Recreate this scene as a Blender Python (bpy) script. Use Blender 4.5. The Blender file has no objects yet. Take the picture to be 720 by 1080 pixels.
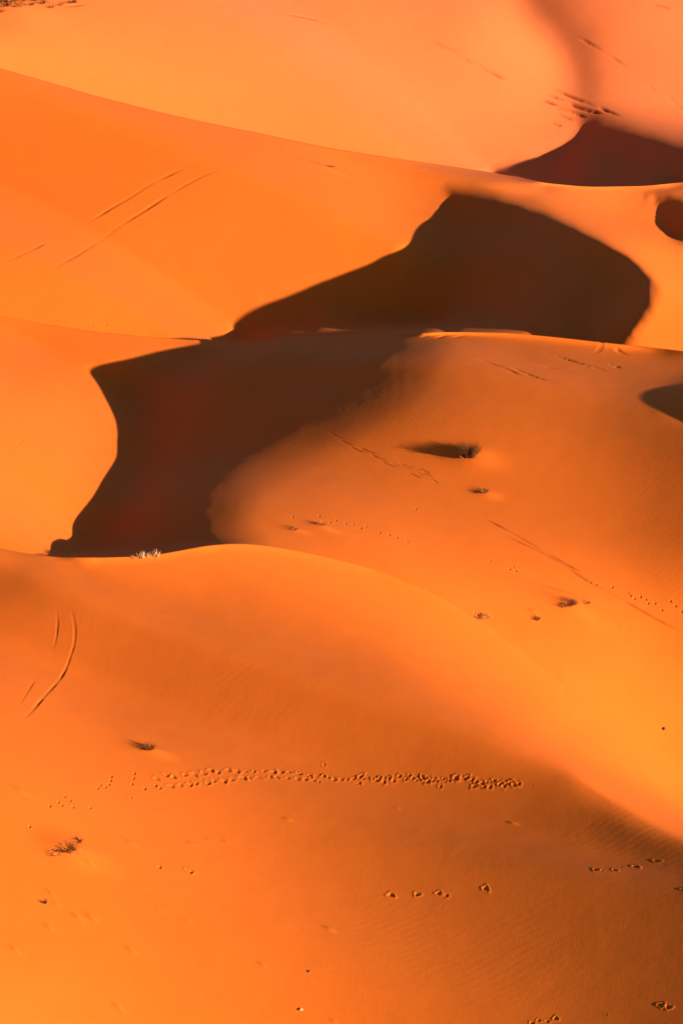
import bpy, bmesh, math, random
import numpy as np
from mathutils import Vector

random.seed(7)
RNG = np.random.default_rng(11)
scene = bpy.context.scene
COL = scene.collection

# ------------------------------------------------------------------ the lie of the land
# Surveyed ground: distance-from-the-viewpoint samples of four dune slopes on a fan of
# 161 bearings.  Row blocks: far dune, back dune, middle dune, near dune.
HEIGHTS = [
    210302,-210142,-9,-10,-10,-11,-9,-11,-8,-7,-8,-5,-4,-3,-3,0,0,1,1,4,11,-7,16,7,7,11,11,14,14,18,21,27,33,42,54,66,83,97,115,126,136,135,128,108,77,34,-11,-76,-130,
    -182,-216,-230,-222,-201,-107,-64,-13,15,24,24,22,15,11,6,1,3,2,3,10,11,-11,53,-11,22,27,24,30,29,29,33,28,21,16,4,-8,-21,-37,-48,-62,-64,-54,-75,-37,-34,-21,-2,-10,
    7,2,2,1,0,-3,-6,-4,-7,-7,-6,-7,-6,-6,-7,-5,-5,-5,-2,-3,1,-1,1,9,-7,11,4,4,6,6,6,5,6,6,5,5,5,4,5,3,3,3,3,2,2,1,2,0,0,1,0,-1,1,-1,0,0,0,-1,0,1,-2,1,-1,0,209800,-209638,
    -11,-10,-9,-10,-11,-9,-9,-10,-7,-8,-5,-5,-4,-2,-1,0,0,2,9,-5,12,6,7,10,11,10,13,14,16,18,23,28,35,46,58,73,89,105,121,132,138,134,120,95,64,9,-42,-96,-149,-188,-216,
    -238,-177,-153,-104,-51,-17,6,15,20,18,15,10,7,3,3,5,7,-11,35,-7,15,17,17,23,24,26,31,32,29,29,24,17,6,-3,-19,-31,-44,-40,-75,-50,-55,-49,-29,-34,-11,-11,-4,-1,-1,0,
    -2,-3,-4,-6,-7,-8,-7,-9,-7,-8,-7,-5,-4,-2,0,0,1,8,-3,10,5,5,8,6,6,8,5,7,5,7,4,6,5,3,5,2,3,3,2,2,1,1,1,0,0,0,0,0,-1,-1,0,0,-1,-1,0,0,-1,-1,209292,-209127,-12,-12,-9,
    -10,-9,-10,-10,-9,-9,-9,-6,-7,-4,-5,-2,-1,0,-1,8,-6,10,6,6,9,10,10,11,12,13,15,16,19,24,30,39,49,65,80,96,113,127,136,137,128,113,78,38,-10,-61,-114,-166,-219,-190,
    -202,-179,-129,-82,-44,-16,5,11,16,14,12,9,4,5,7,-12,28,-9,11,10,12,15,18,20,25,27,29,31,31,27,25,18,8,-3,-16,-13,-54,-37,-53,-56,-43,-57,-32,-30,-23,-13,-8,-5,-4,-1,
    -4,-5,-6,-9,-9,-9,-9,-11,-8,-7,-5,-2,-1,1,2,7,-1,10,6,7,8,8,7,7,6,8,6,6,6,6,5,4,5,3,3,3,2,2,1,3,1,0,0,-1,1,-1,0,-1,-1,0,-2,0,0,-2,0,-1,208774,-208602,-16,-13,-11,-10,
    -8,-11,-9,-9,-10,-10,-7,-7,-7,-5,-3,-3,-2,-1,6,-7,10,3,6,8,9,10,10,11,12,12,13,16,16,21,24,34,42,55,69,86,103,120,132,135,139,121,99,65,25,-28,-89,-160,-153,-201,
    -214,-184,-152,-112,-71,-36,-11,3,11,12,12,8,7,8,-9,22,-8,7,7,7,9,12,14,17,22,22,26,28,30,29,29,25,18,10,13,-28,-9,-33,-44,-35,-66,-41,-47,-41,-33,-25,-18,-13,-5,-7,
    -4,-7,-9,-9,-12,-11,-12,-11,-10,-5,-4,-1,2,2,8,0,11,6,10,8,9,8,7,8,6,8,6,6,7,6,4,4,4,3,3,3,1,3,1,3,-1,1,0,-1,0,0,-1,-1,0,-2,0,-1,-1,-2,0,208240,-208056,-21,-16,-14,
    -10,-10,-9,-9,-10,-10,-9,-9,-8,-8,-5,-5,-4,-2,-4,6,-9,8,3,6,6,8,9,10,11,10,12,12,12,15,14,18,22,27,34,46,59,74,92,111,123,138,138,133,118,94,52,-4,-79,-81,-153,-199,
    -198,-191,-172,-138,-99,-60,-28,-7,5,10,9,10,9,-7,23,-10,7,4,5,6,7,9,12,14,15,19,21,24,26,30,29,27,25,33,-5,17,-7,-17,-13,-54,-30,-48,-49,-47,-44,-36,-30,-21,-15,-10,
    -9,-9,-12,-13,-14,-14,-15,-11,-8,-5,-1,2,3,10,0,13,7,11,10,9,9,8,8,7,7,7,7,6,6,5,4,4,3,3,2,2,2,3,2,0,0,1,-1,0,0,0,-1,-1,-1,-1,-1,-1,-1,-2,207683,-207480,-28,-21,-16,
    -14,-10,-10,-9,-10,-10,-9,-10,-8,-8,-6,-6,-5,-4,-4,4,-9,6,3,3,7,7,8,9,10,9,12,11,12,12,13,14,16,19,22,28,36,48,63,81,97,118,130,139,143,134,113,71,5,7,-75,-140,-165,
    -185,-195,-188,-161,-126,-86,-48,-20,-3,5,10,11,-5,23,-8,7,3,3,4,5,6,9,8,10,12,13,16,20,21,26,26,27,39,10,34,15,9,13,-28,-7,-28,-38,-43,-47,-48,-50,-39,-36,-26,-19,
    -16,-12,-17,-17,-19,-17,-16,-11,-5,-1,3,4,11,3,14,9,12,11,11,9,9,7,8,8,6,7,6,7,5,4,2,4,2,3,2,1,3,2,0,1,0,1,-1,0,0,0,-1,-1,-1,-1,0,-3,-1,207096,-206869,-32,-28,-21,
    -17,-14,-11,-9,-10,-10,-9,-10,-9,-8,-7,-7,-5,-5,-4,2,-10,6,1,4,5,6,8,8,8,9,10,11,11,11,13,13,13,16,15,18,21,29,39,51,67,89,103,122,139,146,143,122,75,90,11,-56,-94,
    -135,-171,-194,-195,-182,-152,-111,-73,-37,-14,1,9,-2,24,-6,7,5,2,3,4,5,5,7,6,7,7,10,11,14,17,19,21,34,14,37,26,24,33,-2,20,-1,-12,-20,-29,-40,-49,-51,-55,-51,-43,
    -33,-22,-22,-23,-24,-24,-21,-14,-7,0,6,7,13,6,14,12,13,13,11,10,10,7,9,6,7,7,7,6,5,3,3,2,2,3,1,1,3,0,2,1,0,0,0,1,0,-1,0,0,-2,0,-1,-2,-2,206475,-206220,-36,-31,-29,
    -21,-18,-14,-11,-10,-10,-10,-10,-9,-8,-8,-6,-7,-4,-7,3,-10,4,0,4,5,5,8,6,7,9,8,10,10,11,11,13,13,13,13,14,14,18,22,30,40,58,71,92,113,132,144,142,116,149,87,30,-5,
    -57,-108,-152,-184,-198,-194,-173,-139,-99,-59,-28,-4,-5,22,-2,10,6,2,3,3,4,5,4,5,4,4,5,6,8,9,10,14,22,12,29,25,27,38,16,35,21,16,10,1,-10,-25,-38,-53,-66,-66,-61,
    -48,-38,-35,-35,-32,-30,-18,-10,4,9,11,14,11,14,15,14,15,13,11,9,9,8,6,8,6,8,5,4,3,2,2,2,1,1,0,2,0,2,0,1,0,1,0,1,-1,0,0,-1,0,-1,-2,-3,205824,-205543,-35,-34,-33,-27,
    -22,-18,-15,-11,-12,-10,-10,-9,-8,-9,-6,-7,-6,-5,1,-11,5,0,3,4,7,5,7,6,7,8,8,9,9,11,11,13,12,13,11,12,12,15,17,23,33,43,60,80,100,121,133,128,173,134,99,74,29,-23,
    -79,-127,-166,-192,-198,-189,-162,-125,-82,-43,-23,8,-2,10,7,3,5,2,4,5,3,4,3,2,3,3,3,4,6,6,12,7,18,17,21,31,20,36,30,32,32,28,25,11,-1,-25,-47,-69,-78,-79,-72,-60,
    -53,-46,-40,-28,-11,4,12,15,16,13,17,16,17,17,14,12,11,10,8,7,7,7,7,5,4,3,0,2,0,1,0,0,-1,0,0,2,0,1,0,2,-1,1,-1,1,-1,0,-1,-1,-4,205150,-204850,-30,-32,-34,-31,-28,-24,
    -17,-16,-13,-11,-11,-9,-10,-7,-8,-7,-5,-6,1,-12,5,0,3,5,6,6,6,6,6,6,8,7,8,9,10,12,11,11,11,11,10,11,12,14,19,24,35,48,67,87,106,114,161,146,136,129,98,58,8,-47,-99,
    -142,-175,-193,-192,-174,-144,-101,-75,-30,-19,-1,4,5,6,5,4,4,5,2,2,2,2,0,2,2,2,1,6,2,10,8,13,19,15,28,26,33,38,44,47,45,39,18,-8,-39,-69,-93,-101,-95,-80,-67,-53,
    -37,-17,-2,8,14,18,16,19,19,19,19,16,14,14,11,9,7,9,6,8,5,5,1,0,0,0,-1,0,-1,-4,-1,0,1,0,2,0,0,2,-1,1,0,-1,1,-1,-2,-3,204466,-204158,-21,-26,-31,-33,-32,-27,-24,-20,
    -15,-15,-11,-11,-9,-8,-9,-6,-7,-6,1,-11,4,1,3,7,5,7,5,6,6,5,6,7,7,6,10,8,11,11,8,10,9,10,9,11,12,14,21,27,41,54,74,82,127,130,138,151,139,117,81,37,-14,-66,-112,-151,
    -179,-186,-179,-153,-140,-77,-67,-32,-12,-3,3,6,6,5,4,3,2,0,2,0,0,0,0,0,2,-1,4,3,5,11,7,17,17,25,32,42,54,61,66,56,37,7,-34,-76,-109,-119,-107,-90,-68,-50,-30,-15,-2,
    8,15,15,24,19,21,21,18,18,17,13,12,8,9,9,7,8,4,1,1,-2,-2,-1,-2,-2,-6,-2,-2,1,0,1,1,0,2,-1,1,0,-1,1,-1,-2,-2,203790,-203490,-7,-17,-25,-29,-33,-30,-28,-25,-21,-17,-14,
    -12,-11,-9,-8,-7,-8,-6,1,-11,4,1,5,7,7,6,7,5,6,5,5,6,5,6,7,8,8,9,8,7,8,8,9,8,10,10,14,16,24,31,46,51,87,97,117,139,147,145,129,101,64,17,-31,-81,-125,-157,-173,-172,
    -185,-116,-126,-79,-55,-29,-12,-2,4,6,5,4,1,1,0,0,-1,0,-1,-2,0,-3,2,-1,2,5,1,8,10,15,20,33,46,57,71,76,70,50,14,-36,-84,-116,-122,-107,-89,-66,-48,-31,-15,-4,8,8,22,
    21,23,23,22,20,21,15,15,10,10,11,9,10,5,2,0,-2,-2,-2,-3,-3,-8,-4,-3,0,-1,1,0,0,1,1,-1,1,-1,1,-1,-1,-2,203137,-202858,4,-4,-15,-22,-28,-32,-30,-28,-27,-21,-18,-15,-12,
    -11,-9,-7,-8,-7,-1,-10,5,2,5,9,7,8,7,6,6,4,6,4,5,4,6,7,7,6,5,6,7,5,9,6,9,8,10,13,14,19,27,28,53,63,83,109,129,140,144,137,117,86,46,0,-51,-95,-128,-151,-193,-124,
    -170,-128,-103,-77,-50,-26,-9,0,4,4,2,1,0,-1,0,-2,-1,-3,-2,-4,1,-2,-1,2,-1,4,4,8,12,21,30,43,59,73,80,77,56,15,-36,-84,-111,-119,-107,-84,-64,-47,-33,-22,-1,1,13,20,
    25,26,25,24,22,18,15,14,11,12,12,11,8,4,1,-1,-2,-2,-3,-5,-9,-6,-4,-1,-2,0,-1,0,0,-1,1,0,-1,1,-1,-1,-1,202518,-202271,15,6,-3,-12,-21,-27,-29,-31,-30,-27,-22,-18,-15,
    -13,-11,-9,-7,-9,-2,-7,2,4,7,10,8,9,8,7,5,5,5,5,3,5,4,6,5,4,5,3,3,6,5,5,8,7,8,11,11,13,16,15,30,37,51,74,95,115,132,139,140,126,105,70,26,-18,-59,-100,-160,-99,-181,
    -151,-142,-124,-98,-69,-44,-21,-7,-1,1,2,0,-1,0,-2,-2,-4,-2,-5,-1,-3,-1,1,-3,3,2,5,6,13,18,26,40,54,68,81,78,57,19,-30,-78,-110,-115,-101,-76,-62,-50,-41,-22,-8,6,16,
    26,29,28,27,22,19,17,13,12,14,14,12,11,6,4,2,0,-1,-3,-4,-11,-8,-4,-3,-3,-1,-2,-1,0,-2,-1,-1,-1,1,-1,0,-2,201939,-201728,20,14,8,-2,-10,-19,-25,-30,-30,-31,-26,-24,
    -18,-16,-13,-11,-8,-10,-3,-8,4,4,8,11,11,10,8,7,6,6,5,4,3,5,3,5,4,4,1,2,2,3,3,3,7,4,8,9,10,10,11,9,19,19,28,46,60,81,102,120,131,139,133,117,88,53,17,-30,-101,-46,
    -157,-145,-150,-150,-138,-115,-89,-61,-37,-20,-7,-3,1,-1,0,-2,-2,-5,-3,-5,-1,-4,-2,1,-4,2,2,2,7,7,12,17,22,31,46,62,75,76,60,25,-24,-74,-101,-108,-92,-77,-66,-56,-41,
    -24,-3,10,25,31,31,29,23,19,15,13,11,13,15,14,13,9,8,5,4,1,0,-3,-10,-8,-7,-5,-3,-2,-3,-2,-1,-3,-1,-3,-1,-2,0,-1,-2,201402,-201228,22,18,15,7,1,-9,-17,-23,-30,-30,-30,
    -28,-22,-20,-17,-13,-11,-10,-5,-8,4,6,9,13,11,11,10,6,8,5,5,5,4,2,5,4,3,3,0,1,-1,2,0,3,2,5,5,7,9,9,9,6,14,10,16,25,35,51,68,87,107,123,134,134,125,106,81,40,-30,21,
    -106,-109,-128,-149,-151,-144,-127,-104,-81,-56,-35,-17,-7,-3,0,-2,-2,-5,-2,-7,-1,-3,-3,0,-4,2,-1,4,3,8,10,13,14,19,23,33,51,67,73,62,29,-14,-61,-90,-102,-96,-83,-71,
    -54,-41,-15,3,22,31,34,30,24,17,14,9,10,12,13,15,13,13,9,10,7,7,3,0,-6,-7,-8,-6,-6,-3,-3,-3,-1,-3,-3,-3,-2,-4,-2,-2,-2,200903,-200762,20,18,19,14,8,1,-6,-16,-23,-28,
    -29,-30,-27,-24,-20,-18,-13,-12,-7,-8,4,7,12,12,14,11,10,8,6,6,6,4,5,2,4,5,3,1,0,-1,-1,-1,0,-1,2,2,3,6,7,7,8,5,10,8,10,14,20,29,41,55,75,93,114,126,133,132,122,97,36,
    89,-43,-53,-83,-118,-139,-144,-146,-131,-119,-99,-77,-50,-29,-14,-7,-3,-2,-5,-2,-6,-1,-3,-3,-1,-4,0,0,2,2,7,9,12,15,16,12,10,22,41,57,66,61,38,-1,-49,-81,-102,-102,
    -87,-70,-56,-29,-6,17,32,35,31,24,16,10,8,7,10,11,14,12,12,12,11,10,11,8,4,3,-4,-7,-8,-7,-6,-3,-3,-2,-3,-2,-3,-3,-5,-3,-3,-4,200438,-200325,16,17,17,18,13,9,3,-7,-14,
    -22,-25,-29,-29,-26,-26,-21,-17,-16,-8,-9,5,8,13,15,12,13,10,7,7,6,6,4,5,3,3,5,3,2,-1,-2,-2,-2,-1,-2,0,0,1,4,4,7,6,2,10,6,7,11,11,18,22,32,45,63,83,101,119,130,137,
    131,84,144,19,12,-25,-68,-100,-122,-137,-136,-138,-131,-116,-92,-66,-44,-23,-12,-7,-5,-2,-6,-2,-3,-1,-2,-4,0,-1,-1,3,5,9,10,15,12,10,10,9,11,29,43,58,60,44,8,-36,-75,
    -101,-107,-89,-73,-43,-17,13,31,36,33,23,13,9,6,6,6,11,11,10,10,9,11,11,12,10,10,14,3,-5,-8,-9,-7,-4,-4,-2,-2,-2,-2,-3,-3,-5,-3,-5,200002,-199913,13,14,16,16,15,13,
    10,1,-5,-14,-18,-24,-27,-28,-27,-25,-23,-19,-11,-10,7,8,15,15,13,13,8,8,7,6,5,4,5,3,5,4,3,2,-2,-1,-2,-4,-1,-3,-2,-1,0,2,2,5,3,2,8,3,7,7,11,10,13,19,25,37,52,72,90,
    110,129,137,110,176,70,70,35,-7,-47,-78,-105,-118,-134,-142,-139,-127,-105,-81,-58,-35,-20,-11,-5,-8,-2,-3,-2,-1,-4,1,-3,-1,2,4,7,10,11,9,10,10,7,8,7,16,31,48,56,43,
    14,-26,-73,-105,-103,-92,-58,-27,7,30,39,33,25,14,7,2,4,5,7,9,8,6,7,6,10,10,10,11,24,12,0,-7,-8,-7,-6,-5,-2,-3,-1,-1,-2,-1,-3,-3,-5,199593,-199524,10,11,13,14,15,15,
    11,7,3,-6,-11,-16,-22,-25,-26,-28,-27,-24,-13,-10,5,12,14,16,12,12,8,7,6,5,6,4,4,4,4,5,4,1,0,-3,-2,-3,-3,-3,-2,-3,0,0,1,2,3,-1,5,2,5,7,7,9,9,12,14,20,31,43,61,81,102,
    123,113,180,101,113,89,50,13,-21,-56,-80,-110,-132,-141,-143,-131,-116,-95,-71,-47,-30,-14,-13,-4,-6,-4,-1,-3,-1,-1,0,0,3,6,8,7,8,8,9,8,6,7,4,9,19,35,45,38,14,-27,
    -76,-97,-102,-72,-38,2,30,43,38,30,16,6,0,0,0,3,6,4,4,3,5,4,7,7,9,28,17,6,-3,-4,-7,-5,-6,-4,-4,-2,0,1,-1,0,-1,-2,199208,-199157,8,9,11,12,12,14,12,9,7,1,-5,-8,-15,
    -18,-24,-26,-28,-27,-16,-13,8,11,15,13,13,10,7,6,5,6,3,5,4,3,5,4,5,2,0,-3,-2,-3,-2,-5,-1,-4,-1,0,0,0,1,-1,1,2,1,5,7,6,9,7,10,11,18,24,36,52,71,96,95,162,109,134,124,
    97,71,40,2,-28,-69,-103,-127,-138,-139,-134,-123,-106,-82,-62,-35,-26,-13,-9,-7,-5,-5,0,-2,0,1,1,6,4,4,8,7,7,7,7,6,6,3,0,10,20,30,26,5,-39,-69,-97,-75,-46,-2,32,48,
    46,34,21,11,2,-2,-4,-1,-2,-2,0,-1,3,2,4,2,4,24,17,10,4,-1,-1,-5,-5,-6,-6,-3,-2,0,1,3,2,1,198846,-198811,7,7,9,10,11,11,11,10,7,4,1,-2,-8,-11,-17,-22,-27,-26,-17,-13,
    7,10,13,12,11,8,7,4,4,4,5,2,5,2,6,4,5,3,-1,-1,-2,-3,-4,-2,-3,-3,-2,0,-1,0,0,-3,1,-2,1,2,4,5,7,5,8,8,10,15,19,29,45,63,69,127,98,133,134,126,115,94,64,33,-15,-62,-96,
    -117,-130,-135,-133,-127,-114,-95,-68,-52,-28,-19,-13,-8,-11,-4,-4,0,0,2,3,2,4,4,7,6,6,6,7,7,4,-1,-4,-2,8,13,6,-17,-43,-74,-65,-43,-3,33,49,49,39,26,18,10,3,-1,-1,-7,
    -9,-8,-7,-4,1,2,0,2,13,13,9,8,5,3,-1,-3,-5,-7,-6,-6,-3,0,3,3,5,198506,-198486,6,7,7,8,10,9,10,8,8,5,2,1,-2,-5,-9,-15,-20,-23,-16,-13,5,8,11,9,9,6,6,2,4,4,2,3,4,2,5,5,
    5,3,0,0,-3,-2,-3,-3,-3,-2,-2,-2,1,-1,0,-4,-1,-2,-1,1,1,3,4,4,5,7,7,10,10,16,24,38,41,88,74,111,124,131,136,132,117,95,47,-6,-52,-85,-107,-120,-127,-132,-129,-121,-98,
    -89,-52,-39,-24,-14,-17,-11,-8,-6,-2,1,1,2,2,3,6,4,5,6,7,7,6,1,-6,-7,-7,-5,-8,-20,-34,-54,-48,-31,-2,29,47,46,43,31,25,20,15,9,5,-1,-10,-14,-15,-13,-8,-2,-1,0,5,7,9,
    7,9,5,4,1,-2,-7,-8,-9,-8,-4,-1,1,5,198186,-198179,6,5,6,7,8,8,9,8,6,5,3,2,0,0,-3,-8,-10,-17,-11,-13,4,4,7,7,6,5,3,3,2,3,2,2,3,3,4,4,7,2,1,0,-2,-2,-3,-2,-3,-2,-2,-1,0,
    0,-1,-5,0,-2,-3,-1,1,1,2,0,4,3,6,7,7,9,12,20,21,53,47,80,97,114,132,144,149,144,110,62,4,-39,-72,-94,-110,-120,-129,-131,-115,-122,-85,-67,-46,-26,-24,-14,-17,-13,
    -10,-5,-1,1,2,2,4,3,5,4,6,7,6,1,-2,-4,-8,-12,-18,-29,-35,-48,-50,-35,3,29,39,44,43,37,35,31,28,23,18,9,0,-11,-17,-19,-19,-14,-9,-4,1,3,6,6,8,8,6,5,1,-3,-6,-12,-10,
    -12,-7,-5,-1,197883,-197886,4,4,6,5,6,8,7,8,6,4,3,3,2,1,0,0,-3,-7,-6,-10,1,1,3,5,3,3,3,1,2,1,3,1,2,2,4,6,4,4,0,1,-1,-2,-2,-2,-3,-2,-1,-1,0,0,0,-5,-1,-3,-2,-1,0,-1,0,
    0,0,1,2,5,4,6,7,11,7,31,24,48,64,85,106,130,152,168,157,124,73,23,-22,-57,-82,-100,-113,-126,-116,-141,-110,-100,-79,-50,-39,-19,-19,-19,-19,-16,-10,-3,1,1,3,2,3,3,4,
    4,4,3,1,-1,-1,-9,-18,-30,-33,-52,-79,-42,-2,17,30,43,44,41,46,46,43,42,33,25,14,2,-10,-18,-22,-24,-24,-18,-10,-3,0,4,6,8,8,8,8,2,-2,-8,-11,-15,-15,-14,-9,197596,
    -197607,2,4,3,6,4,6,7,7,6,4,4,3,3,2,2,4,3,1,0,-6,-1,-1,0,2,1,1,2,1,0,2,1,1,2,2,3,6,4,3,2,0,-1,-1,-1,-3,0,-3,-2,1,0,0,-1,-4,0,-4,-2,-1,-1,0,-1,-1,-2,-1,-1,1,2,2,5,6,3,
    16,10,26,34,52,73,98,128,158,173,164,135,92,47,-3,-40,-69,-90,-106,-106,-141,-117,-125,-113,-84,-71,-36,-24,-19,-21,-21,-21,-15,-9,-2,2,0,1,-1,2,2,2,3,1,2,2,-1,-11,
    -23,-28,-52,-86,-69,-43,-10,31,53,40,38,48,57,60,59,56,48,36,20,8,-4,-15,-21,-34,-41,-39,-27,-14,-1,5,10,13,14,15,13,9,4,-4,-12,-18,-20,-17,197322,-197339,1,2,3,4,3,
    6,4,7,4,6,4,5,5,3,4,5,6,6,6,-3,0,-4,-2,0,-1,1,0,0,0,1,1,1,2,1,4,4,4,4,1,1,-2,0,-1,-1,-1,-2,-1,1,0,0,0,-4,-1,-2,-4,0,-1,0,-1,-2,-2,-2,-3,-2,-2,0,1,5,-2,12,3,11,17,26,
    41,61,90,124,153,168,169,148,114,68,23,-19,-54,-79,-84,-125,-109,-131,-132,-115,-116,-71,-48,-25,-18,-20,-22,-23,-18,-13,-8,-5,-4,-2,-2,1,0,0,0,2,4,3,-5,-15,-17,-33,
    -84,-130,-75,-8,26,41,25,28,40,57,67,72,77,75,65,50,39,24,7,-13,-41,-68,-78,-65,-37,-12,7,15,19,25,26,35,31,29,22,10,-5,-15,-18,197060,-197083,2,1,2,2,4,2,5,5,3,5,6,
    6,6,8,5,6,7,8,10,-2,1,-4,-4,-2,-1,0,-1,0,-1,1,1,1,0,3,2,5,4,3,1,1,-2,1,-2,0,-1,-1,0,1,0,2,-1,-4,0,-3,-3,-1,0,-1,-1,-2,-3,-3,-2,-3,-3,-3,-3,2,-2,7,0,5,8,11,19,32,51,
    82,110,140,160,170,160,134,92,50,5,-33,-55,-92,-90,-118,-131,-127,-153,-114,-95,-57,-29,-16,-15,-21,-21,-23,-18,-13,-10,-9,-5,-4,-1,-3,-2,1,4,2,-2,-10,6,-26,-109,
    -182,-44,5,12,8,8,15,23,37,52,67,82,90,88,83,77,69,46,12,-33,-87,-115,-102,-62,-20,6,19,28,32,38,47,60,71,71,59,36,16,3,196806,-196832,0,2,1,2,2,2,3,3,3,4,4,8,8,10,
    10,9,6,9,10,-1,0,-5,-3,-2,-2,0,-2,0,-1,0,1,1,1,1,3,4,5,2,2,-1,0,-1,-1,0,0,-1,0,2,1,2,0,-4,0,-3,-3,0,-1,-1,-2,-2,-4,-2,-3,-3,-4,-2,-4,-2,-4,4,-1,2,4,4,8,14,26,44,65,
    92,124,148,167,168,150,118,76,29,-1,-41,-59,-90,-106,-122,-163,-143,-146,-112,-73,-34,-12,-11,-14,-23,-24,-21,-19,-14,-11,-8,-6,-5,-5,0,2,3,9,-3,-6,-80,-136,-167,5,
    29,11,-3,-8,3,-5,4,18,39,62,76,87,95,107,105,86,48,-9,-73,-118,-115,-73,-27,5,20,28,32,44,61,93,122,140,131,103,66,28,196559,-196588,1,1,1,1,2,1,2,1,3,2,4,6,9,12,14,
    13,9,9,8,-3,-1,-5,-4,0,-2,-1,-1,-1,-2,1,2,-1,2,1,2,4,5,3,0,0,0,-1,0,-2,1,-1,1,2,2,2,1,-3,-1,-3,-2,-1,-1,-2,-1,-2,-4,-3,-3,-3,-3,-4,-3,-3,-6,3,-4,2,0,3,3,7,12,21,32,
    49,72,104,135,159,170,163,137,98,67,18,-4,-37,-67,-97,-138,-148,-169,-168,-138,-91,-41,-12,-2,-11,-21,-26,-24,-21,-15,-12,-9,-10,-7,-4,13,9,11,-28,-88,-177,-121,-79,
    62,76,39,-1,-20,-12,-32,-35,-20,2,25,42,57,80,102,112,99,75,28,-29,-79,-86,-61,-25,2,16,19,23,35,64,113,168,207,214,183,128,65,196317,-196347,1,0,1,0,1,2,1,1,1,2,3,5,
    6,12,16,18,15,10,4,-5,-3,-5,-3,-1,0,-1,-1,-2,0,-1,0,1,1,1,3,5,4,3,1,0,-1,0,-2,1,-2,1,0,2,4,1,2,-3,-1,-2,-3,0,-2,-1,-1,-4,-2,-3,-3,-4,-3,-4,-4,-3,-6,2,-4,0,0,0,3,3,7,
    12,14,21,33,53,84,117,147,167,167,149,134,78,61,25,-9,-42,-88,-119,-156,-186,-191,-165,-114,-55,-11,1,-6,-20,-29,-25,-18,-14,-11,-9,-1,0,9,-10,-56,-95,-149,-244,-75,
    32,147,146,82,11,-33,-33,-61,-72,-56,-27,-4,9,25,44,66,80,83,76,58,19,-17,-35,-30,-13,3,7,7,5,15,49,108,185,248,275,248,185,96,196078,-196108,0,-1,1,-1,2,0,2,1,1,1,2,
    5,5,7,15,23,22,8,0,-2,-4,-5,-2,-2,0,-1,-2,-1,-1,-1,0,1,1,2,3,5,4,3,2,-1,0,-1,0,-2,1,-1,0,4,2,3,0,0,-2,-2,-3,0,-2,0,-2,-2,-4,-2,-4,-3,-4,-4,-5,-2,-8,4,-6,1,-1,0,1,3,5,
    8,10,8,11,19,38,62,97,130,157,165,173,127,123,86,51,26,-22,-55,-103,-155,-194,-210,-196,-144,-72,-19,2,-3,-21,-25,-20,-13,-11,-3,2,-17,-48,-71,-122,-156,-180,-251,-5,
    139,242,230,129,25,-49,-63,-96,-112,-80,-38,-6,7,7,7,16,28,45,59,65,51,30,9,2,1,2,1,-6,-13,-10,18,78,162,242,288,274,207,111,195844,-195876,0,-1,-1,1,0,2,1,0,2,1,2,4,
    5,6,10,22,28,7,1,-2,-4,-2,-4,-1,-1,-2,-1,-2,-1,-1,1,0,2,1,3,6,4,4,1,0,0,-2,0,0,-2,1,0,3,3,3,1,-1,-1,-2,-2,-1,-1,-1,-1,-3,-3,-3,-3,-4,-3,-6,-3,-4,-7,2,-4,0,0,-1,1,2,5,
    7,8,6,4,4,10,21,44,74,110,142,172,153,166,132,100,87,41,21,-26,-76,-136,-188,-229,-224,-180,-106,-36,7,4,-9,-26,-18,-32,-20,-26,-53,-99,-131,-163,-181,-171,-203,67,
    217,320,300,169,37,-67,-97,-138,-148,-94,-20,35,46,15,-23,-38,-29,0,34,53,59,47,30,16,4,0,-8,-19,-29,-31,-12,36,114,195,247,243,186,99,195611,-195645,-1,-1,0,0,0,2,0,
    2,1,0,3,3,5,6,7,17,34,6,3,-3,-1,-4,-2,-1,-3,0,-2,-3,-1,0,0,0,2,1,4,5,6,3,2,-1,0,0,-2,0,-1,0,2,1,4,3,1,-1,0,-2,-2,-1,0,-1,-2,-2,-3,-4,-2,-5,-3,-5,-4,-5,-5,0,-3,0,-1,
    -1,1,2,5,8,7,5,4,1,1,3,9,24,51,87,134,145,179,157,137,131,80,81,49,17,-37,-100,-175,-224,-266,-237,-137,-33,-5,-14,-72,-34,-44,-43,-43,-76,-133,-155,-158,-156,-127,
    -123,120,239,331,334,184,49,-79,-133,-174,-179,-88,38,128,128,50,-45,-97,-94,-49,0,34,45,40,26,10,-2,-13,-22,-33,-40,-41,-25,14,73,137,173,166,127,67,195379,-195415,
    -3,0,0,0,1,1,0,2,0,1,2,4,4,6,6,11,36,10,2,-2,-2,-1,-3,-1,-2,-1,-2,-3,-2,0,0,0,2,2,3,6,6,4,1,0,-1,0,-1,0,-1,-1,2,2,4,3,1,0,0,-3,-1,0,-1,-1,-1,-3,-2,-4,-3,-4,-4,-4,-6,
    -3,-7,2,-5,1,-2,0,0,2,5,8,7,6,2,3,0,3,-1,0,4,26,68,104,152,160,157,155,102,120,95,79,48,15,-33,-123,-246,-297,-238,-244,-195,-128,-110,23,27,-39,-14,-61,-139,-137,
    -97,-86,-59,-40,120,176,230,295,177,64,-73,-156,-199,-192,-56,138,272,255,107,-67,-167,-170,-111,-44,1,20,19,7,-8,-20,-31,-41,-45,-45,-33,-9,29,69,97,102,84,60,29,
    195148,-195188,-1,-1,0,0,1,0,2,1,0,1,1,4,5,5,6,5,36,13,4,-4,1,-2,-1,-1,-3,-1,-2,-4,-1,-1,0,1,1,1,5,6,6,4,2,-1,0,0,-1,-1,-1,0,2,2,3,4,2,-2,2,-3,-1,-1,1,-1,-2,-2,-3,-3,
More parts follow.
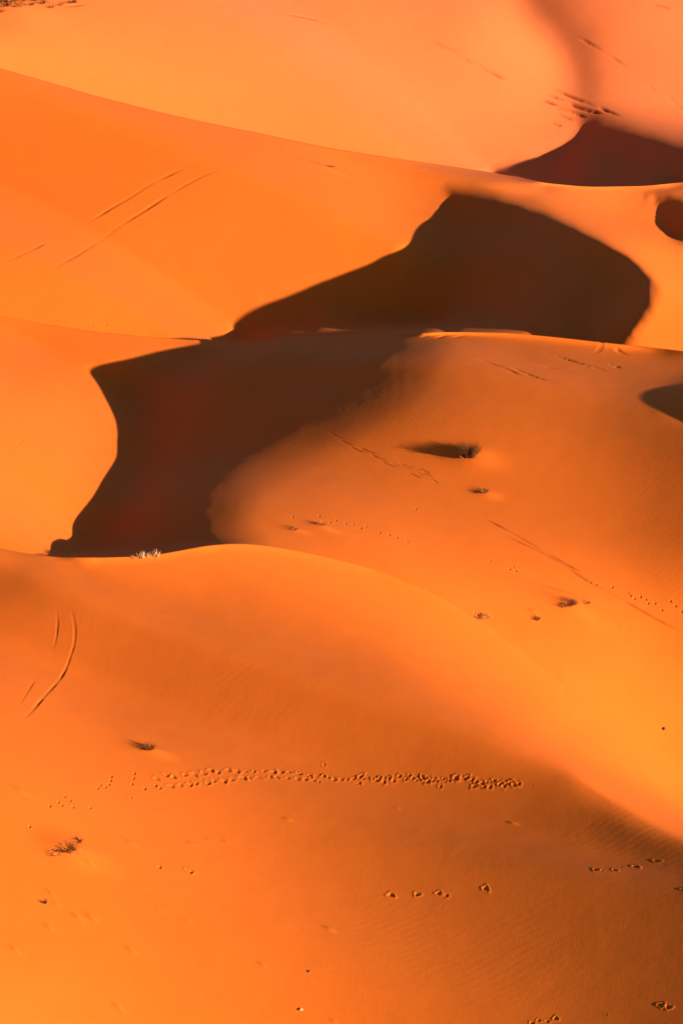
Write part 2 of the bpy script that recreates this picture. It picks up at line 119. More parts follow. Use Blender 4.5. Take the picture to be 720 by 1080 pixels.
    -4,-3,-4,-5,-5,-4,-9,7,-8,-1,0,-1,0,2,6,7,7,6,2,3,1,1,2,-1,1,-6,-2,25,94,138,160,165,103,123,94,85,87,115,132,72,-45,-147,-303,-776,-659,-353,-69,205,221,29,102,20,
    -101,-69,17,17,16,-11,30,-7,-12,148,177,113,-26,-150,-215,-190,0,268,452,410,178,-90,-246,-260,-186,-99,-39,-14,-11,-16,-30,-43,-55,-61,-55,-39,-10,30,71,97,87,51,20,
    6,3,186744,-186888,-6,0,1,0,3,3,5,12,13,14,15,19,21,24,23,-4,-51,-6,14,-9,10,5,10,12,10,8,3,-2,-4,-1,-1,-1,0,1,9,20,20,13,3,-3,-4,-5,-4,-7,-2,-4,0,9,12,12,6,-18,13,
    -6,-10,5,4,2,1,-2,-4,-4,-2,-3,-5,-5,-4,-1,-23,30,-29,-4,-10,-16,-19,-17,-16,-6,-4,2,6,7,8,9,10,13,17,23,43,43,90,108,140,176,144,185,148,117,102,92,77,18,-82,-256,
    -429,-547,-580,-546,-482,-377,-141,245,583,706,324,95,25,3,3,0,10,13,18,14,6,-5,-11,-16,-14,-16,-6,-9,7,2,15,6,11,-50,-45,-35,5,13,-29,-20,14,9,9,9,9,11,8,7,7,7,6,4,
    5,5,-3,186201,-186348,-2,0,1,0,4,4,2,0,-1,0,3,6,10,15,20,3,-35,-2,5,-8,3,2,8,9,9,8,4,3,2,3,5,6,7,10,17,25,27,19,11,5,1,0,1,-2,2,0,6,13,15,16,9,-14,12,-7,-5,3,6,3,0,
    -5,-6,-6,-8,-6,-8,-8,-7,1,-21,28,-18,5,0,-6,-8,-9,-13,-14,-20,-24,-20,-14,-6,-3,1,2,4,3,10,7,22,30,45,70,56,86,69,59,48,40,36,14,-17,-82,-136,-156,-141,-101,-59,-11,
    83,231,287,140,-239,-249,-46,9,2,-1,9,13,17,16,7,-3,-11,-14,-17,-14,-13,0,-5,11,6,13,4,-44,-61,-22,11,3,-41,4,9,10,7,10,9,10,8,6,7,7,5,5,5,2,3,185657,-185805,0,0,0,2,
    1,1,0,-2,-3,-2,-1,1,4,6,9,3,-18,-3,1,-8,0,-1,4,4,4,6,2,3,2,4,6,5,9,11,16,23,25,22,15,10,7,6,7,3,8,5,10,17,21,20,15,-6,15,0,-1,9,11,9,4,-1,-5,-7,-6,-9,-10,-11,-11,-3,
    -24,26,-17,6,4,0,3,1,0,-5,-17,-30,-37,-33,-27,-20,-13,-7,-5,-4,-1,-6,1,-1,3,13,8,24,21,27,18,11,9,4,5,4,11,34,56,81,96,91,89,112,102,5,-161,-122,-17,-58,-107,-114,
    -52,-21,5,13,10,2,-8,-14,-18,-18,-18,-21,-70,35,-31,20,40,56,19,-9,-35,-42,-88,3,12,8,8,8,9,10,7,7,6,7,4,6,4,3,4,185112,-185259,-1,1,0,0,0,0,-2,0,-2,-2,-2,0,0,1,2,1,
    -7,-2,-3,-6,-3,-2,1,0,2,1,0,0,1,1,4,3,5,8,12,17,20,18,14,12,10,10,10,8,11,9,14,20,24,23,21,2,21,7,6,17,18,16,12,5,2,-2,-3,-6,-8,-12,-12,-6,-28,27,-23,4,3,3,4,8,9,9,
    -4,-23,-33,-40,-40,-37,-31,-23,-18,-11,-9,-8,-6,-6,-6,-3,-5,-3,-4,4,-1,-6,-7,-5,8,28,51,74,91,103,101,77,42,32,47,65,76,109,86,-41,-136,-202,-146,-111,-67,-29,-7,1,
    -3,-10,-17,-20,-14,-19,-72,44,-120,-19,-3,94,101,77,17,-27,-139,-29,2,5,0,0,1,5,7,7,7,5,5,5,4,4,4,184568,-184715,0,0,0,0,-1,-1,0,-1,-2,-1,-2,-1,-1,-1,0,0,-3,-2,-3,-7,
    -3,-2,-2,1,0,-1,-1,-1,-2,0,0,2,2,4,7,10,12,13,9,8,10,9,9,10,10,11,15,20,23,25,23,8,25,13,14,23,25,24,20,15,9,7,5,2,-3,-8,-7,-4,-30,29,-24,2,0,0,2,7,12,13,7,-10,-22,
    -32,-37,-40,-41,-38,-33,-27,-19,-19,-10,-10,-8,-7,-9,-5,-8,-26,-18,-9,-12,-8,1,17,30,38,55,73,72,49,18,9,52,141,244,289,214,67,-57,-195,-181,-193,-168,-132,-82,-38,
    -12,-5,-11,-19,-17,-12,-27,30,-158,-74,-28,13,78,126,93,52,-93,-25,12,8,-9,-12,-12,-9,-7,-7,-5,3,4,5,5,2,8,184024,-184170,-1,1,-1,0,-1,0,-1,-1,-2,-1,-3,0,-1,-1,-1,-1,
    -1,-2,-4,-7,-3,-2,-1,-1,0,-1,-1,-2,-2,-1,0,0,1,3,4,6,9,5,6,3,5,4,6,6,8,8,12,16,19,22,20,13,24,16,19,26,28,31,27,22,19,17,14,12,7,2,1,2,-26,38,-23,4,2,-3,-1,3,8,12,7,
    -4,-14,-20,-26,-30,-37,-39,-41,-41,-33,-33,-22,-17,-14,-10,-11,-8,-19,-67,-35,-13,-15,-16,-9,-2,-1,-1,18,60,44,24,12,21,67,164,300,374,327,212,88,-88,-116,-187,-225,
    -237,-215,-149,-75,-28,-11,-12,-13,-12,-5,7,-111,-155,-13,-24,17,47,78,106,-5,23,53,34,13,3,10,-5,-17,-25,-27,-22,-16,-14,-2,4,7,183480,-183625,-1,0,0,-1,0,-1,0,-1,
    -3,-1,-2,-1,-1,-1,0,0,-3,-3,-3,-7,-3,-3,0,-1,0,-1,-1,-2,-2,-1,0,1,0,1,5,5,7,5,2,1,2,1,3,1,3,5,6,9,13,14,15,12,17,16,18,24,29,31,30,27,26,24,23,22,18,13,11,12,-14,46,
    -14,11,9,0,2,2,3,10,2,-7,-15,-16,-19,-20,-24,-30,-35,-44,-39,-48,-35,-29,-23,-16,-17,-12,-36,-82,-84,-32,-21,-24,-16,-15,-17,-22,0,51,14,-7,13,45,76,131,257,373,399,
    343,253,82,41,-71,-168,-265,-321,-304,-223,-123,-53,-19,-10,-6,0,6,-77,-219,-17,4,3,-18,24,52,7,47,89,53,43,34,71,45,15,12,-15,-33,-45,-46,-40,-32,-26,182937,-183082,
    0,-1,1,-1,-1,0,0,-2,-2,-2,-1,-1,-1,-1,0,-1,-3,-3,-4,-6,-3,-3,0,-2,1,-1,-1,-1,-2,-1,0,0,1,2,4,6,6,5,2,0,2,-1,1,0,2,1,3,5,7,8,7,6,10,10,13,18,22,26,28,26,27,27,28,28,
    25,23,22,23,-2,57,-4,25,18,12,10,9,8,10,0,-12,-20,-22,-22,-17,-18,-20,-24,-36,-35,-53,-41,-41,-35,-25,-29,-19,-29,-80,-166,-63,-19,-22,-13,-10,-17,-26,-18,16,-30,-43,
    23,66,62,55,156,312,410,418,388,261,246,139,6,-158,-316,-399,-386,-296,-185,-89,-34,-9,2,4,-55,-244,-24,0,-7,10,13,-14,-19,25,55,20,39,43,117,91,60,89,55,25,-12,-38,
    -52,-65,-67,182394,-182538,-1,0,0,0,-1,-1,0,-2,-1,-2,-1,-2,-1,0,0,-2,-3,-4,-2,-8,-2,-4,0,-1,1,-1,-1,-1,-2,0,0,0,1,2,4,7,6,5,3,1,0,0,0,1,0,1,1,5,4,5,4,2,4,4,6,11,12,
    18,18,20,21,24,25,29,28,27,28,30,11,60,11,37,31,27,24,23,21,21,7,-11,-23,-29,-28,-26,-21,-19,-20,-28,-28,-48,-37,-43,-42,-33,-40,-24,-23,-106,-235,-74,-2,-10,-5,-2,
    -5,-21,-32,-40,-80,-77,27,74,18,-22,63,219,348,393,444,382,437,377,260,69,-159,-353,-449,-445,-363,-248,-141,-60,-21,-4,-48,-229,-65,-2,6,8,-6,-12,12,16,-6,-17,-5,20,
    76,67,61,139,120,116,65,40,31,-7,-27,181852,-181996,-1,0,0,0,-1,-1,0,-2,-1,-1,-3,0,-2,0,0,-2,-3,-4,-3,-7,-3,-3,-1,0,-1,1,-1,-1,-1,-1,1,0,1,2,4,7,8,4,4,0,1,1,0,1,0,0,
    3,2,6,3,3,1,2,1,4,5,8,9,9,10,12,14,17,22,23,24,27,32,18,57,22,44,43,40,40,41,39,40,23,4,-16,-27,-32,-34,-32,-28,-27,-30,-26,-44,-29,-36,-38,-31,-47,-29,-32,-157,-267,
    -61,15,4,-1,1,-1,-17,-47,-82,-108,-84,13,52,-18,-63,12,138,223,282,383,388,535,560,507,352,117,-144,-348,-459,-471,-411,-309,-199,-106,-51,-74,-215,-116,4,6,-4,-10,8,
    13,0,-11,-8,13,7,-16,-4,17,84,101,151,109,126,154,98,66,181310,-181454,-1,-1,0,-1,0,0,-1,-1,-2,-1,-1,-2,-1,-1,0,-1,-4,-3,-4,-6,-4,-2,-2,0,1,0,-1,-1,-1,0,0,0,2,2,5,6,
    8,6,3,2,0,1,1,0,1,1,2,3,5,5,2,0,2,1,3,4,6,5,6,3,5,6,6,11,13,16,18,24,19,46,25,46,46,48,52,56,56,61,47,28,5,-13,-24,-34,-37,-40,-41,-44,-34,-48,-27,-30,-30,-23,-43,
    -25,-46,-198,-276,-48,20,4,0,-3,-6,-16,-57,-99,-114,-79,-8,16,-34,-59,2,88,118,152,235,272,487,602,639,591,425,179,-81,-290,-425,-472,-443,-361,-263,-174,-148,-214,
    -187,-35,-1,-13,7,13,-1,-8,0,4,5,-6,-9,11,3,-25,15,71,57,129,205,131,116,180768,-180911,-2,-2,-1,-1,0,-1,0,-1,-1,-2,-1,-1,-1,-1,0,-2,-2,-4,-2,-8,-3,-4,1,-1,1,-1,1,-2,
    0,-1,1,0,2,2,5,7,8,6,4,1,2,0,1,1,0,2,2,4,5,4,3,1,2,1,3,5,5,5,4,1,3,0,3,3,3,7,6,13,11,29,21,37,41,47,54,61,68,76,69,56,33,16,-3,-19,-31,-44,-50,-58,-48,-63,-36,-34,
    -31,-18,-31,-7,-62,-206,-257,-64,3,-6,-5,-9,-13,-21,-58,-96,-105,-72,-24,-12,-32,-34,13,61,62,72,100,120,306,477,589,677,646,510,283,34,-195,-366,-457,-467,-415,-333,
    -265,-263,-288,-180,-25,2,20,12,-4,-10,1,2,-1,-4,0,2,-6,3,19,-24,-23,44,102,52,85,180227,-180371,0,-3,-1,-3,-1,-2,0,-1,-2,0,-1,-1,-1,1,-1,-1,-2,-2,-4,-7,-3,-3,-1,1,0,
    0,0,0,-2,0,0,2,1,2,6,7,8,7,3,2,1,2,0,1,1,1,3,4,5,5,4,-1,4,2,2,6,5,6,3,3,-1,1,0,0,1,-1,2,3,2,13,11,22,27,35,44,56,66,80,82,75,64,47,29,10,-10,-31,-47,-63,-58,-76,-50,
    -49,-42,-27,-30,7,-73,-190,-214,-94,-30,-22,-11,-15,-20,-27,-54,-85,-85,-62,-34,-23,-21,-7,28,49,43,34,37,12,121,255,393,564,672,716,614,422,168,-87,-304,-443,-498,
    -473,-396,-343,-390,-390,-144,7,37,14,-3,-16,-6,-3,-2,-3,0,-1,2,5,-5,-16,23,11,-34,-30,11,179686,-179831,-2,0,-3,-2,-2,-3,-1,-2,-1,-1,-1,-1,1,0,0,0,1,-3,-4,-6,-3,-3,
    0,0,0,1,-1,-1,-1,1,0,0,3,2,6,7,9,6,4,2,1,1,1,1,2,0,3,5,6,4,5,0,3,2,3,6,6,5,5,2,1,-1,0,0,-1,-2,-2,0,-1,5,2,9,13,17,26,38,52,67,78,83,81,73,62,44,23,-2,-27,-52,-52,-83,
    -58,-63,-54,-37,-50,-20,-88,-161,-169,-110,-59,-40,-17,-22,-24,-29,-50,-67,-65,-50,-33,-22,-8,13,38,46,34,22,17,-37,24,82,199,300,491,700,766,723,555,304,17,-252,
    -455,-551,-530,-463,-473,-505,-296,-38,-2,-3,-20,-34,-20,-5,-2,-4,2,1,4,-5,-11,9,14,-11,-40,0,13,179008,-179130,-5,-4,-5,-5,-5,-5,-3,-5,-2,-4,-1,-2,0,0,0,2,5,-3,-3,
    -7,-2,-3,0,0,0,1,-2,0,-1,0,1,1,1,4,5,8,8,7,4,1,2,2,0,1,2,1,3,5,5,6,4,0,5,1,3,6,6,6,5,3,0,1,-1,-1,0,-2,-3,-1,-4,5,-1,4,4,6,10,16,29,43,58,69,80,83,82,74,59,34,7,-22,
    -31,-74,-56,-67,-62,-51,-84,-60,-105,-140,-141,-114,-77,-52,-24,-25,-26,-31,-41,-50,-47,-36,-26,-14,3,26,40,43,27,14,8,-53,7,38,90,67,239,462,652,798,813,689,439,104,
    -244,-506,-609,-590,-558,-553,-406,-110,-99,-47,-74,-71,-42,-4,-3,1,2,2,-3,-10,-3,10,1,-13,-20,5,11,177885,-177908,-19,-18,-16,-14,-15,-11,-11,-10,-9,-7,-6,-6,-3,-2,
    -2,1,10,-3,-1,-7,-2,-3,1,-1,1,-1,0,-1,0,-1,1,1,3,2,6,8,8,8,3,2,1,2,1,1,1,2,3,4,7,4,5,2,2,3,2,6,7,6,5,2,2,0,0,-1,0,-2,-3,0,-5,4,-2,4,2,3,3,5,9,19,29,43,56,71,82,85,83,
    69,45,18,4,-49,-39,-57,-62,-62,-121,-92,-122,-133,-129,-114,-88,-61,-29,-26,-27,-28,-32,-35,-32,-25,-16,-5,13,29,40,36,21,8,5,-54,17,40,54,14,70,177,347,595,816,911,
    838,558,129,-290,-564,-649,-638,-601,-487,-240,-208,-90,-161,-116,-72,-11,0,4,2,-3,-9,-10,3,6,0,-9,-8,2,1,176012,-175863,-33,-33,-32,-28,-26,-23,-22,-21,-19,-18,-15,
    -14,-11,-11,-7,-3,4,-2,-1,-7,-1,-1,0,0,1,0,0,-2,1,-1,2,0,3,3,5,9,9,7,3,2,2,1,1,1,2,1,3,5,6,5,4,2,3,1,4,5,6,7,5,3,1,1,-1,-1,0,-1,-2,-1,-3,3,-2,2,2,3,2,4,4,5,8,17,24,
    42,57,74,83,84,75,59,40,-13,-4,-26,-46,-67,-149,-116,-137,-136,-129,-114,-94,-67,-32,-27,-26,-24,-25,-25,-20,-15,-8,3,16,30,36,30,18,5,7,-47,27,38,42,29,42,52,87,215,
    551,855,1062,972,593,81,-360,-591,-656,-641,-569,-410,-310,-169,-261,-147,-91,-37,-7,0,-2,-10,-13,-3,6,4,1,-4,-6,-5,0,173322,-172985,-38,-41,-39,-37,-34,-33,-29,-30,
    -27,-26,-26,-24,-24,-21,-22,-19,-22,-6,-4,-6,-3,-2,0,2,0,2,-1,1,0,0,2,1,3,3,6,8,10,6,4,2,2,0,2,1,0,3,2,5,6,5,4,1,3,2,3,5,6,7,4,4,0,1,-1,0,0,-1,-1,-1,-3,4,-3,2,2,1,3,
    3,4,4,4,3,4,12,25,40,58,74,81,79,66,32,58,19,-23,-68,-164,-132,-147,-141,-131,-116,-95,-71,-34,-29,-24,-22,-19,-18,-15,-9,-1,7,17,27,31,28,16,8,13,-38,33,39,41,44,44,
    31,-10,-65,200,545,1005,1185,1012,530,-26,-398,-573,-630,-620,-539,-423,-312,-367,-180,-67,-64,-49,-32,-15,-22,-6,8,8,2,1,-1,-10,-7,-2,170023,-169550,-33,-34,-35,-35,
    -34,-32,-30,-30,-29,-28,-26,-26,-27,-28,-31,-44,-64,-25,-14,-18,-8,-8,-3,-2,0,-1,1,-1,2,1,3,2,4,4,6,9,10,6,4,2,1,0,2,1,1,1,3,4,6,5,4,1,2,2,2,5,6,6,5,2,1,1,-1,0,1,-1,
    -1,0,-3,3,-2,2,2,0,2,3,4,4,4,2,-1,0,4,9,23,40,57,69,74,95,122,56,-13,-67,-163,-135,-145,-141,-130,-115,-93,-71,-39,-28,-26,-20,-17,-16,-12,-7,1,8,17,23,29,27,19,14,
    21,-29,41,41,46,47,36,5,-54,-100,-12,198,678,1085,1239,942,377,-94,-379,-524,-596,-594,-527,-473,-482,-235,-36,-79,-140,-105,-42,-20,15,19,12,4,-6,-7,-14,-20,15,
    166499,-165990,-14,-20,-20,-21,-24,-23,-23,-22,-22,-20,-18,-19,-18,-21,-29,-54,-81,-49,-32,-41,-24,-23,-16,-13,-11,-8,-6,-3,-1,1,2,3,5,5,9,10,10,8,3,1,2,0,1,0,2,1,2,
    5,5,4,4,1,1,2,1,5,6,5,4,2,1,0,0,0,1,0,0,-1,-3,4,-2,1,1,2,1,2,4,3,5,0,1,0,-2,-1,1,7,20,33,78,158,137,52,-10,-55,-147,-118,-133,-132,-124,-108,-90,-71,-38,-32,-28,-21,
    -17,-18,-12,-9,1,7,16,21,28,29,25,22,32,-19,45,45,46,39,20,-18,-63,-83,-62,8,297,739,1190,1185,769,257,-104,-329,-473,-551,-565,-581,-570,-321,-115,-111,-276,-196,
    -74,8,61,31,23,11,-23,-40,-33,-55,61,163157,-162712,3,1,0,-3,-8,-8,-9,-11,-8,-7,-6,-4,-5,-6,-14,-37,-62,-53,-42,-62,-39,-38,-33,-29,-28,-24,-22,-18,-14,-8,-4,-1,2,4,
    9,12,13,9,5,2,1,0,1,-1,2,1,2,4,6,4,4,-1,1,1,1,4,6,4,3,2,0,0,0,1,1,0,-1,1,-4,5,-4,3,0,1,1,3,2,5,2,3,-1,0,-2,0,-3,-3,-4,5,86,157,92,40,-3,-37,-120,-95,-113,-117,-113,
    -99,-86,-67,-41,-34,-30,-23,-22,-19,-18,-9,-3,6,14,21,31,32,33,33,42,-12,51,43,40,28,2,-30,-59,-66,-67,-45,71,367,902,1163,1056,581,188,-76,-272,-415,-514,-600,-611,
    -393,-218,-253,-471,-290,-87,58,124,38,43,26,-49,-121,-63,-13,151,160305,-159997,20,17,17,12,10,7,4,4,6,6,8,10,9,9,6,-1,-19,-32,-34,-69,-39,-43,-39,-38,-38,-39,-38,
    -36,-31,-28,-23,-19,-12,-7,1,8,11,11,7,5,3,0,2,-1,1,0,2,6,4,5,3,-1,2,-1,1,3,4,5,3,0,0,-1,0,1,1,0,0,0,-4,5,-3,1,1,0,2,2,2,5,2,1,0,0,-1,-1,-3,-2,-5,-2,69,105,78,31,-2,
    -30,-98,-75,-94,-100,-101,-90,-78,-66,-41,-36,-33,-28,-25,-23,-22,-14,-5,4,14,23,34,40,41,42,51,-5,51,42,32,15,-10,-40,-58,-65,-69,-45,31,148,515,900,1158,817,436,
    174,-32,-217,-384,-545,-611,-452,-319,-401,-638,-325,-67,78,130,34,55,34,-56,-199,-81,86,233,158066,-157911,24,26,24,23,19,17,16,15,16,17,18,19,20,20,25,31,32,1,-14,
    -54,-24,-31,-31,-31,-34,-39,-40,-44,-42,-42,-41,-40,-36,-30,-21,-13,-5,-1,4,3,6,5,2,1,1,0,2,4,6,5,2,0,1,-1,1,3,4,4,2,-1,0,-2,0,0,2,-1,0,-1,-2,2,-2,2,-1,1,1,2,3,2,4,0,
    1,-2,0,-1,-1,-3,-9,6,54,60,63,24,-5,-24,-84,-60,-79,-88,-89,-82,-73,-63,-41,-40,-35,-31,-29,-27,-27,-17,-8,3,14,28,40,47,49,51,58,0,50,38,24,5,-20,-42,-57,-59,-57,
    -35,-1,44,232,615,1036,926,590,372,192,6,-207,-432,-578,-511,-428,-485,-576,-297,-65,34,54,8,21,16,-32,-154,-83,75,172,156395,-156365,20,23,23,22,22,21,19,21,21,22,
    24,22,24,25,34,52,66,29,15,-30,2,-9,-8,-11,-15,-21,-28,-33,-37,-40,-44,-47,-49,-49,-44,-39,-36,-33,-26,-14,-3,2,4,5,4,1,2,4,5,5,3,-1,2,-1,0,4,5,3,2,0,-3,-1,-1,-1,2,
    -1,-1,0,-4,2,-2,0,1,-1,2,1,2,4,1,2,-1,-1,0,-1,0,-2,-14,13,43,32,43,19,-6,-21,-73,-50,-70,-78,-80,-78,-69,-61,-43,-41,-37,-33,-32,-32,-30,-21,-10,4,17,33,46,56,57,57,
    64,1,51,33,18,-2,-23,-41,-51,-53,-51,-43,-41,-23,102,475,756,894,638,475,358,205,-6,-264,-476,-493,-455,-466,-450,-274,-134,-86,-70,-55,-30,-18,-17,-44,-24,15,42,
    155139,-155185,12,14,15,16,16,19,17,20,20,22,23,23,21,24,33,54,74,44,36,-4,26,18,16,16,12,6,-3,-9,-15,-21,-26,-36,-42,-45,-47,-48,-57,-66,-69,-59,-42,-23,-8,0,6,5,4,
    6,6,3,3,-1,1,-1,2,3,6,4,3,-1,-2,-2,-1,0,-1,0,-2,0,-5,2,-3,0,-1,-1,1,1,3,2,2,0,0,0,-2,-1,0,-4,-6,14,30,14,29,11,-7,-18,-64,-45,-63,-73,-75,-74,-68,-61,-43,-42,-39,-34,
    -33,-36,-33,-24,-11,6,22,40,53,63,65,63,66,3,50,29,14,-4,-23,-39,-49,-56,-65,-78,-93,-53,138,476,443,747,579,479,435,348,186,-56,-287,-372,-386,-389,-361,-297,-250,
    -226,-188,-125,-76,-44,-20,-8,-10,-13,2,154130,-154209,4,5,7,9,9,12,11,15,16,17,19,18,19,19,24,42,57,44,43,13,42,34,36,37,37,32,25,21,14,10,2,-5,-16,-20,-22,-31,-48,
    -75,-94,-100,-92,-76,-52,-31,-12,1,6,9,9,4,3,-2,0,-1,1,4,6,6,3,0,0,-2,-1,0,0,-2,-1,-2,-5,2,-4,-1,-2,0,-2,1,1,3,2,0,-1,-2,0,-3,-1,-2,2,11,21,3,17,4,-8,-19,-57,-41,-61,
    -68,-74,-73,-68,-61,-43,-43,-38,-35,-34,-38,-36,-26,-9,9,29,46,62,71,70,67,68,4,47,27,11,-6,-24,-40,-55,-71,-90,-115,-121,-52,195,532,279,570,431,393,423,414,324,154,
    -56,-185,-255,-296,-308,-327,-338,-323,-269,-192,-132,-85,-50,-24,-16,-16,-5,153248,-153338,0,1,3,2,4,5,8,7,11,11,13,13,15,13,17,23,32,31,36,19,42,38,42,48,48,48,46,
    44,41,39,35,29,22,19,18,12,-10,-46,-85,-110,-119,-119,-108,-89,-60,-36,-12,4,9,10,5,-2,0,-2,0,4,5,6,3,2,1,-1,1,1,1,-1,-2,-2,-6,1,-5,-1,-2,-2,-1,-2,2,0,1,0,-2,-1,-2,
    -3,0,1,4,11,13,-3,9,-3,-12,-18,-55,-40,-60,-68,-74,-73,-68,-62,-43,-42,-36,-34,-34,-39,-39,-26,-7,14,37,55,71,77,75,69,67,5,43,23,8,-10,-27,-48,-69,-90,-116,-132,
    -120,-24,235,554,263,412,262,277,350,397,386,300,156,16,-99,-183,-247,-314,-360,-358,-312,-248,-193,-145,-101,-63,-39,-22,-12,152431,-152525,0,0,0,1,1,2,3,4,6,7,8,8,
    10,10,10,11,11,16,25,13,31,29,37,43,46,49,52,54,54,58,58,58,54,59,63,63,45,8,-40,-77,-107,-126,-135,-134,-120,-97,-66,-34,-9,3,9,2,2,-2,0,2,4,5,3,2,0,2,1,4,3,1,-1,-3,
    -6,1,-5,-3,-2,-3,-2,-1,0,-1,-1,-4,0,-2,-2,-1,0,2,6,8,10,-7,4,-9,-15,-23,-53,-43,-61,-70,-76,-75,-67,-60,-45,-37,-35,-30,-35,-39,-40,-26,-3,21,46,65,79,84,77,70,65,1,
    39,18,2,-16,-37,-59,-84,-110,-130,-132,-85,27,259,511,301,293,137,170,254,327,366,363,297,184,57,-52,-151,-245,-314,-335,-317,-280,-243,-204,-160,-120,-80,-52,-33,
    151658,-151755,1,0,0,1,0,1,2,1,4,3,6,4,7,6,7,6,1,8,11,7,16,19,23,30,33,40,42,48,53,60,63,70,73,83,97,105,100,69,26,-16,-55,-88,-118,-140,-147,-146,-129,-98,-67,-34,
    -11,1,5,2,0,3,4,4,1,1,-1,0,3,5,4,5,0,1,-7,2,-7,-2,-3,-3,-2,-2,-4,-2,-4,-2,-1,1,-3,-1,0,1,6,7,9,-10,0,-13,-20,-27,-57,-47,-64,-76,-79,-75,-66,-58,-40,-35,-30,-29,-33,
    -41,-40,-24,2,31,55,75,89,89,79,67,60,-3,31,10,-6,-26,-47,-73,-98,-120,-131,-112,-41,90,268,436,332,204,70,94,160,232,300,348,352,290,186,81,-28,-134,-218,-267,-280,
    -279,-263,-244,-211,-176,-136,-100,-72,150934,-151035,1,1,1,2,-1,2,1,1,3,2,3,4,3,4,4,5,1,2,6,0,8,9,13,16,20,23,28,34,38,47,53,63,73,85,106,126,134,119,89,55,19,-20,
    -59,-98,-127,-152,-158,-151,-133,-106,-69,-36,-7,2,3,7,5,3,2,-2,-1,-2,1,3,6,4,4,4,-3,2,-6,-2,-3,-2,-8,-5,-9,0,1,3,1,-1,-2,-4,-3,0,4,5,10,-10,-3,-16,-27,-33,-64,-53,
    -72,-81,-81,-76,-63,-51,-35,-29,-27,-27,-34,-43,-39,-21,10,40,68,87,96,94,78,63,53,-12,23,0,-17,-37,-60,-84,-108,-120,-119,-82,13,164,267,340,314,136,50,58,90,143,
    211,285,334,325,271,190,95,-7,-97,-166,-210,-236,-248,-249,-238,-216,-187,-152,-122,150269,-150375,1,2,1,1,2,1,1,3,1,4,2,2,3,2,3,3,3,0,4,-2,4,4,6,8,10,12,16,17,23,28,
    36,44,54,70,91,119,136,141,130,112,89,58,22,-23,-62,-108,-136,-157,-168,-166,-146,-112,-62,-26,-3,6,9,8,1,-1,-3,-2,0,0,3,3,3,5,1,7,-5,1,-7,-9,-15,-9,-3,9,12,9,3,-3,
    -5,-9,-7,-4,0,5,10,-9,-4,-21,-34,-42,-72,-65,-80,-86,-82,-74,-56,-44,-23,-23,-27,-29,-36,-45,-36,-16,19,52,80,99,106,96,76,55,45,-22,11,-10,-29,-50,-71,-93,-110,-111,
    -97,-52,50,243,315,222,232,79,51,50,54,81,128,200,267,304,299,257,191,110,25,-53,-114,-161,-195,-218,-228,-228,-216,-192,-165,149665,-149775,1,0,1,1,2,3,1,3,3,3,3,2,
    2,3,1,4,1,2,2,-2,3,2,4,4,4,7,6,8,12,15,18,26,32,44,63,89,113,127,135,138,132,122,98,63,25,-25,-68,-108,-148,-178,-194,-191,-140,-99,-49,-13,4,10,6,1,-3,-1,-2,1,1,0,
    -2,2,-5,22,-7,-4,-19,-19,-16,-4,14,29,27,15,4,-7,-13,-15,-14,-10,-3,2,11,-10,-5,-25,-41,-53,-88,-78,-88,-90,-79,-66,-48,-33,-10,-17,-29,-35,-40,-45,-34,-8,29,65,95,
    111,113,98,72,48,33,-33,0,-23,-41,-62,-83,-99,-103,-90,-63,-12,76,284,315,171,144,33,41,46,43,48,72,121,180,242,275,277,245,194,125,55,-10,-65,-113,-153,-185,-205,
    -211,-205,-189,149098,-149208,-1,-1,0,0,2,2,2,3,4,4,3,3,3,2,2,2,3,1,3,-3,3,2,2,3,3,3,2,5,4,7,8,13,17,23,36,55,72,93,107,125,139,147,146,132,108,69,27,-18,-73,-130,
    -183,-227,-201,-182,-131,-75,-30,-5,4,5,0,-1,-1,2,2,-1,-2,-3,-13,19,-18,-18,-32,-31,-12,17,45,62,46,23,0,-15,-23,-25,-22,-16,-9,0,7,-11,-7,-30,-48,-66,-109,-97,-97,
    -88,-69,-55,-36,-15,3,-14,-34,-42,-47,-45,-29,1,40,79,109,123,120,98,67,38,24,-46,-11,-34,-55,-75,-93,-99,-91,-64,-26,33,119,302,239,155,66,18,29,35,36,35,45,66,102,
    163,218,248,254,232,192,140,85,33,-17,-68,-111,-149,-173,-185,-184,148498,-148593,-6,-3,-3,-1,-2,0,2,2,3,4,5,3,3,2,3,3,3,1,3,-3,3,2,1,3,2,2,2,1,2,3,4,6,7,11,20,29,39,
    53,66,85,109,133,150,160,161,145,120,87,33,-32,-111,-197,-202,-232,-211,-159,-105,-56,-23,-5,4,-1,1,2,7,1,-4,-7,-26,17,-42,-43,-56,-45,-1,56,97,103,69,29,-5,-24,-35,
    -39,-33,-25,-15,-3,4,-17,-11,-35,-57,-81,-137,-121,-105,-81,-57,-39,-12,10,17,-14,-45,-50,-51,-44,-25,10,53,93,121,135,122,96,61,30,15,-56,-21,-49,-67,-87,-101,-97,
    -72,-34,10,58,193,296,146,119,16,14,21,24,27,30,33,40,47,95,147,191,219,228,215,190,155,116,75,26,-24,-69,-105,-132,-148,147704,-147735,-19,-14,-12,-10,-8,-4,-4,-1,1,
    2,4,3,4,3,3,3,4,2,1,0,1,2,1,3,1,2,1,1,1,2,2,2,3,7,9,16,21,24,31,45,62,88,116,142,167,176,182,171,143,86,5,-102,-136,-216,-244,-223,-189,-140,-91,-47,-15,3,3,-1,0,1,
    -6,-11,-35,20,-70,-76,-88,-65,16,113,163,149,92,35,-8,-34,-46,-51,-47,-38,-23,-8,4,-30,-17,-44,-72,-97,-165,-141,-121,-76,-48,-14,30,47,34,-21,-56,-57,-53,-42,-21,19,
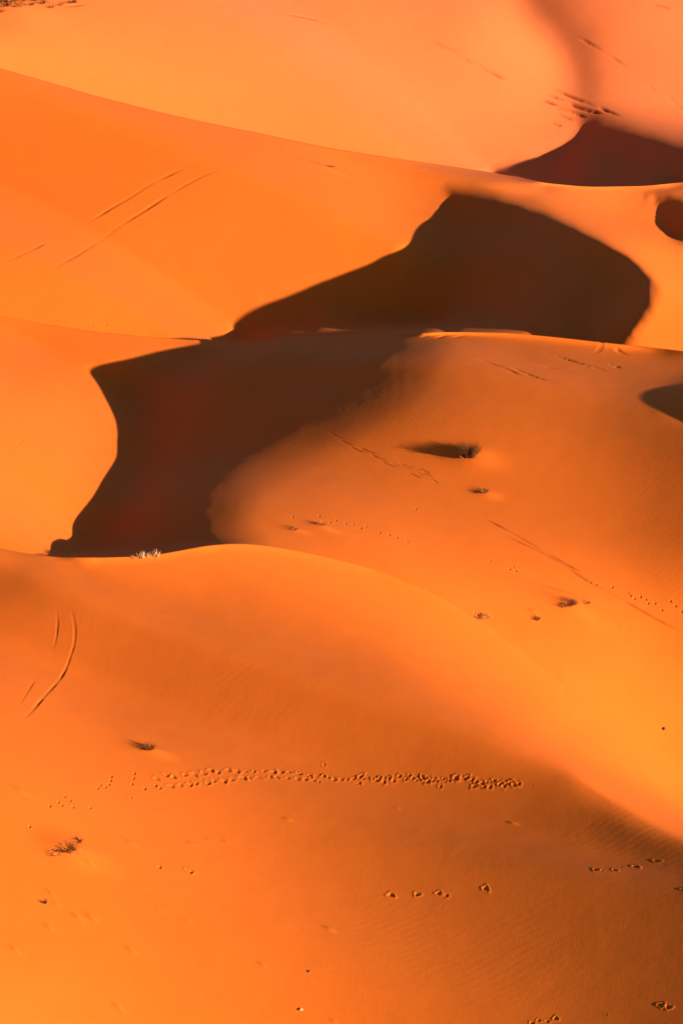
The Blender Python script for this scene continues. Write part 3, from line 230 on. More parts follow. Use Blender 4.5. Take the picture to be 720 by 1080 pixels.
    65,104,131,140,120,90,55,26,9,-62,-34,-61,-82,-100,-108,-89,-49,-3,38,79,271,256,97,49,-7,9,12,16,18,22,26,31,25,48,84,123,162,186,200,199,189,172,145,109,64,22,-19,
    -56,-86,146490,-146380,-39,-35,-31,-25,-22,-17,-13,-11,-5,-4,0,1,2,3,2,5,6,1,2,-2,3,1,1,3,1,1,1,1,1,2,0,2,2,4,6,9,11,12,11,17,26,42,62,92,126,156,190,212,216,190,129,
    32,-13,-126,-205,-232,-241,-225,-177,-106,-85,-24,-18,-24,-16,-4,-3,-8,-36,31,-88,-101,-115,-89,28,188,226,183,106,35,-8,-36,-48,-57,-56,-50,-33,-13,2,-49,-34,-67,
    -93,-105,-172,-142,-142,-96,-58,25,95,104,45,-31,-63,-59,-52,-39,-17,24,72,114,134,135,107,78,52,26,12,-66,-44,-78,-99,-116,-112,-76,-19,26,68,131,310,139,83,7,2,-3,
    2,6,7,12,18,24,23,28,40,67,98,129,153,172,186,189,184,165,138,105,70,31,-11,144732,-144430,-58,-52,-48,-41,-38,-33,-30,-26,-20,-15,-12,-8,-4,0,0,5,7,2,1,0,1,1,3,0,2,
    2,0,1,1,1,1,1,3,1,6,8,7,7,3,5,6,13,21,38,64,99,142,193,230,242,222,165,133,17,-91,-166,-224,-253,-216,-170,-244,-145,-94,-73,-48,-15,7,13,-12,75,-68,-91,-124,-108,26,
    251,255,182,94,26,-13,-32,-40,-45,-52,-51,-33,-11,-2,-75,-64,-102,-111,-86,-119,-88,-168,-186,-112,70,188,163,54,-42,-60,-52,-46,-36,-15,22,75,114,128,112,78,61,47,
    38,24,-63,-54,-98,-125,-133,-110,-52,14,61,99,169,266,91,51,-5,8,-6,-4,-3,-2,1,5,15,26,18,21,30,49,71,97,121,148,170,184,186,181,167,143,108,63,142479,-141988,-65,
    -60,-55,-50,-47,-43,-42,-38,-36,-34,-31,-25,-21,-12,-7,-1,8,1,3,-2,3,0,2,0,2,0,2,0,2,1,1,1,1,4,5,7,8,5,2,0,0,0,4,6,17,33,69,120,183,219,251,247,259,172,75,-16,-107,
    -175,-202,-261,-485,-358,-241,-167,-101,-32,28,65,62,174,19,-24,-89,-108,1,255,207,124,40,-8,-31,-32,-22,-18,-20,-26,-10,6,-1,-98,-95,-133,-110,-10,36,68,-190,-399,
    -239,103,293,201,49,-43,-40,-31,-38,-27,-18,12,65,107,101,61,32,32,47,61,50,-54,-62,-124,-158,-151,-98,-13,52,95,125,190,146,93,20,15,-2,0,-5,-5,-8,-7,-3,2,21,10,10,
    16,22,30,46,65,91,120,148,170,186,193,181,157,116,139902,-139271,-62,-57,-52,-48,-45,-41,-41,-40,-39,-44,-45,-48,-44,-39,-27,-16,-6,0,4,-3,1,0,1,1,1,1,1,1,1,1,2,0,3,
    2,5,8,7,6,2,0,1,-2,-2,-1,-2,-1,4,39,87,140,201,244,303,290,258,191,81,-42,-173,-355,-641,-609,-467,-329,-192,-59,59,148,199,349,186,108,-2,-71,-22,128,64,-10,-67,-88,
    -80,-51,-8,27,44,42,52,50,19,-104,-110,-137,-55,157,330,365,-186,-780,-455,85,380,174,31,-21,2,-3,-18,-17,-19,-7,37,81,48,-35,-29,-8,48,100,90,-36,-67,-152,-200,-174,
    -60,34,91,109,107,181,108,67,7,18,3,-2,-3,-7,-7,-7,-8,-3,8,2,3,8,10,12,13,21,35,60,89,122,151,169,170,156,140,137212,-136524,-56,-47,-42,-35,-30,-27,-22,-20,-25,-31,
    -42,-55,-64,-65,-60,-56,-48,-15,-5,-4,2,-1,1,1,2,0,2,0,2,1,1,1,2,3,5,7,9,4,3,0,0,-1,-1,-2,-3,2,-1,-18,-11,68,95,120,209,299,401,414,302,124,-128,-437,-741,-826,-705,
    -514,-310,-102,96,264,392,605,432,315,135,-15,-71,-85,-169,-229,-258,-243,-190,-110,-12,82,148,171,171,138,67,-78,-87,-83,87,464,800,818,-139,-1341,-767,-31,387,42,9,
    42,56,38,12,-2,-18,-30,-15,29,-49,-188,-102,-61,55,155,146,-11,-65,-180,-251,-194,2,84,104,86,129,129,87,38,26,4,13,-5,-2,-7,-7,-9,-7,-4,7,4,-6,-7,0,4,5,6,8,16,30,52,
    74,88,90,96,124,133218,-132536,-51,-48,-45,-39,-29,-24,-18,-16,-15,-18,-22,-28,-30,-45,-72,-112,-119,-43,1,12,12,11,8,6,4,5,4,3,4,5,3,4,3,6,10,15,14,6,1,-4,-6,-4,-3,
    -6,-4,-6,-3,1,5,15,27,46,82,321,735,579,263,-13,-266,-501,-697,-784,-721,-547,-322,-101,92,259,393,477,468,324,140,0,-76,-125,-180,-220,-253,-247,-199,-122,-38,56,
    155,241,240,90,3,-68,-54,-18,135,228,195,48,-13,-16,-20,-13,-11,-7,-6,-4,-5,-5,-7,-11,-13,-12,-8,-6,-4,-4,-4,-3,-4,-2,-2,0,-1,0,0,2,1,5,4,7,6,-5,-21,-20,-24,-21,-34,
    -28,-35,-4,0,-2,-4,-1,-4,19,26,33,52,52,32,14,16,16,27,56,104,126,94,0,-104,131929,-131219,-49,-50,-48,-46,-38,-30,-19,-12,-6,-4,-7,-11,-15,-25,-50,-90,-125,-89,-54,
    -25,-4,2,6,6,6,6,5,6,5,7,5,8,7,10,16,19,20,10,3,-3,-4,-6,-5,-4,-4,-5,-3,-1,-3,-2,-3,3,14,137,395,426,275,67,-153,-353,-511,-580,-539,-406,-233,-58,98,229,327,381,364,
    256,118,6,-67,-117,-164,-190,-210,-197,-154,-91,-19,56,132,182,160,57,34,10,42,41,74,85,81,40,-1,-22,-17,-17,-8,-10,-4,-5,-5,-5,-8,-11,-13,-12,-8,-5,-5,-4,-3,-5,-2,
    -3,-2,1,-2,1,-1,2,2,5,4,6,6,-8,-21,-25,-23,-30,-43,-27,-16,0,-5,-5,-2,2,-16,-10,-16,-29,-51,-75,-90,-91,-79,-48,-17,17,47,55,17,-53,-86,130571,-129818,-48,-51,-54,
    -53,-47,-40,-29,-16,-6,2,3,1,1,-4,-22,-58,-100,-103,-92,-67,-37,-18,-6,0,1,4,4,6,5,7,8,8,11,12,19,25,25,18,7,2,-2,-5,-5,-5,-4,-5,-1,-2,-3,-7,-12,-21,-29,1,132,251,
    227,104,-67,-224,-348,-400,-376,-281,-152,-20,97,196,262,293,268,193,96,7,-56,-107,-144,-158,-164,-149,-109,-57,-2,53,100,115,77,23,48,34,70,52,36,29,40,47,29,12,11,
    9,3,-9,-3,-7,-9,-12,-20,-25,-32,-26,-17,-10,-6,-3,-3,-5,-5,-3,-7,7,-3,1,0,-1,-3,-2,-1,0,-2,-6,-11,-15,-16,-19,-20,-16,-13,-16,-26,-34,-31,-36,-71,-62,-49,-55,-82,-90,
    -88,-78,-72,-34,2,19,29,19,-21,-56,-33,129156,-128358,-44,-50,-57,-57,-57,-50,-40,-28,-12,-2,5,8,11,10,3,-20,-58,-87,-100,-95,-75,-51,-30,-15,-6,-1,0,3,4,6,7,8,10,13,
    21,27,29,25,15,8,4,-1,-3,-5,-5,-4,-2,1,-3,-9,-22,-44,-67,-79,-27,94,150,101,-7,-123,-211,-251,-236,-174,-84,10,94,160,201,212,187,137,71,5,-47,-93,-123,-127,-124,
    -102,-69,-29,9,42,62,53,18,12,55,26,64,46,28,23,37,55,50,36,32,29,14,0,4,-2,-8,-14,-27,-42,-48,-43,-30,-18,-9,-6,-5,-6,-5,-5,-10,10,-6,2,-1,-6,-6,-6,-6,-6,-7,-6,-8,
    -10,-9,-11,-8,-8,-15,-36,-55,-74,-70,-73,-108,-93,-54,-45,-65,-41,-29,-25,-25,3,40,36,13,-4,-42,-28,33,127702,-126870,-34,-46,-52,-59,-61,-58,-52,-40,-25,-12,-2,6,12,
    18,18,12,-12,-54,-81,-96,-95,-83,-61,-40,-23,-12,-5,-2,1,2,6,5,8,13,17,27,29,29,22,17,11,7,2,-3,-3,-4,-3,-2,-4,-18,-36,-64,-100,-125,-107,-10,72,80,26,-47,-105,-134,
    -125,-87,-30,32,86,124,145,143,121,88,47,-1,-41,-78,-103,-98,-89,-64,-36,-12,12,25,27,10,-1,23,59,13,52,38,32,33,42,52,52,40,36,35,18,9,16,8,1,-10,-26,-48,-57,-54,
    -39,-23,-16,-7,-7,-7,-8,-5,-14,12,-9,0,-4,-8,-8,-11,-8,-9,-10,-11,-9,-12,-10,-8,-8,-12,-30,-65,-92,-108,-97,-75,-92,-80,-21,-6,-15,21,19,8,5,32,67,35,-4,-28,-41,14,
    83,126233,-125385,-22,-33,-44,-54,-60,-61,-60,-51,-39,-26,-14,-5,4,15,24,32,23,-15,-50,-73,-89,-93,-84,-68,-49,-32,-19,-10,-3,-2,3,2,6,8,15,20,27,27,25,23,20,15,11,3,
    2,-6,-8,-7,-12,-28,-52,-85,-119,-149,-138,-69,16,58,43,7,-29,-47,-45,-21,9,45,72,92,96,87,70,47,23,-9,-36,-66,-83,-74,-59,-35,-13,-3,8,10,5,-5,9,45,61,3,41,32,33,35,
    38,43,43,35,31,28,15,14,26,17,10,-2,-20,-43,-58,-56,-40,-26,-16,-9,-8,-8,-8,-8,-14,10,-13,-1,-7,-11,-12,-13,-11,-13,-13,-14,-15,-13,-12,-11,-17,-38,-59,-90,-115,-115,
    -93,-38,-29,-28,24,31,31,74,36,4,1,30,61,27,-20,-43,-28,42,91,124782,-123944,-5,-16,-31,-43,-52,-59,-61,-59,-48,-41,-29,-21,-10,4,18,36,42,15,-14,-41,-64,-79,-86,-81,
    -70,-57,-42,-26,-15,-7,-3,0,2,6,10,16,19,21,21,25,26,21,23,10,3,-9,-12,-16,-22,-40,-67,-97,-130,-152,-144,-91,-14,40,53,41,24,12,11,21,34,49,57,61,57,44,30,17,1,-16,
    -36,-54,-65,-51,-36,-11,0,1,4,2,-3,3,34,56,54,-2,30,23,29,28,29,33,35,30,25,16,10,13,27,21,16,5,-14,-35,-51,-49,-38,-22,-13,-8,-8,-7,-11,-7,-16,8,-13,-5,-9,-13,-15,
    -17,-15,-16,-17,-16,-17,-15,-14,-17,-38,-76,-86,-86,-102,-70,-53,0,24,29,69,45,43,76,32,-9,-15,7,32,10,-21,-36,-9,46,43,123379,-122578,16,1,-13,-27,-40,-50,-57,-58,
    -55,-48,-44,-37,-28,-14,3,27,44,30,11,-8,-31,-51,-67,-73,-74,-71,-62,-50,-36,-21,-12,-6,-1,3,7,11,13,14,15,20,31,21,24,9,3,-12,-16,-22,-33,-49,-76,-103,-129,-144,
    -132,-89,-26,32,59,63,55,49,45,45,47,44,42,34,26,13,3,-6,-15,-24,-34,-44,-49,-30,-13,4,9,6,0,0,1,21,54,44,37,-10,22,19,22,19,22,28,31,28,19,4,5,11,23,19,15,7,-7,-28,
    -42,-40,-29,-17,-9,-5,-7,-8,-9,-8,-16,8,-15,-5,-11,-15,-18,-18,-19,-18,-19,-18,-14,-15,-18,-26,-50,-119,-86,-44,-50,-7,-3,15,43,51,79,46,32,43,9,-22,-26,-13,1,-1,-15,
    -15,-1,21,3,122048,-121305,34,19,6,-9,-24,-37,-46,-52,-51,-53,-51,-50,-46,-34,-17,7,30,31,24,13,-2,-21,-36,-49,-59,-65,-69,-64,-57,-43,-31,-18,-10,-1,3,7,9,10,17,12,
    25,6,12,5,1,-14,-19,-29,-39,-55,-79,-100,-120,-124,-112,-74,-22,31,62,74,72,68,61,56,47,38,24,15,1,-6,-16,-21,-24,-29,-30,-35,-32,-11,3,17,15,5,0,2,9,34,50,23,17,-9,
    17,16,15,16,18,27,28,25,13,-3,3,8,17,15,11,8,-7,-22,-32,-31,-21,-11,-5,-3,-6,-7,-9,-6,-16,8,-15,-5,-11,-15,-18,-20,-19,-21,-18,-16,-11,-10,-17,-28,-49,-134,-52,-2,7,
    42,0,-1,38,51,58,34,16,9,-10,-28,-30,-24,-17,-9,-7,-4,3,1,16,120804,-120134,48,35,24,8,-6,-20,-32,-38,-44,-47,-54,-56,-59,-52,-39,-16,5,19,21,22,15,4,-7,-19,-30,-44,
    -56,-63,-65,-59,-53,-38,-26,-15,-4,5,6,14,15,-6,6,-1,-2,-5,-6,-19,-24,-34,-43,-57,-75,-92,-101,-101,-85,-53,-9,35,64,78,77,73,64,56,43,27,10,-3,-13,-20,-25,-28,-29,
    -26,-26,-24,-17,4,16,22,14,0,0,2,13,43,34,5,7,-8,17,11,13,13,20,23,25,22,5,-4,2,6,12,11,9,3,-5,-18,-25,-24,-14,-7,-2,-3,-4,-6,-8,-6,-12,5,-12,-6,-9,-14,-17,-19,-20,
    -19,-16,-12,-7,-7,-19,-29,-11,-79,-16,-1,18,38,-27,-17,25,45,37,19,1,-7,-18,-24,-28,-28,-27,-14,-2,4,0,13,64,119651,-119059,54,48,38,24,11,-3,-13,-24,-29,-38,-46,-58,
    -64,-63,-57,-41,-22,-3,9,15,19,17,13,9,0,-15,-30,-45,-55,-61,-62,-59,-48,-36,-12,2,-3,5,2,-13,-12,-11,-13,-17,-18,-26,-32,-38,-45,-56,-67,-76,-81,-73,-57,-28,6,42,65,
    75,75,69,59,49,34,16,-2,-15,-22,-28,-29,-28,-25,-24,-17,-12,-6,13,21,21,4,0,1,6,12,27,18,2,6,-2,15,9,12,15,18,20,22,16,0,-3,0,4,10,7,7,1,-5,-15,-20,-18,-10,-4,-1,-3,
    -3,-7,-5,-5,-11,4,-10,-4,-9,-13,-15,-17,-17,-18,-11,-9,-4,-7,-22,-24,18,6,2,-18,8,-1,-54,-22,26,36,20,7,-14,-10,-15,-18,-15,-21,-28,-22,-8,-1,15,58,103,118589,
    -118076,58,53,48,37,26,14,2,-5,-13,-22,-36,-50,-62,-68,-67,-61,-47,-27,-12,1,10,17,21,25,24,13,0,-17,-31,-46,-57,-65,-65,-42,-11,-37,-35,-12,-10,-16,-20,-21,-27,-28,
    -30,-36,-40,-42,-46,-50,-58,-58,-57,-46,-30,-4,22,50,63,70,67,59,50,38,24,5,-12,-23,-28,-29,-28,-23,-21,-16,-9,-3,4,15,18,8,1,-1,3,10,8,9,9,4,11,0,14,10,12,16,16,19,
    20,8,-3,-2,-2,4,6,5,5,1,-7,-11,-17,-14,-8,-2,-1,-2,-4,-5,-6,-4,-8,2,-9,-3,-9,-10,-15,-14,-14,-14,-9,-7,-4,-3,-9,-10,9,17,2,-3,-7,-20,-40,-14,15,19,8,-5,-21,-5,-7,-11,
    -2,-4,-17,-17,-14,-13,36,88,81,117610,-117170,56,55,53,45,37,28,18,12,4,-6,-21,-38,-52,-64,-71,-72,-66,-49,-33,-19,-7,6,19,29,36,33,25,10,-2,-20,-36,-53,-56,-30,-22,
    -105,-71,-32,-18,-23,-27,-32,-36,-42,-41,-46,-48,-44,-46,-44,-44,-42,-33,-20,-5,16,37,54,63,62,55,48,37,27,14,-5,-19,-29,-31,-27,-22,-17,-13,-10,-2,3,7,14,8,-3,-4,2,
    8,9,4,1,10,4,12,1,14,11,14,16,15,19,16,4,-4,-4,-2,2,4,5,2,0,-7,-10,-14,-11,-7,-2,0,-3,-3,-5,-6,-4,-6,0,-7,-4,-8,-9,-13,-12,-12,-10,-7,-6,-3,-2,-2,1,-3,-2,-4,-2,-11,
    -18,-16,-5,7,2,-4,-6,-11,4,-1,-4,-1,2,2,3,8,10,27,50,28,116706,-116331,51,53,53,50,45,37,32,25,20,11,-4,-23,-39,-55,-65,-74,-76,-64,-53,-39,-26,-9,5,25,37,41,38,32,
    23,8,-9,-30,-39,-22,-33,-109,-100,-66,-44,-38,-40,-43,-48,-53,-51,-57,-51,-49,-41,-38,-32,-22,-13,2,16,33,47,59,59,54,43,35,26,16,2,-12,-25,-33,-29,-24,-14,-9,-8,-4,
    0,6,5,8,-3,-6,-1,6,11,6,1,2,8,4,11,1,17,13,15,15,17,17,12,1,-4,-5,-2,0,4,3,1,-1,-7,-10,-12,-11,-5,-1,-2,-2,-4,-4,-6,-4,-7,0,-6,-5,-7,-9,-11,-12,-8,-9,-6,-5,-3,-4,-2,
    -3,-5,-5,-5,-7,-12,-13,-7,-4,2,-1,-2,1,3,6,2,3,3,8,12,16,15,15,12,13,3,115868,-115549,45,47,51,51,48,44,41,36,34,24,13,-7,-24,-40,-55,-68,-75,-73,-65,-56,-42,-29,-8,
    12,28,39,41,41,41,31,15,-5,-21,-16,-29,-78,-101,-95,-78,-67,-61,-58,-62,-65,-62,-62,-57,-48,-39,-28,-20,-6,6,19,34,44,55,60,55,44,34,23,13,6,-7,-19,-30,-33,-26,-18,
    -6,-4,-3,-3,1,4,3,0,-6,-3,5,11,7,5,1,4,3,2,13,2,19,15,16,16,17,15,8,0,-5,-6,-2,-1,4,2,1,-2,-7,-10,-13,-9,-6,-1,-1,-3,-4,-5,-5,-5,-7,0,-7,-4,-7,-10,-10,-11,-8,-7,-6,
    -5,-5,-4,-4,-5,-4,-2,-4,-6,-10,-9,-7,-1,-3,3,5,8,9,7,5,5,8,10,12,11,9,6,3,4,3,115087,-114815,37,41,47,48,49,48,45,44,44,37,25,9,-8,-25,-41,-56,-67,-72,-71,-64,-57,
    -42,-24,-2,14,27,35,41,47,44,34,15,0,-6,-16,-43,-83,-103,-106,-99,-88,-80,-78,-78,-71,-69,-60,-46,-35,-19,-8,8,21,34,45,52,60,57,51,37,23,12,3,-4,-15,-26,-31,-32,-22,
    -8,-2,1,-3,-3,0,2,1,-3,-2,4,9,8,5,4,3,2,0,1,15,5,21,15,18,17,15,13,3,0,-4,-7,-4,0,3,3,0,-2,-8,-10,-13,-9,-5,-2,-2,-2,-5,-6,-5,-6,-5,-2,-7,-4,-8,-8,-12,-9,-8,-7,-5,-5,
    -4,-4,-4,-3,-2,-1,-2,-4,-7,-7,-5,2,-3,7,9,9,8,8,5,6,5,8,5,4,4,3,4,4,6,114355,-114122,29,35,41,44,47,48,47,50,49,46,37,21,5,-9,-25,-41,-54,-65,-67,-67,-64,-51,-35,-16,
    -1,11,22,31,43,48,42,32,18,9,1,-15,-55,-94,-120,-125,-117,-105,-97,-91,-82,-74,-60,-46,-28,-12,4,18,34,45,51,58,58,57,45,29,16,1,-7,-14,-21,-30,-32,-26,-14,-3,2,1,-4,
    -2,1,1,-1,-1,6,8,7,3,5,6,3,-1,-2,4,15,7,22,17,19,17,13,6,4,-1,-5,-7,-3,-2,4,2,1,-4,-6,-12,-12,-9,-6,-1,-2,-4,-4,-6,-7,-4,-7,-2,-6,-5,-7,-9,-10,-10,-6,-6,-4,-3,-3,-2,
    -3,-1,-1,-1,-1,-2,-6,-6,-2,3,1,7,8,8,7,5,4,2,3,1,3,4,4,3,4,5,9,113661,-113457,21,26,35,39,43,46,48,50,53,53,43,31,19,3,-10,-26,-38,-52,-58,-64,-61,-55,-42,-26,-15,-4,
    5,17,31,40,43,38,32,24,20,8,-24,-73,-122,-142,-141,-130,-118,-106,-90,-81,-61,-42,-24,-3,12,29,42,50,57,58,58,51,41,22,7,-7,-16,-22,-27,-31,-28,-19,-6,1,3,0,-3,-1,2,
    0,-2,4,15,6,2,2,4,8,1,-2,0,4,16,10,21,19,19,15,9,4,2,-1,-6,-6,-4,-2,4,2,0,-2,-8,-11,-12,-10,-4,-2,-2,-3,-6,-6,-6,-5,-7,-1,-6,-5,-6,-9,-8,-9,-5,-4,-2,-2,-1,-1,-3,0,-1,
    -1,-1,-2,-5,-4,-2,2,4,6,6,5,5,3,2,-1,0,2,3,4,3,4,5,7,8,112992,-112805,10,18,27,32,39,42,46,50,54,55,49,39,26,16,1,-9,-24,-36,-46,-53,-54,-53,-42,-33,-23,-19,-10,1,14,
    27,34,35,37,34,36,29,6,-45,-111,-148,-161,-151,-138,-122,-101,-84,-63,-39,-18,2,21,34,49,53,58,57,55,46,35,16,-1,-14,-24,-29,-30,-27,-21,-12,0,3,3,1,-1,-1,1,-1,3,11,
    13,2,-1,3,6,5,2,-2,1,5,16,13,21,19,18,13,3,3,2,-2,-5,-7,-4,-2,3,3,-1,-2,-8,-10,-12,-8,-5,-2,-2,-3,-6,-6,-5,-6,-5,-2,-5,-4,-5,-8,-8,-5,-5,-3,0,-2,-1,-1,-1,-2,-2,0,-1,
    -3,-5,-3,-3,2,3,4,5,3,3,2,-1,1,-1,4,2,4,4,4,5,9,9,112335,-112153,-1,8,17,26,33,36,43,48,53,56,51,44,33,24,12,4,-9,-22,-31,-39,-44,-44,-38,-34,-27,-27,-24,-14,-4,10,
    19,25,33,38,42,46,31,-14,-86,-144,-170,-170,-157,-139,-109,-90,-63,-38,-13,8,26,39,50,56,56,54,50,41,29,9,-7,-21,-30,-31,-30,-20,-13,-5,3,5,3,1,-1,-1,-2,4,11,13,5,-3,
    1,4,6,5,0,1,2,6,17,12,23,18,17,7,2,1,1,-1,-6,-6,-5,-2,3,2,0,-3,-7,-10,-11,-7,-5,-2,-1,-4,-5,-5,-6,-4,-6,0,-5,-4,-4,-6,-7,-5,-4,-1,-2,0,-2,-1,-2,-3,-2,0,-3,-2,-5,-5,
    -3,0,4,2,2,4,2,1,1,0,1,3,3,5,4,4,6,8,10,111671,-111478,-15,-3,7,16,26,30,38,45,50,55,52,46,38,30,21,14,4,-8,-16,-25,-30,-33,-32,-27,-28,-29,-32,-28,-19,-8,2,10,22,32,
    44,50,49,15,-51,-127,-172,-183,-173,-152,-121,-94,-65,-34,-11,11,30,42,50,55,53,49,44,36,22,4,-14,-26,-32,-29,-25,-13,-6,1,4,4,3,2,-3,-3,2,12,14,9,-4,-3,3,4,6,4,3,1,
    4,6,18,13,21,19,12,3,1,1,1,-2,-6,-6,-6,-1,2,3,-1,-3,-6,-10,-9,-8,-4,0,-3,-3,-5,-5,-4,-5,-4,-1,-4,-2,-5,-6,-5,-5,-4,-1,-1,-2,-2,-2,-3,-3,-2,-2,-2,-3,-6,-5,-4,0,1,2,3,
    2,3,3,0,2,1,3,5,4,6,3,6,8,11,110982,-110762,-28,-18,-4,5,16,24,32,39,47,52,52,46,41,34,28,22,14,5,-3,-10,-16,-21,-21,-20,-22,-28,-35,-35,-31,-25,-15,-7,8,20,37,48,54,
    38,-16,-101,-163,-187,-186,-164,-129,-100,-66,-33,-9,15,29,43,49,52,49,43,39,30,15,-2,-20,-28,-30,-23,-17,-7,0,2,4,4,2,-2,-2,-1,11,15,9,3,-5,-1,2,6,4,6,4,3,4,8,16,14,
    21,15,9,1,0,1,-1,-2,-5,-7,-4,-3,3,1,1,-4,-6,-8,-10,-5,-5,0,-2,-4,-3,-6,-4,-3,-4,-2,-3,-2,-5,-4,-7,-5,-2,-3,-2,-1,-3,-3,-3,-4,-3,-2,-2,-5,-5,-6,-5,0,0,3,2,4,3,4,1,2,2,
    4,5,5,5,5,4,9,11,110252,-109990,-41,-31,-19,-7,6,14,25,33,42,48,49,47,41,36,34,27,22,17,8,4,-3,-8,-10,-10,-13,-24,-32,-38,-38,-36,-32,-23,-10,7,24,40,50,46,15,-68,
    -145,-185,-192,-173,-138,-102,-67,-34,-7,15,29,41,46,48,44,38,32,24,10,-8,-21,-30,-26,-15,-8,-1,2,1,4,1,1,-3,0,8,12,10,4,1,0,0,2,4,6,7,5,3,6,8,16,13,21,10,5,2,-2,0,0,
    -2,-6,-6,-6,-1,2,1,1,-4,-6,-7,-8,-7,-3,-1,-1,-3,-5,-4,-4,-4,-4,0,-5,-1,-5,-5,-6,-5,-4,-2,-2,-2,-4,-3,-4,-4,-4,-3,-2,-5,-5,-7,-4,-2,2,2,4,5,3,4,3,2,4,3,6,6,4,6,4,8,11,
    109473,-109159,-51,-43,-32,-20,-8,4,15,26,36,44,44,45,41,39,34,32,30,23,20,16,8,4,2,1,-4,-15,-26,-36,-41,-41,-44,-39,-27,-9,9,29,40,45,29,-34,-122,-176,-193,-177,
    -141,-106,-66,-35,-7,13,27,38,43,42,38,33,27,18,6,-11,-23,-28,-20,-7,-1,2,3,0,0,1,-1,0,7,11,7,4,2,4,2,0,1,5,8,8,6,4,6,8,16,13,17,6,4,2,-3,-1,0,-2,-6,-7,-4,-2,1,2,0,
    -3,-6,-7,-7,-7,-2,-1,-2,-3,-4,-5,-3,-4,-5,0,-4,-3,-4,-5,-7,-4,-4,-3,-3,-2,-4,-5,-4,-4,-5,-2,-4,-3,-6,-7,-4,-2,3,3,4,6,4,6,2,4,3,5,6,5,6,5,5,5,13,108642,-108273,-55,
    -51,-43,-34,-21,-8,3,17,28,37,41,41,40,37,37,35,33,30,29,25,20,15,13,10,7,-4,-19,-30,-36,-45,-49,-51,-43,-26,-7,13,29,37,34,-9,-102,-162,-186,-175,-141,-107,-67,-35,
    -9,10,25,32,38,37,34,28,21,14,2,-11,-23,-23,-14,-3,4,5,0,-1,-3,1,0,9,9,5,3,2,5,4,1,0,3,6,9,9,7,5,6,9,16,10,12,5,4,0,-3,-1,-1,-2,-6,-6,-5,-2,1,2,0,-3,-6,-6,-8,-6,-2,
    -2,-1,-3,-4,-5,-5,-3,-4,-2,-3,-4,-3,-6,-6,-6,-3,-4,-2,-4,-4,-5,-5,-5,-3,-4,-3,-4,-6,-6,-3,-2,3,4,6,6,6,5,4,4,5,4,7,5,6,4,5,5,11,107767,-107346,-55,-52,-51,-45,-33,
    -22,-10,7,17,31,34,37,36,37,37,35,36,36,35,33,29,25,22,22,17,5,-9,-21,-30,-40,-52,-59,-54,-42,-24,-3,13,24,31,5,-80,-147,-173,-170,-138,-105,-68,-37,-12,8,18,29,33,
    31,29,24,17,11,2,-12,-20,-19,-9,1,7,2,-1,-5,-3,3,7,12,4,0,2,5,5,4,-1,2,4,8,10,10,8,5,7,8,15,7,8,5,4,-2,-2,-2,-1,-3,-5,-7,-5,-1,0,2,-1,-2,-5,-8,-7,-5,-3,-2,-1,-3,-5,
    -5,-5,-3,-5,-1,-4,-3,-4,-5,-8,-5,-3,-5,-2,-4,-5,-5,-5,-6,-3,-4,-2,-4,-6,-6,-3,0,3,5,7,7,7,7,5,4,4,7,4,7,4,5,2,6,11,106862,-106402,-45,-50,-52,-51,-44,-35,-21,-9,8,20,
    27,31,33,35,34,36,37,38,41,38,38,33,31,31,26,16,1,-10,-22,-33,-49,-61,-63,-54,-39,-20,-4,8,19,10,-63,-127,-160,-160,-133,-103,-68,-39,-15,2,15,23,27,28,24,20,15,11,0,
    -10,-15,-16,-6,3,6,0,-5,-7,1,7,12,5,0,0,6,8,2,3,0,4,4,11,10,11,8,6,7,8,10,3,9,5,2,-1,-4,-2,-2,-2,-6,-6,-5,-3,2,1,-1,-3,-5,-7,-7,-6,-3,-1,-3,-2,-6,-5,-5,-4,-4,-2,-3,
    -3,-4,-7,-6,-5,-5,-3,-4,-5,-4,-5,-7,-4,-4,-3,-2,-5,-5,-6,-3,2,4,7,8,8,8,8,5,5,5,5,5,6,3,4,3,4,10,105942,-105457,-32,-42,-47,-52,-50,-45,-34,-21,-5,7,19,23,28,30,33,
    35,37,38,44,44,43,39,41,38,37,24,11,0,-11,-24,-42,-59,-67,-64,-50,-35,-21,-7,4,3,-54,-110,-143,-149,-125,-101,-67,-41,-19,-3,10,17,24,24,21,18,13,10,2,-8,-13,-12,-5,
    4,3,-3,-9,-4,7,10,8,1,-2,3,11,6,2,3,1,4,8,9,13,10,9,7,5,6,5,4,8,4,2,-3,-3,-3,-2,-2,-6,-7,-5,-2,0,1,0,-3,-7,-6,-8,-6,-2,-2,-2,-4,-6,-5,-5,-4,-4,-2,-3,-3,-4,-6,-7,-6,
    -4,-4,-4,-5,-5,-6,-4,-6,-4,-2,-3,-4,-6,-4,-2,2,7,8,10,9,9,7,7,5,4,5,4,4,4,3,2,5,9,105022,-104526,-19,-30,-38,-46,-52,-49,-44,-34,-18,-6,7,14,20,27,29,33,35,39,43,48,
    46,47,46,46,45,34,20,10,0,-14,-33,-53,-67,-67,-61,-48,-34,-23,-10,-10,-52,-98,-129,-137,-117,-97,-67,-42,-24,-7,6,12,21,21,19,17,12,10,4,-6,-11,-11,-5,2,0,-5,-8,3,10,
    7,4,-1,3,6,10,3,3,3,3,6,8,10,14,11,9,6,3,1,5,3,8,3,1,-2,-5,-3,-2,-3,-5,-7,-6,-3,1,0,0,-4,-6,-8,-7,-6,-2,-3,-2,-4,-5,-7,-5,-3,-5,-1,-3,-3,-4,-6,-7,-7,-4,-5,-5,-3,-6,
    -5,-6,-4,-4,-3,-3,-3,-5,-4,0,4,10,9,10,9,11,7,7,4,4,4,3,3,4,2,3,3,10,104113,-103619,-6,-16,-28,-37,-46,-49,-50,-42,-31,-19,-8,4,11,19,26,29,33,38,42,49,49,50,52,53,
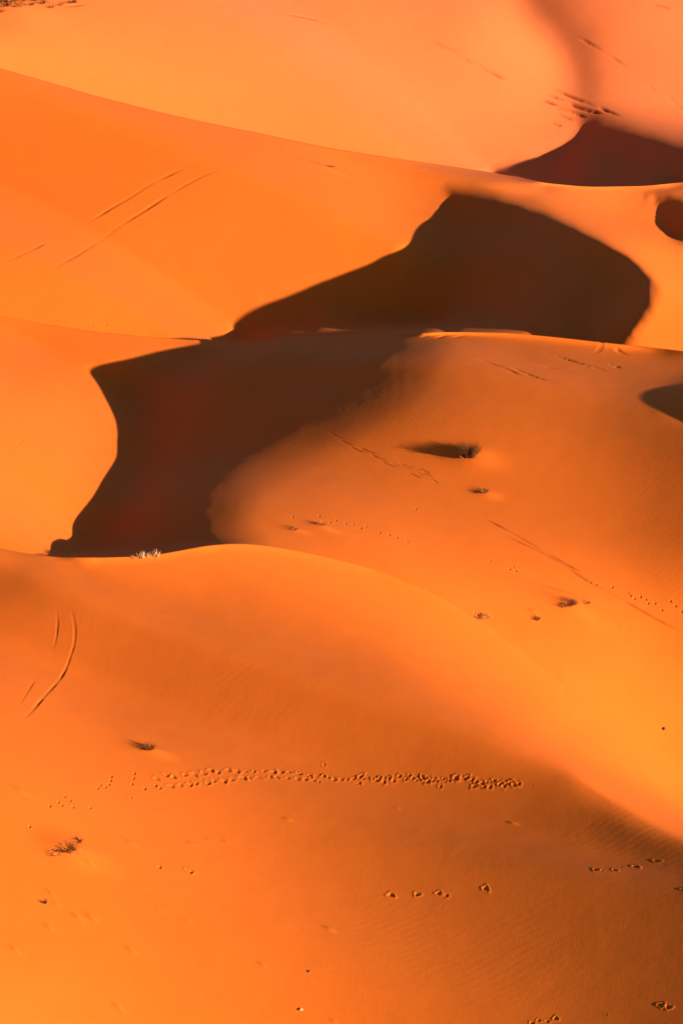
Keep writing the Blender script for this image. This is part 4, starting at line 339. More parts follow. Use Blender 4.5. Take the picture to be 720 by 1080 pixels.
    52,42,30,20,10,-3,-24,-45,-62,-67,-67,-57,-47,-36,-24,-24,-56,-92,-119,-126,-110,-93,-66,-45,-26,-11,1,10,18,20,18,15,14,10,5,-4,-12,-10,-6,0,-2,-6,-5,12,7,3,3,2,7,7,
    5,4,2,5,5,7,8,12,13,12,9,4,-1,-1,5,2,7,3,1,-3,-5,-4,-3,-2,-6,-7,-6,-4,1,1,-2,-4,-7,-8,-7,-5,-4,-1,-3,-5,-6,-5,-6,-3,-4,-1,-4,-1,-5,-7,-7,-7,-6,-4,-5,-4,-4,-6,-5,-5,
    -4,-2,-2,-4,-3,-2,2,6,11,10,10,10,10,9,5,4,2,3,4,2,2,4,2,3,10,103222,-102738,5,-6,-15,-26,-37,-45,-47,-48,-40,-32,-21,-11,0,11,20,24,31,35,42,46,51,51,56,59,59,49,40,
    28,20,9,-15,-35,-56,-64,-67,-63,-55,-50,-37,-36,-64,-91,-113,-119,-105,-89,-67,-44,-30,-15,-1,9,16,19,19,15,14,11,5,-3,-12,-12,-7,-1,-3,-3,2,9,4,2,5,8,8,3,4,4,4,6,7,
    7,10,11,13,13,7,0,-3,-3,6,1,6,3,0,-3,-6,-4,-3,-3,-6,-7,-7,-3,-1,1,-2,-5,-7,-8,-7,-6,-3,-2,-2,-5,-7,-5,-6,-3,-4,0,-4,-2,-5,-7,-7,-8,-7,-4,-4,-4,-5,-5,-5,-4,-3,-3,-1,
    -2,-1,0,4,8,10,10,11,11,8,9,4,3,1,3,3,2,3,3,2,4,7,102350,-101879,10,5,-6,-15,-26,-35,-42,-47,-44,-42,-34,-25,-14,0,12,19,27,32,38,45,50,52,58,62,64,57,48,37,31,17,-3,
    -28,-46,-58,-65,-63,-62,-58,-50,-48,-72,-96,-110,-117,-101,-88,-66,-46,-32,-15,-4,8,16,20,19,17,13,12,6,-5,-11,-14,-8,-4,0,5,3,2,1,5,11,10,5,2,3,6,6,8,8,7,11,10,14,
    11,3,-3,-4,-2,3,1,6,3,0,-5,-5,-6,-2,-4,-6,-8,-6,-5,0,-1,-1,-6,-7,-9,-7,-5,-4,-2,-2,-5,-7,-6,-4,-4,-4,0,-4,-2,-5,-7,-9,-8,-6,-5,-5,-3,-4,-4,-5,-4,-2,-1,0,1,0,2,5,8,10,
    11,9,11,8,7,4,2,1,2,3,2,4,1,4,2,8,101499,-101044,16,9,3,-5,-15,-25,-34,-39,-44,-45,-46,-38,-28,-13,0,13,22,28,34,42,47,52,57,66,66,65,54,46,40,28,6,-17,-39,-51,-59,
    -60,-63,-64,-61,-59,-80,-103,-113,-118,-101,-87,-67,-47,-32,-16,-4,8,18,21,20,17,14,12,6,-5,-14,-15,-11,-1,8,6,-1,-5,5,11,13,8,3,2,5,7,7,11,8,9,8,12,13,6,0,-5,-4,-3,
    3,1,5,2,0,-4,-8,-5,-3,-4,-6,-9,-7,-4,-2,0,-2,-6,-8,-9,-7,-5,-4,-1,-4,-4,-7,-6,-5,-4,-3,-1,-3,-3,-4,-9,-9,-8,-7,-4,-4,-4,-3,-3,-3,-4,0,1,1,3,2,3,5,7,11,9,10,9,8,6,2,2,
    1,3,1,4,2,3,3,2,8,100668,-100229,18,15,7,3,-6,-15,-22,-31,-38,-43,-51,-49,-42,-27,-13,3,15,23,30,38,43,50,56,65,71,67,62,54,48,38,16,-8,-29,-44,-52,-56,-60,-64,-68,
    -68,-91,-111,-122,-121,-104,-88,-66,-49,-31,-16,-2,10,20,22,21,18,14,12,5,-6,-16,-18,-8,5,11,0,-6,-2,10,16,10,7,2,3,6,8,10,11,10,8,8,12,8,2,-1,-5,-5,-5,4,0,5,2,-1,-5,
    -8,-5,-4,-4,-7,-9,-7,-6,-1,-1,-2,-7,-8,-9,-7,-6,-3,-2,-3,-5,-6,-7,-5,-4,-3,-1,-3,-3,-5,-9,-9,-9,-6,-4,-4,-2,-2,-1,-3,-1,0,3,4,3,3,3,4,8,9,10,9,8,7,4,3,1,2,1,3,3,2,3,
    2,3,7,99857,-99435,21,17,12,8,1,-6,-13,-20,-27,-39,-49,-56,-52,-41,-28,-9,7,15,26,33,38,47,53,63,72,71,65,62,58,46,27,1,-21,-36,-45,-49,-55,-62,-68,-74,-102,-125,
    -132,-128,-108,-91,-66,-49,-29,-14,2,13,21,26,22,17,13,11,4,-9,-17,-17,-3,9,6,-5,-7,8,14,13,10,5,3,4,7,9,11,12,10,9,7,8,4,1,-2,-6,-6,-5,3,0,5,1,0,-6,-9,-6,-4,-5,-6,
    -10,-9,-5,-2,-1,-3,-6,-10,-8,-8,-6,-3,-1,-4,-5,-7,-7,-5,-3,-4,-1,-3,-2,-6,-9,-9,-9,-6,-3,-2,-1,0,-1,0,0,2,3,5,4,3,2,5,7,8,10,8,8,5,4,3,0,2,1,3,3,2,3,2,2,7,99069,
    -98667,25,20,16,11,7,0,-5,-10,-18,-28,-44,-55,-57,-54,-40,-24,-7,9,18,28,34,40,51,60,70,72,70,67,65,56,36,11,-11,-29,-38,-42,-50,-56,-65,-75,-115,-139,-144,-137,-114,
    -93,-69,-45,-27,-10,5,19,25,27,23,16,12,7,2,-12,-18,-10,1,4,2,-5,-1,15,13,11,9,5,4,3,8,11,12,12,10,9,5,3,1,2,-3,-7,-7,-6,3,0,5,1,-1,-7,-8,-8,-5,-4,-7,-11,-8,-8,-1,-1,
    -4,-7,-9,-10,-7,-6,-4,-1,-3,-6,-7,-7,-6,-2,-5,1,-4,-3,-4,-9,-9,-9,-5,-2,0,2,1,0,1,1,2,5,4,4,3,2,5,7,8,9,7,7,5,3,2,1,0,3,2,2,3,2,3,1,7,98306,-97927,29,24,20,14,11,5,1,
    -3,-7,-20,-34,-49,-57,-59,-52,-38,-21,-4,12,20,28,36,44,57,67,71,72,72,71,64,46,22,-4,-20,-30,-36,-44,-51,-60,-75,-124,-150,-158,-148,-121,-98,-67,-44,-23,-4,13,23,
    30,28,24,13,9,4,-4,-12,-16,-4,-2,-1,3,3,4,13,11,11,8,6,4,4,8,12,13,12,11,5,2,-1,3,0,-3,-8,-8,-6,2,-1,6,1,-2,-6,-11,-8,-4,-6,-8,-10,-11,-7,-2,-1,-4,-8,-10,-9,-9,-5,-4,
    -1,-4,-5,-8,-7,-5,-4,-3,0,-2,-3,-4,-7,-10,-7,-4,0,2,2,3,2,0,2,2,5,4,4,2,4,5,6,8,7,7,6,4,3,1,1,1,1,3,2,2,3,1,3,6,97572,-97221,34,29,24,20,12,10,5,2,0,-10,-24,-40,-52,
    -58,-57,-51,-36,-17,0,13,22,28,39,51,63,69,71,75,76,72,55,31,6,-11,-24,-29,-36,-47,-54,-79,-129,-161,-169,-159,-129,-101,-68,-40,-16,4,19,32,33,30,22,10,2,0,-5,-11,
    -10,-5,-8,-1,7,8,8,8,8,11,10,6,3,6,10,12,13,14,8,1,-2,0,2,0,-4,-10,-8,-7,2,0,5,1,-2,-8,-11,-8,-7,-5,-8,-12,-11,-8,-2,-2,-4,-9,-10,-10,-9,-5,-3,-2,-4,-5,-8,-7,-6,-2,
    -3,1,-2,-1,-3,-8,-8,-6,-1,1,3,4,2,3,0,2,2,4,4,5,4,3,5,5,8,5,7,4,4,2,1,1,1,1,2,2,3,2,2,3,4,96873,-96555,38,36,29,24,18,13,7,7,4,-3,-15,-29,-43,-52,-57,-57,-51,-29,-14,
    3,13,21,33,44,57,66,69,74,81,77,64,39,17,-3,-15,-23,-29,-40,-51,-84,-136,-169,-180,-168,-136,-104,-67,-34,-9,14,30,37,40,30,18,4,-4,-6,-5,-2,-6,-15,-10,3,13,10,4,4,9,
    12,9,8,5,6,10,14,14,13,2,-3,-3,1,2,-1,-5,-10,-11,-6,1,0,5,2,-4,-8,-11,-11,-6,-7,-8,-13,-12,-8,-4,-1,-5,-9,-11,-10,-10,-4,-4,-1,-4,-5,-9,-6,-4,-3,-2,2,-1,1,-3,-6,-7,
    -4,-1,3,4,3,4,2,0,1,3,4,5,6,4,4,2,6,5,6,4,3,5,1,1,0,1,1,3,2,3,1,3,3,4,96209,-95927,41,41,35,31,22,17,12,8,7,2,-7,-20,-34,-42,-51,-58,-57,-43,-26,-12,4,12,25,37,51,59,
    66,72,83,81,70,49,26,7,-8,-14,-25,-31,-49,-91,-144,-177,-189,-177,-141,-105,-64,-29,3,24,41,46,44,30,14,-5,-12,-8,-3,7,-11,-21,-6,10,16,6,0,3,10,12,12,8,5,8,10,16,13,
    8,-2,-5,-2,-1,2,-1,-7,-10,-12,-8,2,-1,6,0,-2,-10,-13,-11,-7,-7,-10,-14,-12,-10,-3,-2,-6,-8,-13,-10,-9,-6,-2,-2,-2,-6,-8,-6,-4,-1,-1,4,0,2,-2,-5,-6,-4,1,4,4,4,3,2,0,2,
    2,6,6,6,5,2,1,4,4,4,4,2,4,2,0,1,0,2,3,1,4,2,2,3,4,95585,-95344,46,43,43,35,30,22,15,12,9,5,-2,-14,-23,-34,-41,-52,-57,-52,-39,-24,-10,2,16,29,43,53,59,71,79,85,75,58,
    33,17,1,-7,-17,-25,-48,-100,-153,-185,-196,-185,-146,-105,-58,-20,12,39,51,57,47,30,6,-13,-19,-9,6,5,-17,-20,2,15,14,3,-2,2,11,14,12,10,5,9,12,15,10,1,-3,-6,-3,-1,1,
    -2,-6,-14,-12,-9,2,-1,6,0,-3,-11,-14,-12,-9,-7,-11,-15,-14,-10,-3,-2,-6,-10,-12,-12,-8,-5,-3,0,-2,-6,-6,-7,-3,1,0,5,2,2,0,-5,-4,-4,1,5,4,5,3,2,0,3,3,7,7,7,1,2,-1,2,3,
    1,4,3,3,1,2,1,0,2,3,2,3,3,2,3,3,94998,-94796,45,46,46,43,36,29,20,15,12,8,0,-8,-17,-24,-33,-42,-50,-54,-47,-38,-23,-10,6,19,35,44,53,64,77,84,80,63,43,24,11,0,-7,-20,
    -49,-110,-163,-195,-204,-190,-148,-102,-53,-9,25,51,65,64,52,27,0,-22,-23,-6,14,-2,-23,-14,11,17,11,1,-4,3,11,16,14,10,7,9,13,11,3,1,-6,-5,-5,-2,1,-3,-8,-15,-13,-11,
    3,-2,6,1,-5,-11,-16,-15,-8,-9,-11,-16,-16,-10,-3,-3,-6,-10,-12,-13,-8,-4,-2,0,-1,-5,-6,-6,-1,1,1,7,3,3,0,-3,-5,-2,1,5,6,5,3,2,2,3,5,7,8,3,2,-3,-1,-1,0,2,4,3,3,3,1,1,
    1,2,2,3,3,3,2,3,3,94449,-94285,43,45,49,48,42,37,27,21,15,10,3,-6,-12,-18,-24,-31,-40,-49,-51,-45,-36,-24,-7,11,24,35,44,57,71,83,80,69,49,33,19,10,0,-12,-54,-122,
    -174,-203,-212,-193,-147,-100,-43,1,39,64,77,73,55,23,-8,-27,-24,2,13,-8,-23,-6,15,16,10,0,-4,1,13,18,14,13,8,10,8,6,0,0,-5,-8,-5,-3,0,-4,-9,-16,-17,-10,2,-2,7,0,-6,
    -12,-19,-15,-11,-8,-12,-18,-16,-11,-4,-2,-6,-11,-13,-12,-8,-3,-2,2,0,-5,-6,-5,0,2,3,8,4,4,0,-2,-4,-2,4,4,7,6,3,3,3,4,5,7,6,2,-2,-5,-5,-2,1,2,3,5,4,3,1,1,2,1,3,2,4,1,
    4,2,2,93935,-93806,38,44,48,51,48,44,35,29,20,13,6,-4,-10,-14,-17,-23,-27,-41,-46,-49,-45,-36,-21,-1,14,25,34,48,63,78,80,70,57,39,28,17,10,-8,-61,-131,-184,-213,
    -216,-196,-145,-93,-33,13,52,76,88,81,57,18,-14,-31,-19,8,7,-13,-17,3,12,17,9,-2,-4,2,13,19,18,12,11,6,3,1,1,0,-7,-8,-7,-3,-1,-3,-12,-18,-18,-12,2,-2,7,-1,-5,-16,-20,
    -17,-10,-11,-13,-18,-18,-11,-4,-2,-5,-12,-14,-12,-7,-3,1,1,1,-4,-6,-3,0,4,4,9,4,6,2,-2,-4,1,3,7,6,6,5,3,3,4,5,7,2,0,-6,-8,-6,-2,0,5,5,4,5,3,1,1,2,1,2,3,3,2,3,1,1,
    93454,-93357,34,39,46,50,53,49,44,38,28,18,9,-3,-7,-13,-12,-16,-18,-30,-38,-44,-49,-46,-33,-15,2,14,24,37,55,69,77,70,61,46,35,25,18,-5,-69,-142,-191,-221,-219,-196,
    -140,-83,-22,26,63,89,96,86,57,13,-20,-29,-12,8,-1,-10,-8,3,11,15,11,-3,-5,3,14,20,19,15,9,-1,-2,2,1,-1,-6,-10,-7,-4,0,-6,-12,-20,-20,-13,3,-4,8,-1,-7,-17,-22,-19,
    -12,-11,-14,-19,-18,-13,-3,-2,-6,-12,-14,-11,-8,-1,1,3,1,-3,-4,-4,2,5,5,12,4,7,2,0,-2,1,5,7,7,6,4,4,2,4,4,4,0,-4,-10,-9,-7,0,4,4,7,4,5,3,1,1,0,2,2,3,1,4,1,2,-1,93001,
    -92931,28,34,41,48,54,52,53,46,38,26,14,0,-7,-10,-11,-12,-11,-20,-26,-37,-46,-49,-45,-26,-13,3,12,27,43,61,69,68,62,52,42,32,27,-7,-80,-150,-199,-224,-220,-190,-132,
    -72,-10,40,75,96,102,89,54,7,-23,-23,-5,0,-3,-5,1,-1,8,16,11,-2,-4,2,16,21,21,14,2,-7,-2,2,2,0,-8,-10,-7,-4,-1,-5,-14,-22,-22,-13,2,-3,8,-2,-8,-19,-24,-21,-12,-13,
    -14,-21,-18,-13,-3,-3,-6,-11,-16,-10,-7,0,2,5,1,-2,-4,-2,3,7,6,12,6,8,3,2,-1,2,6,7,7,4,4,3,2,3,2,1,-3,-9,-10,-10,-4,3,5,6,6,4,5,2,1,0,0,2,1,3,1,3,1,2,-1,92575,-92528,
    22,28,36,44,50,55,56,55,50,37,20,5,-5,-10,-10,-8,-9,-11,-17,-25,-39,-47,-49,-38,-25,-11,0,15,32,49,60,63,61,54,48,42,31,-13,-91,-157,-203,-224,-215,-182,-120,-60,5,
    52,84,104,102,87,48,0,-18,-16,-5,-6,-3,5,2,-5,5,18,13,-1,-4,4,16,23,21,8,-6,-8,-1,3,1,1,-9,-9,-8,-4,-1,-6,-14,-23,-23,-14,1,-3,9,-3,-9,-20,-27,-21,-15,-12,-16,-20,
    -21,-12,-4,-2,-7,-11,-15,-11,-5,1,4,5,3,-2,-3,0,4,7,8,13,6,10,4,3,1,3,5,7,4,5,2,2,2,0,1,-3,-7,-9,-10,-7,0,3,7,5,6,4,3,2,0,0,0,1,2,1,2,2,1,2,-3,92173,-92146,17,24,28,
    38,46,52,59,62,59,49,32,10,-1,-9,-8,-9,-6,-6,-9,-15,-27,-41,-47,-45,-36,-25,-13,3,20,37,48,55,56,55,52,47,34,-24,-97,-160,-204,-219,-208,-171,-106,-44,18,63,93,105,
    102,77,40,-2,-13,-8,-10,-8,2,12,-3,-7,3,19,16,2,-4,5,18,24,15,1,-9,-7,-1,3,2,0,-8,-10,-9,-2,-2,-5,-16,-23,-24,-15,2,-4,8,-2,-9,-23,-29,-22,-16,-11,-17,-21,-21,-13,-4,
    -3,-6,-11,-15,-10,-3,1,6,7,3,0,-3,0,5,9,8,13,8,10,7,3,2,2,6,3,4,3,2,2,-1,-1,-2,-7,-6,-9,-7,-2,0,4,6,5,5,2,4,0,1,-2,0,1,1,2,1,2,1,2,-4,91794,-91785,14,19,23,30,40,47,
    57,65,67,62,45,21,3,-6,-8,-7,-5,-5,-2,-8,-16,-30,-41,-44,-44,-37,-27,-10,8,24,36,43,49,52,53,52,27,-33,-100,-160,-199,-210,-197,-158,-92,-28,31,73,97,106,97,67,27,-1,
    -6,-6,-13,-3,9,10,-6,-11,4,19,19,4,-1,7,19,20,8,-3,-10,-5,-2,4,1,1,-9,-9,-9,-4,0,-6,-14,-25,-25,-16,3,-6,10,-3,-11,-23,-29,-25,-15,-12,-17,-21,-22,-14,-4,-2,-6,-12,
    -13,-9,-2,3,7,8,3,1,-2,0,6,8,10,13,8,12,7,5,0,4,1,3,3,2,2,1,-3,-3,-5,-5,-7,-5,-4,0,0,4,5,3,4,2,2,1,-1,-2,1,-1,1,2,1,1,2,1,-4,91435,-91442,13,13,19,25,30,42,51,63,72,
    72,59,36,13,-3,-6,-8,-3,-3,-1,-1,-7,-20,-30,-38,-45,-48,-39,-23,-5,11,22,31,39,46,51,51,17,-39,-103,-154,-191,-199,-183,-142,-77,-14,42,80,100,103,89,58,17,-3,2,-9,
    -10,8,11,4,-10,-12,4,20,20,9,1,9,17,14,2,-4,-8,-5,-2,4,2,-1,-7,-10,-9,-3,-1,-5,-15,-25,-25,-18,4,-6,8,-1,-12,-24,-31,-25,-15,-12,-16,-22,-22,-15,-4,-2,-6,-11,-12,-7,
    -1,4,8,7,5,1,-3,2,5,9,9,15,9,11,9,3,2,-1,1,2,3,2,1,0,-3,-6,-4,-6,-2,-3,-2,-1,1,3,3,2,2,2,1,0,-1,-2,0,0,0,1,2,1,1,1,-4,91096,-91117,11,10,16,18,24,34,43,58,71,78,72,
    52,27,6,-5,-6,-3,-2,2,2,-2,-11,-18,-27,-41,-50,-52,-37,-17,-1,8,17,28,36,46,44,7,-46,-101,-148,-179,-186,-166,-126,-61,-2,52,83,99,97,80,50,11,-1,3,-8,-3,13,10,-2,
    -12,-11,4,20,22,11,6,9,11,7,1,-3,-7,-6,0,4,2,-1,-6,-12,-7,-4,0,-5,-15,-26,-25,-18,3,-6,9,-4,-10,-26,-30,-26,-15,-12,-16,-22,-22,-16,-4,-1,-6,-10,-11,-6,0,5,9,7,4,2,
    -3,2,4,10,10,14,10,12,8,3,-1,-2,1,1,4,2,2,-2,-4,-5,-4,-4,-1,0,-1,-2,1,0,1,2,1,1,0,0,-1,-2,-2,1,0,1,1,1,3,-2,-4,90776,-90809,8,10,11,14,19,25,36,48,66,77,81,68,47,18,
    1,-5,-2,-1,4,4,0,-4,-8,-15,-30,-48,-58,-49,-32,-13,-4,3,13,26,39,32,-6,-50,-99,-139,-167,-169,-150,-109,-47,10,58,87,96,90,68,40,8,1,5,-5,8,7,7,-3,-12,-11,6,21,24,13,
    9,5,3,4,3,-3,-5,-7,0,5,2,1,-8,-10,-8,-3,0,-5,-15,-25,-26,-18,2,-6,8,-2,-13,-24,-32,-26,-14,-12,-16,-22,-22,-17,-4,-1,-4,-10,-9,-6,1,5,9,8,4,0,-1,0,6,8,12,14,10,11,9,
    1,-3,-2,0,4,3,2,2,-1,-5,-4,-4,-2,1,-1,0,-2,-3,0,0,1,-1,2,-1,0,-3,-1,-1,-1,0,1,2,1,1,0,-6,90476,-90520,6,8,9,11,14,19,27,39,56,72,82,79,65,40,14,-3,-2,1,6,4,3,-2,0,-4,
    -16,-39,-58,-60,-44,-26,-17,-10,-1,13,28,17,-15,-56,-95,-132,-152,-154,-132,-95,-32,19,65,87,93,83,58,25,7,3,4,0,17,3,3,-1,-12,-8,6,24,24,17,7,-1,-2,5,2,-2,-5,-6,0,4,
    4,1,-7,-10,-8,-2,0,-4,-15,-25,-27,-17,0,-4,7,-3,-11,-27,-30,-27,-14,-11,-17,-21,-24,-16,-4,-1,-3,-8,-9,-5,1,7,7,7,5,0,-1,-1,6,9,12,14,9,13,5,2,-4,-3,2,3,5,3,2,-3,-3,
    -5,-2,-1,0,1,-2,-3,-4,-1,-2,0,0,0,0,-2,-1,-3,-1,-1,1,0,2,2,1,-3,-4,90194,-90247,4,6,7,8,11,14,21,29,44,62,77,82,79,63,35,9,-3,2,8,7,3,0,2,5,-3,-25,-50,-65,-55,-41,
    -29,-21,-15,-1,15,-1,-25,-59,-93,-123,-140,-138,-117,-78,-22,28,68,87,89,77,50,13,5,5,-1,1,24,3,5,-1,-10,-7,9,25,27,18,2,-7,-2,4,3,-3,-5,-6,0,5,4,1,-6,-10,-7,-1,0,-4,
    -14,-24,-28,-17,1,-6,8,-2,-13,-25,-33,-24,-16,-11,-15,-23,-24,-16,-3,-1,-1,-8,-7,-6,2,6,8,6,5,-1,-1,-1,7,8,12,14,10,10,6,0,-3,-2,2,4,5,5,0,-2,-4,-4,-1,-1,0,1,-4,-5,
    -4,-2,-3,0,0,-1,0,-2,-2,-3,-1,0,0,1,1,2,0,-1,-6,89931,-89993,4,3,6,6,9,9,15,23,33,49,65,77,86,80,60,32,6,1,8,9,6,0,4,8,7,-9,-37,-60,-65,-55,-42,-32,-26,-12,-5,-17,
    -37,-63,-91,-115,-128,-122,-103,-65,-11,33,70,85,84,71,45,6,6,4,-6,1,24,6,7,0,-7,-6,13,26,30,17,-4,-10,-1,4,3,-3,-6,-6,1,3,5,1,-6,-10,-5,-2,2,-3,-14,-25,-26,-18,2,-6,
    8,-2,-13,-26,-31,-26,-15,-10,-17,-22,-23,-17,-3,1,0,-6,-9,-4,1,6,6,7,4,0,-3,1,5,9,12,14,9,10,5,0,-3,-1,2,6,5,4,1,-2,-5,-3,-3,1,0,-1,-5,-5,-6,-3,-1,-2,0,-1,-1,-2,-2,
    -2,-2,-1,2,0,2,1,0,-3,-4,89682,-89750,0,4,4,5,5,9,9,17,24,37,51,65,81,87,82,61,31,4,6,12,9,3,3,10,11,1,-18,-48,-67,-68,-56,-45,-34,-23,-24,-34,-48,-68,-91,-108,-116,
    -111,-87,-55,-1,39,69,82,77,62,40,11,6,4,-5,0,17,5,5,3,-4,-2,15,29,32,13,-9,-8,0,4,3,-2,-8,-5,0,4,3,1,-6,-8,-6,-1,1,-1,-14,-24,-25,-19,3,-6,9,-3,-12,-26,-31,-26,-15,
    -10,-16,-23,-23,-15,-2,3,0,-7,-8,-5,1,5,7,6,3,-1,-2,1,5,7,15,11,10,9,5,0,-3,0,4,5,6,4,-1,-2,-5,-3,-1,-1,0,-4,-4,-6,-6,-4,-2,-1,0,-2,-1,-1,-3,-2,-2,0,1,1,0,2,-1,-3,-4,
    89439,-89512,0,1,3,4,5,4,8,11,18,27,36,50,67,83,93,86,65,25,7,10,11,7,8,10,13,6,-5,-29,-60,-75,-72,-58,-44,-33,-42,-50,-59,-73,-91,-103,-108,-98,-77,-42,5,42,71,78,
    72,56,31,15,8,5,2,8,-1,-3,4,4,-2,4,18,31,30,7,-8,-6,2,5,3,-1,-7,-6,0,3,3,1,-6,-9,-5,-1,2,-2,-12,-24,-26,-16,1,-5,10,-4,-10,-26,-32,-25,-14,-11,-15,-23,-21,-15,0,4,0,
    -7,-9,-6,1,4,7,5,2,0,-3,1,5,7,15,11,8,10,5,0,-1,-1,5,5,6,2,0,-3,-5,-2,-2,-1,-2,-3,-6,-6,-7,-3,-2,-1,-1,-2,0,-2,-3,-1,-3,1,-1,2,0,1,-1,-4,-3,89195,-89269,-3,1,1,3,2,4,
    6,7,13,19,25,35,49,69,88,99,98,60,24,10,8,10,11,17,14,10,-1,-10,-43,-75,-86,-72,-54,-48,-56,-64,-69,-80,-92,-99,-100,-89,-67,-34,12,45,71,77,67,52,29,12,8,6,7,20,-16,
    -8,0,3,0,7,20,31,27,1,-6,-5,4,7,5,0,-6,-5,0,3,3,1,-7,-8,-6,-1,3,-3,-12,-23,-25,-16,1,-4,9,-2,-11,-25,-31,-25,-15,-9,-15,-20,-22,-12,1,4,-1,-7,-11,-6,0,4,5,5,3,-2,-2,
    0,6,6,15,11,8,10,5,1,-1,0,4,5,5,2,-2,-2,-3,-4,-2,-2,-2,-3,-7,-7,-6,-4,-2,0,-2,-1,-1,-2,-2,-3,-1,-1,0,1,1,0,-2,-3,-4,88950,-89024,-4,-2,1,1,2,3,3,6,9,14,17,22,32,50,
    71,97,112,97,62,26,5,6,14,20,23,12,3,0,-21,-67,-92,-87,-68,-62,-70,-76,-80,-86,-93,-98,-93,-82,-58,-27,15,49,70,75,68,50,31,6,4,6,10,25,-17,-10,-3,0,0,8,22,31,18,-2,
    -6,-3,5,7,7,1,-3,-3,0,5,3,0,-6,-8,-5,-2,3,-3,-12,-23,-25,-16,2,-4,10,-3,-9,-25,-31,-25,-13,-9,-14,-19,-19,-11,1,4,-2,-9,-11,-7,-1,4,4,5,2,-2,-3,1,6,6,15,11,8,9,7,1,
    -2,1,3,5,4,1,-1,-3,-2,-5,-1,-3,-2,-5,-7,-7,-6,-3,-2,-1,-1,-2,-1,-2,-2,-3,-2,-1,1,1,0,0,-3,-3,-3,88706,-88781,-4,-3,-1,1,2,1,2,4,9,9,12,13,20,30,50,78,106,118,104,66,
    22,0,7,23,27,19,9,3,1,-50,-91,-98,-83,-80,-86,-87,-91,-91,-96,-95,-89,-75,-52,-21,19,49,70,72,67,54,33,3,2,3,10,24,-10,-9,-4,-2,-1,9,21,28,14,-5,-8,-5,4,8,7,3,-2,-1,
    2,6,4,2,-5,-8,-5,-1,3,-3,-13,-22,-25,-16,2,-3,8,0,-11,-24,-29,-25,-13,-8,-12,-18,-17,-10,2,2,-4,-9,-12,-9,0,2,4,5,0,0,-4,2,5,6,16,10,9,10,6,2,-3,1,3,4,2,2,-1,-2,-3,
    -4,-3,-2,-4,-4,-8,-7,-5,-4,-2,0,-2,-2,-1,-3,-3,-2,-2,0,1,1,0,-3,-2,-3,-3,88462,-88538,-4,-3,-2,-1,2,0,2,3,6,9,8,8,12,16,29,53,83,113,131,112,65,16,0,15,25,26,15,12,
    11,-26,-82,-94,-103,-105,-103,-102,-98,-98,-97,-93,-85,-69,-47,-17,22,51,67,70,62,52,37,14,5,1,1,13,4,-3,-3,-3,-1,7,20,25,15,-9,-13,-8,2,6,7,2,-1,0,3,8,5,5,-4,-7,-3,
    0,2,-2,-12,-22,-26,-15,1,-2,8,0,-11,-22,-31,-23,-13,-7,-10,-16,-16,-9,1,1,-5,-11,-14,-7,-3,2,5,3,1,-1,-2,1,5,5,19,9,9,10,7,1,-3,1,1,3,4,0,0,-1,-4,-4,-3,-3,-4,-6,-7,
    -7,-5,-3,-2,-2,-2,-2,-2,-3,-3,-1,0,1,0,-1,-2,-2,-3,-1,-4,88219,-88296,-4,-3,-3,-2,1,0,2,2,5,7,7,5,6,9,15,29,56,86,125,142,119,64,15,6,15,22,18,22,25,-6,-60,-84,-126,
    -132,-124,-116,-108,-101,-98,-92,-81,-65,-42,-12,27,50,67,64,56,47,40,28,11,0,-7,0,19,1,-1,-2,0,6,18,23,17,-9,-18,-11,-3,4,3,0,-1,-1,4,8,6,6,-1,-5,-1,1,4,-1,-12,-23,
    -23,-16,1,-2,9,0,-11,-23,-29,-23,-12,-6,-9,-15,-14,-10,1,-1,-6,-12,-15,-8,-3,2,4,3,1,0,-3,3,5,3,22,8,9,11,6,0,-2,-1,2,2,3,2,-1,-1,-4,-3,-5,-4,-4,-7,-6,-6,-6,-3,-3,-2,
    -4,-2,-2,-2,0,0,0,0,-2,-2,-2,-3,-3,-1,-1,87975,-88053,-4,-3,-3,-2,-1,0,1,2,4,6,5,4,4,3,7,15,35,51,91,137,153,126,71,19,5,7,10,23,42,31,-39,-85,-144,-156,-144,-129,
    -117,-106,-100,-92,-78,-59,-37,-6,31,54,67,61,50,39,37,35,14,3,-8,-4,23,0,2,3,0,6,17,22,18,-2,-20,-17,-6,0,0,-2,-5,-3,3,5,7,5,1,-2,0,4,5,0,-9,-22,-24,-14,1,-1,9,-1,
    -9,-24,-28,-23,-11,-4,-9,-13,-15,-9,-1,-2,-8,-13,-15,-9,-3,3,2,4,2,0,-2,2,5,3,24,8,9,10,6,0,-3,-1,0,3,3,1,1,-2,-4,-4,-5,-5,-6,-5,-6,-7,-5,-4,-5,-3,-4,0,-1,1,1,0,-1,
    -4,-3,-7,-11,-11,-13,-14,-22,87732,-87811,-4,-3,-3,-2,-1,-2,1,1,4,5,5,2,1,1,3,7,26,24,49,99,145,165,142,84,22,-11,-9,-3,40,99,-3,-101,-162,-172,-159,-145,-127,-115,
    -102,-92,-75,-54,-28,1,39,60,70,62,44,30,28,28,16,4,-6,-3,26,-2,5,4,2,5,16,25,18,4,-15,-20,-8,-3,-2,-7,-7,-7,-1,3,5,3,0,-1,1,5,8,1,-7,-19,-22,-14,2,-1,10,0,-10,-22,
    -29,-21,-10,-4,-7,-13,-15,-10,-2,-4,-9,-13,-16,-9,-3,2,3,5,2,0,-1,1,7,2,26,7,9,9,6,0,-4,-2,0,3,2,2,0,-2,-3,-5,-7,-5,-7,-4,-7,-6,-7,-4,-7,-3,-1,3,1,2,0,-4,-11,-15,-26,
    -37,-52,-65,-77,-84,-93,87489,-87570,-2,-4,-3,-1,-3,-1,0,1,3,4,4,2,-1,0,-1,4,23,9,22,50,100,154,188,166,95,11,-28,-38,-5,132,63,-109,-166,-179,-175,-162,-144,-124,
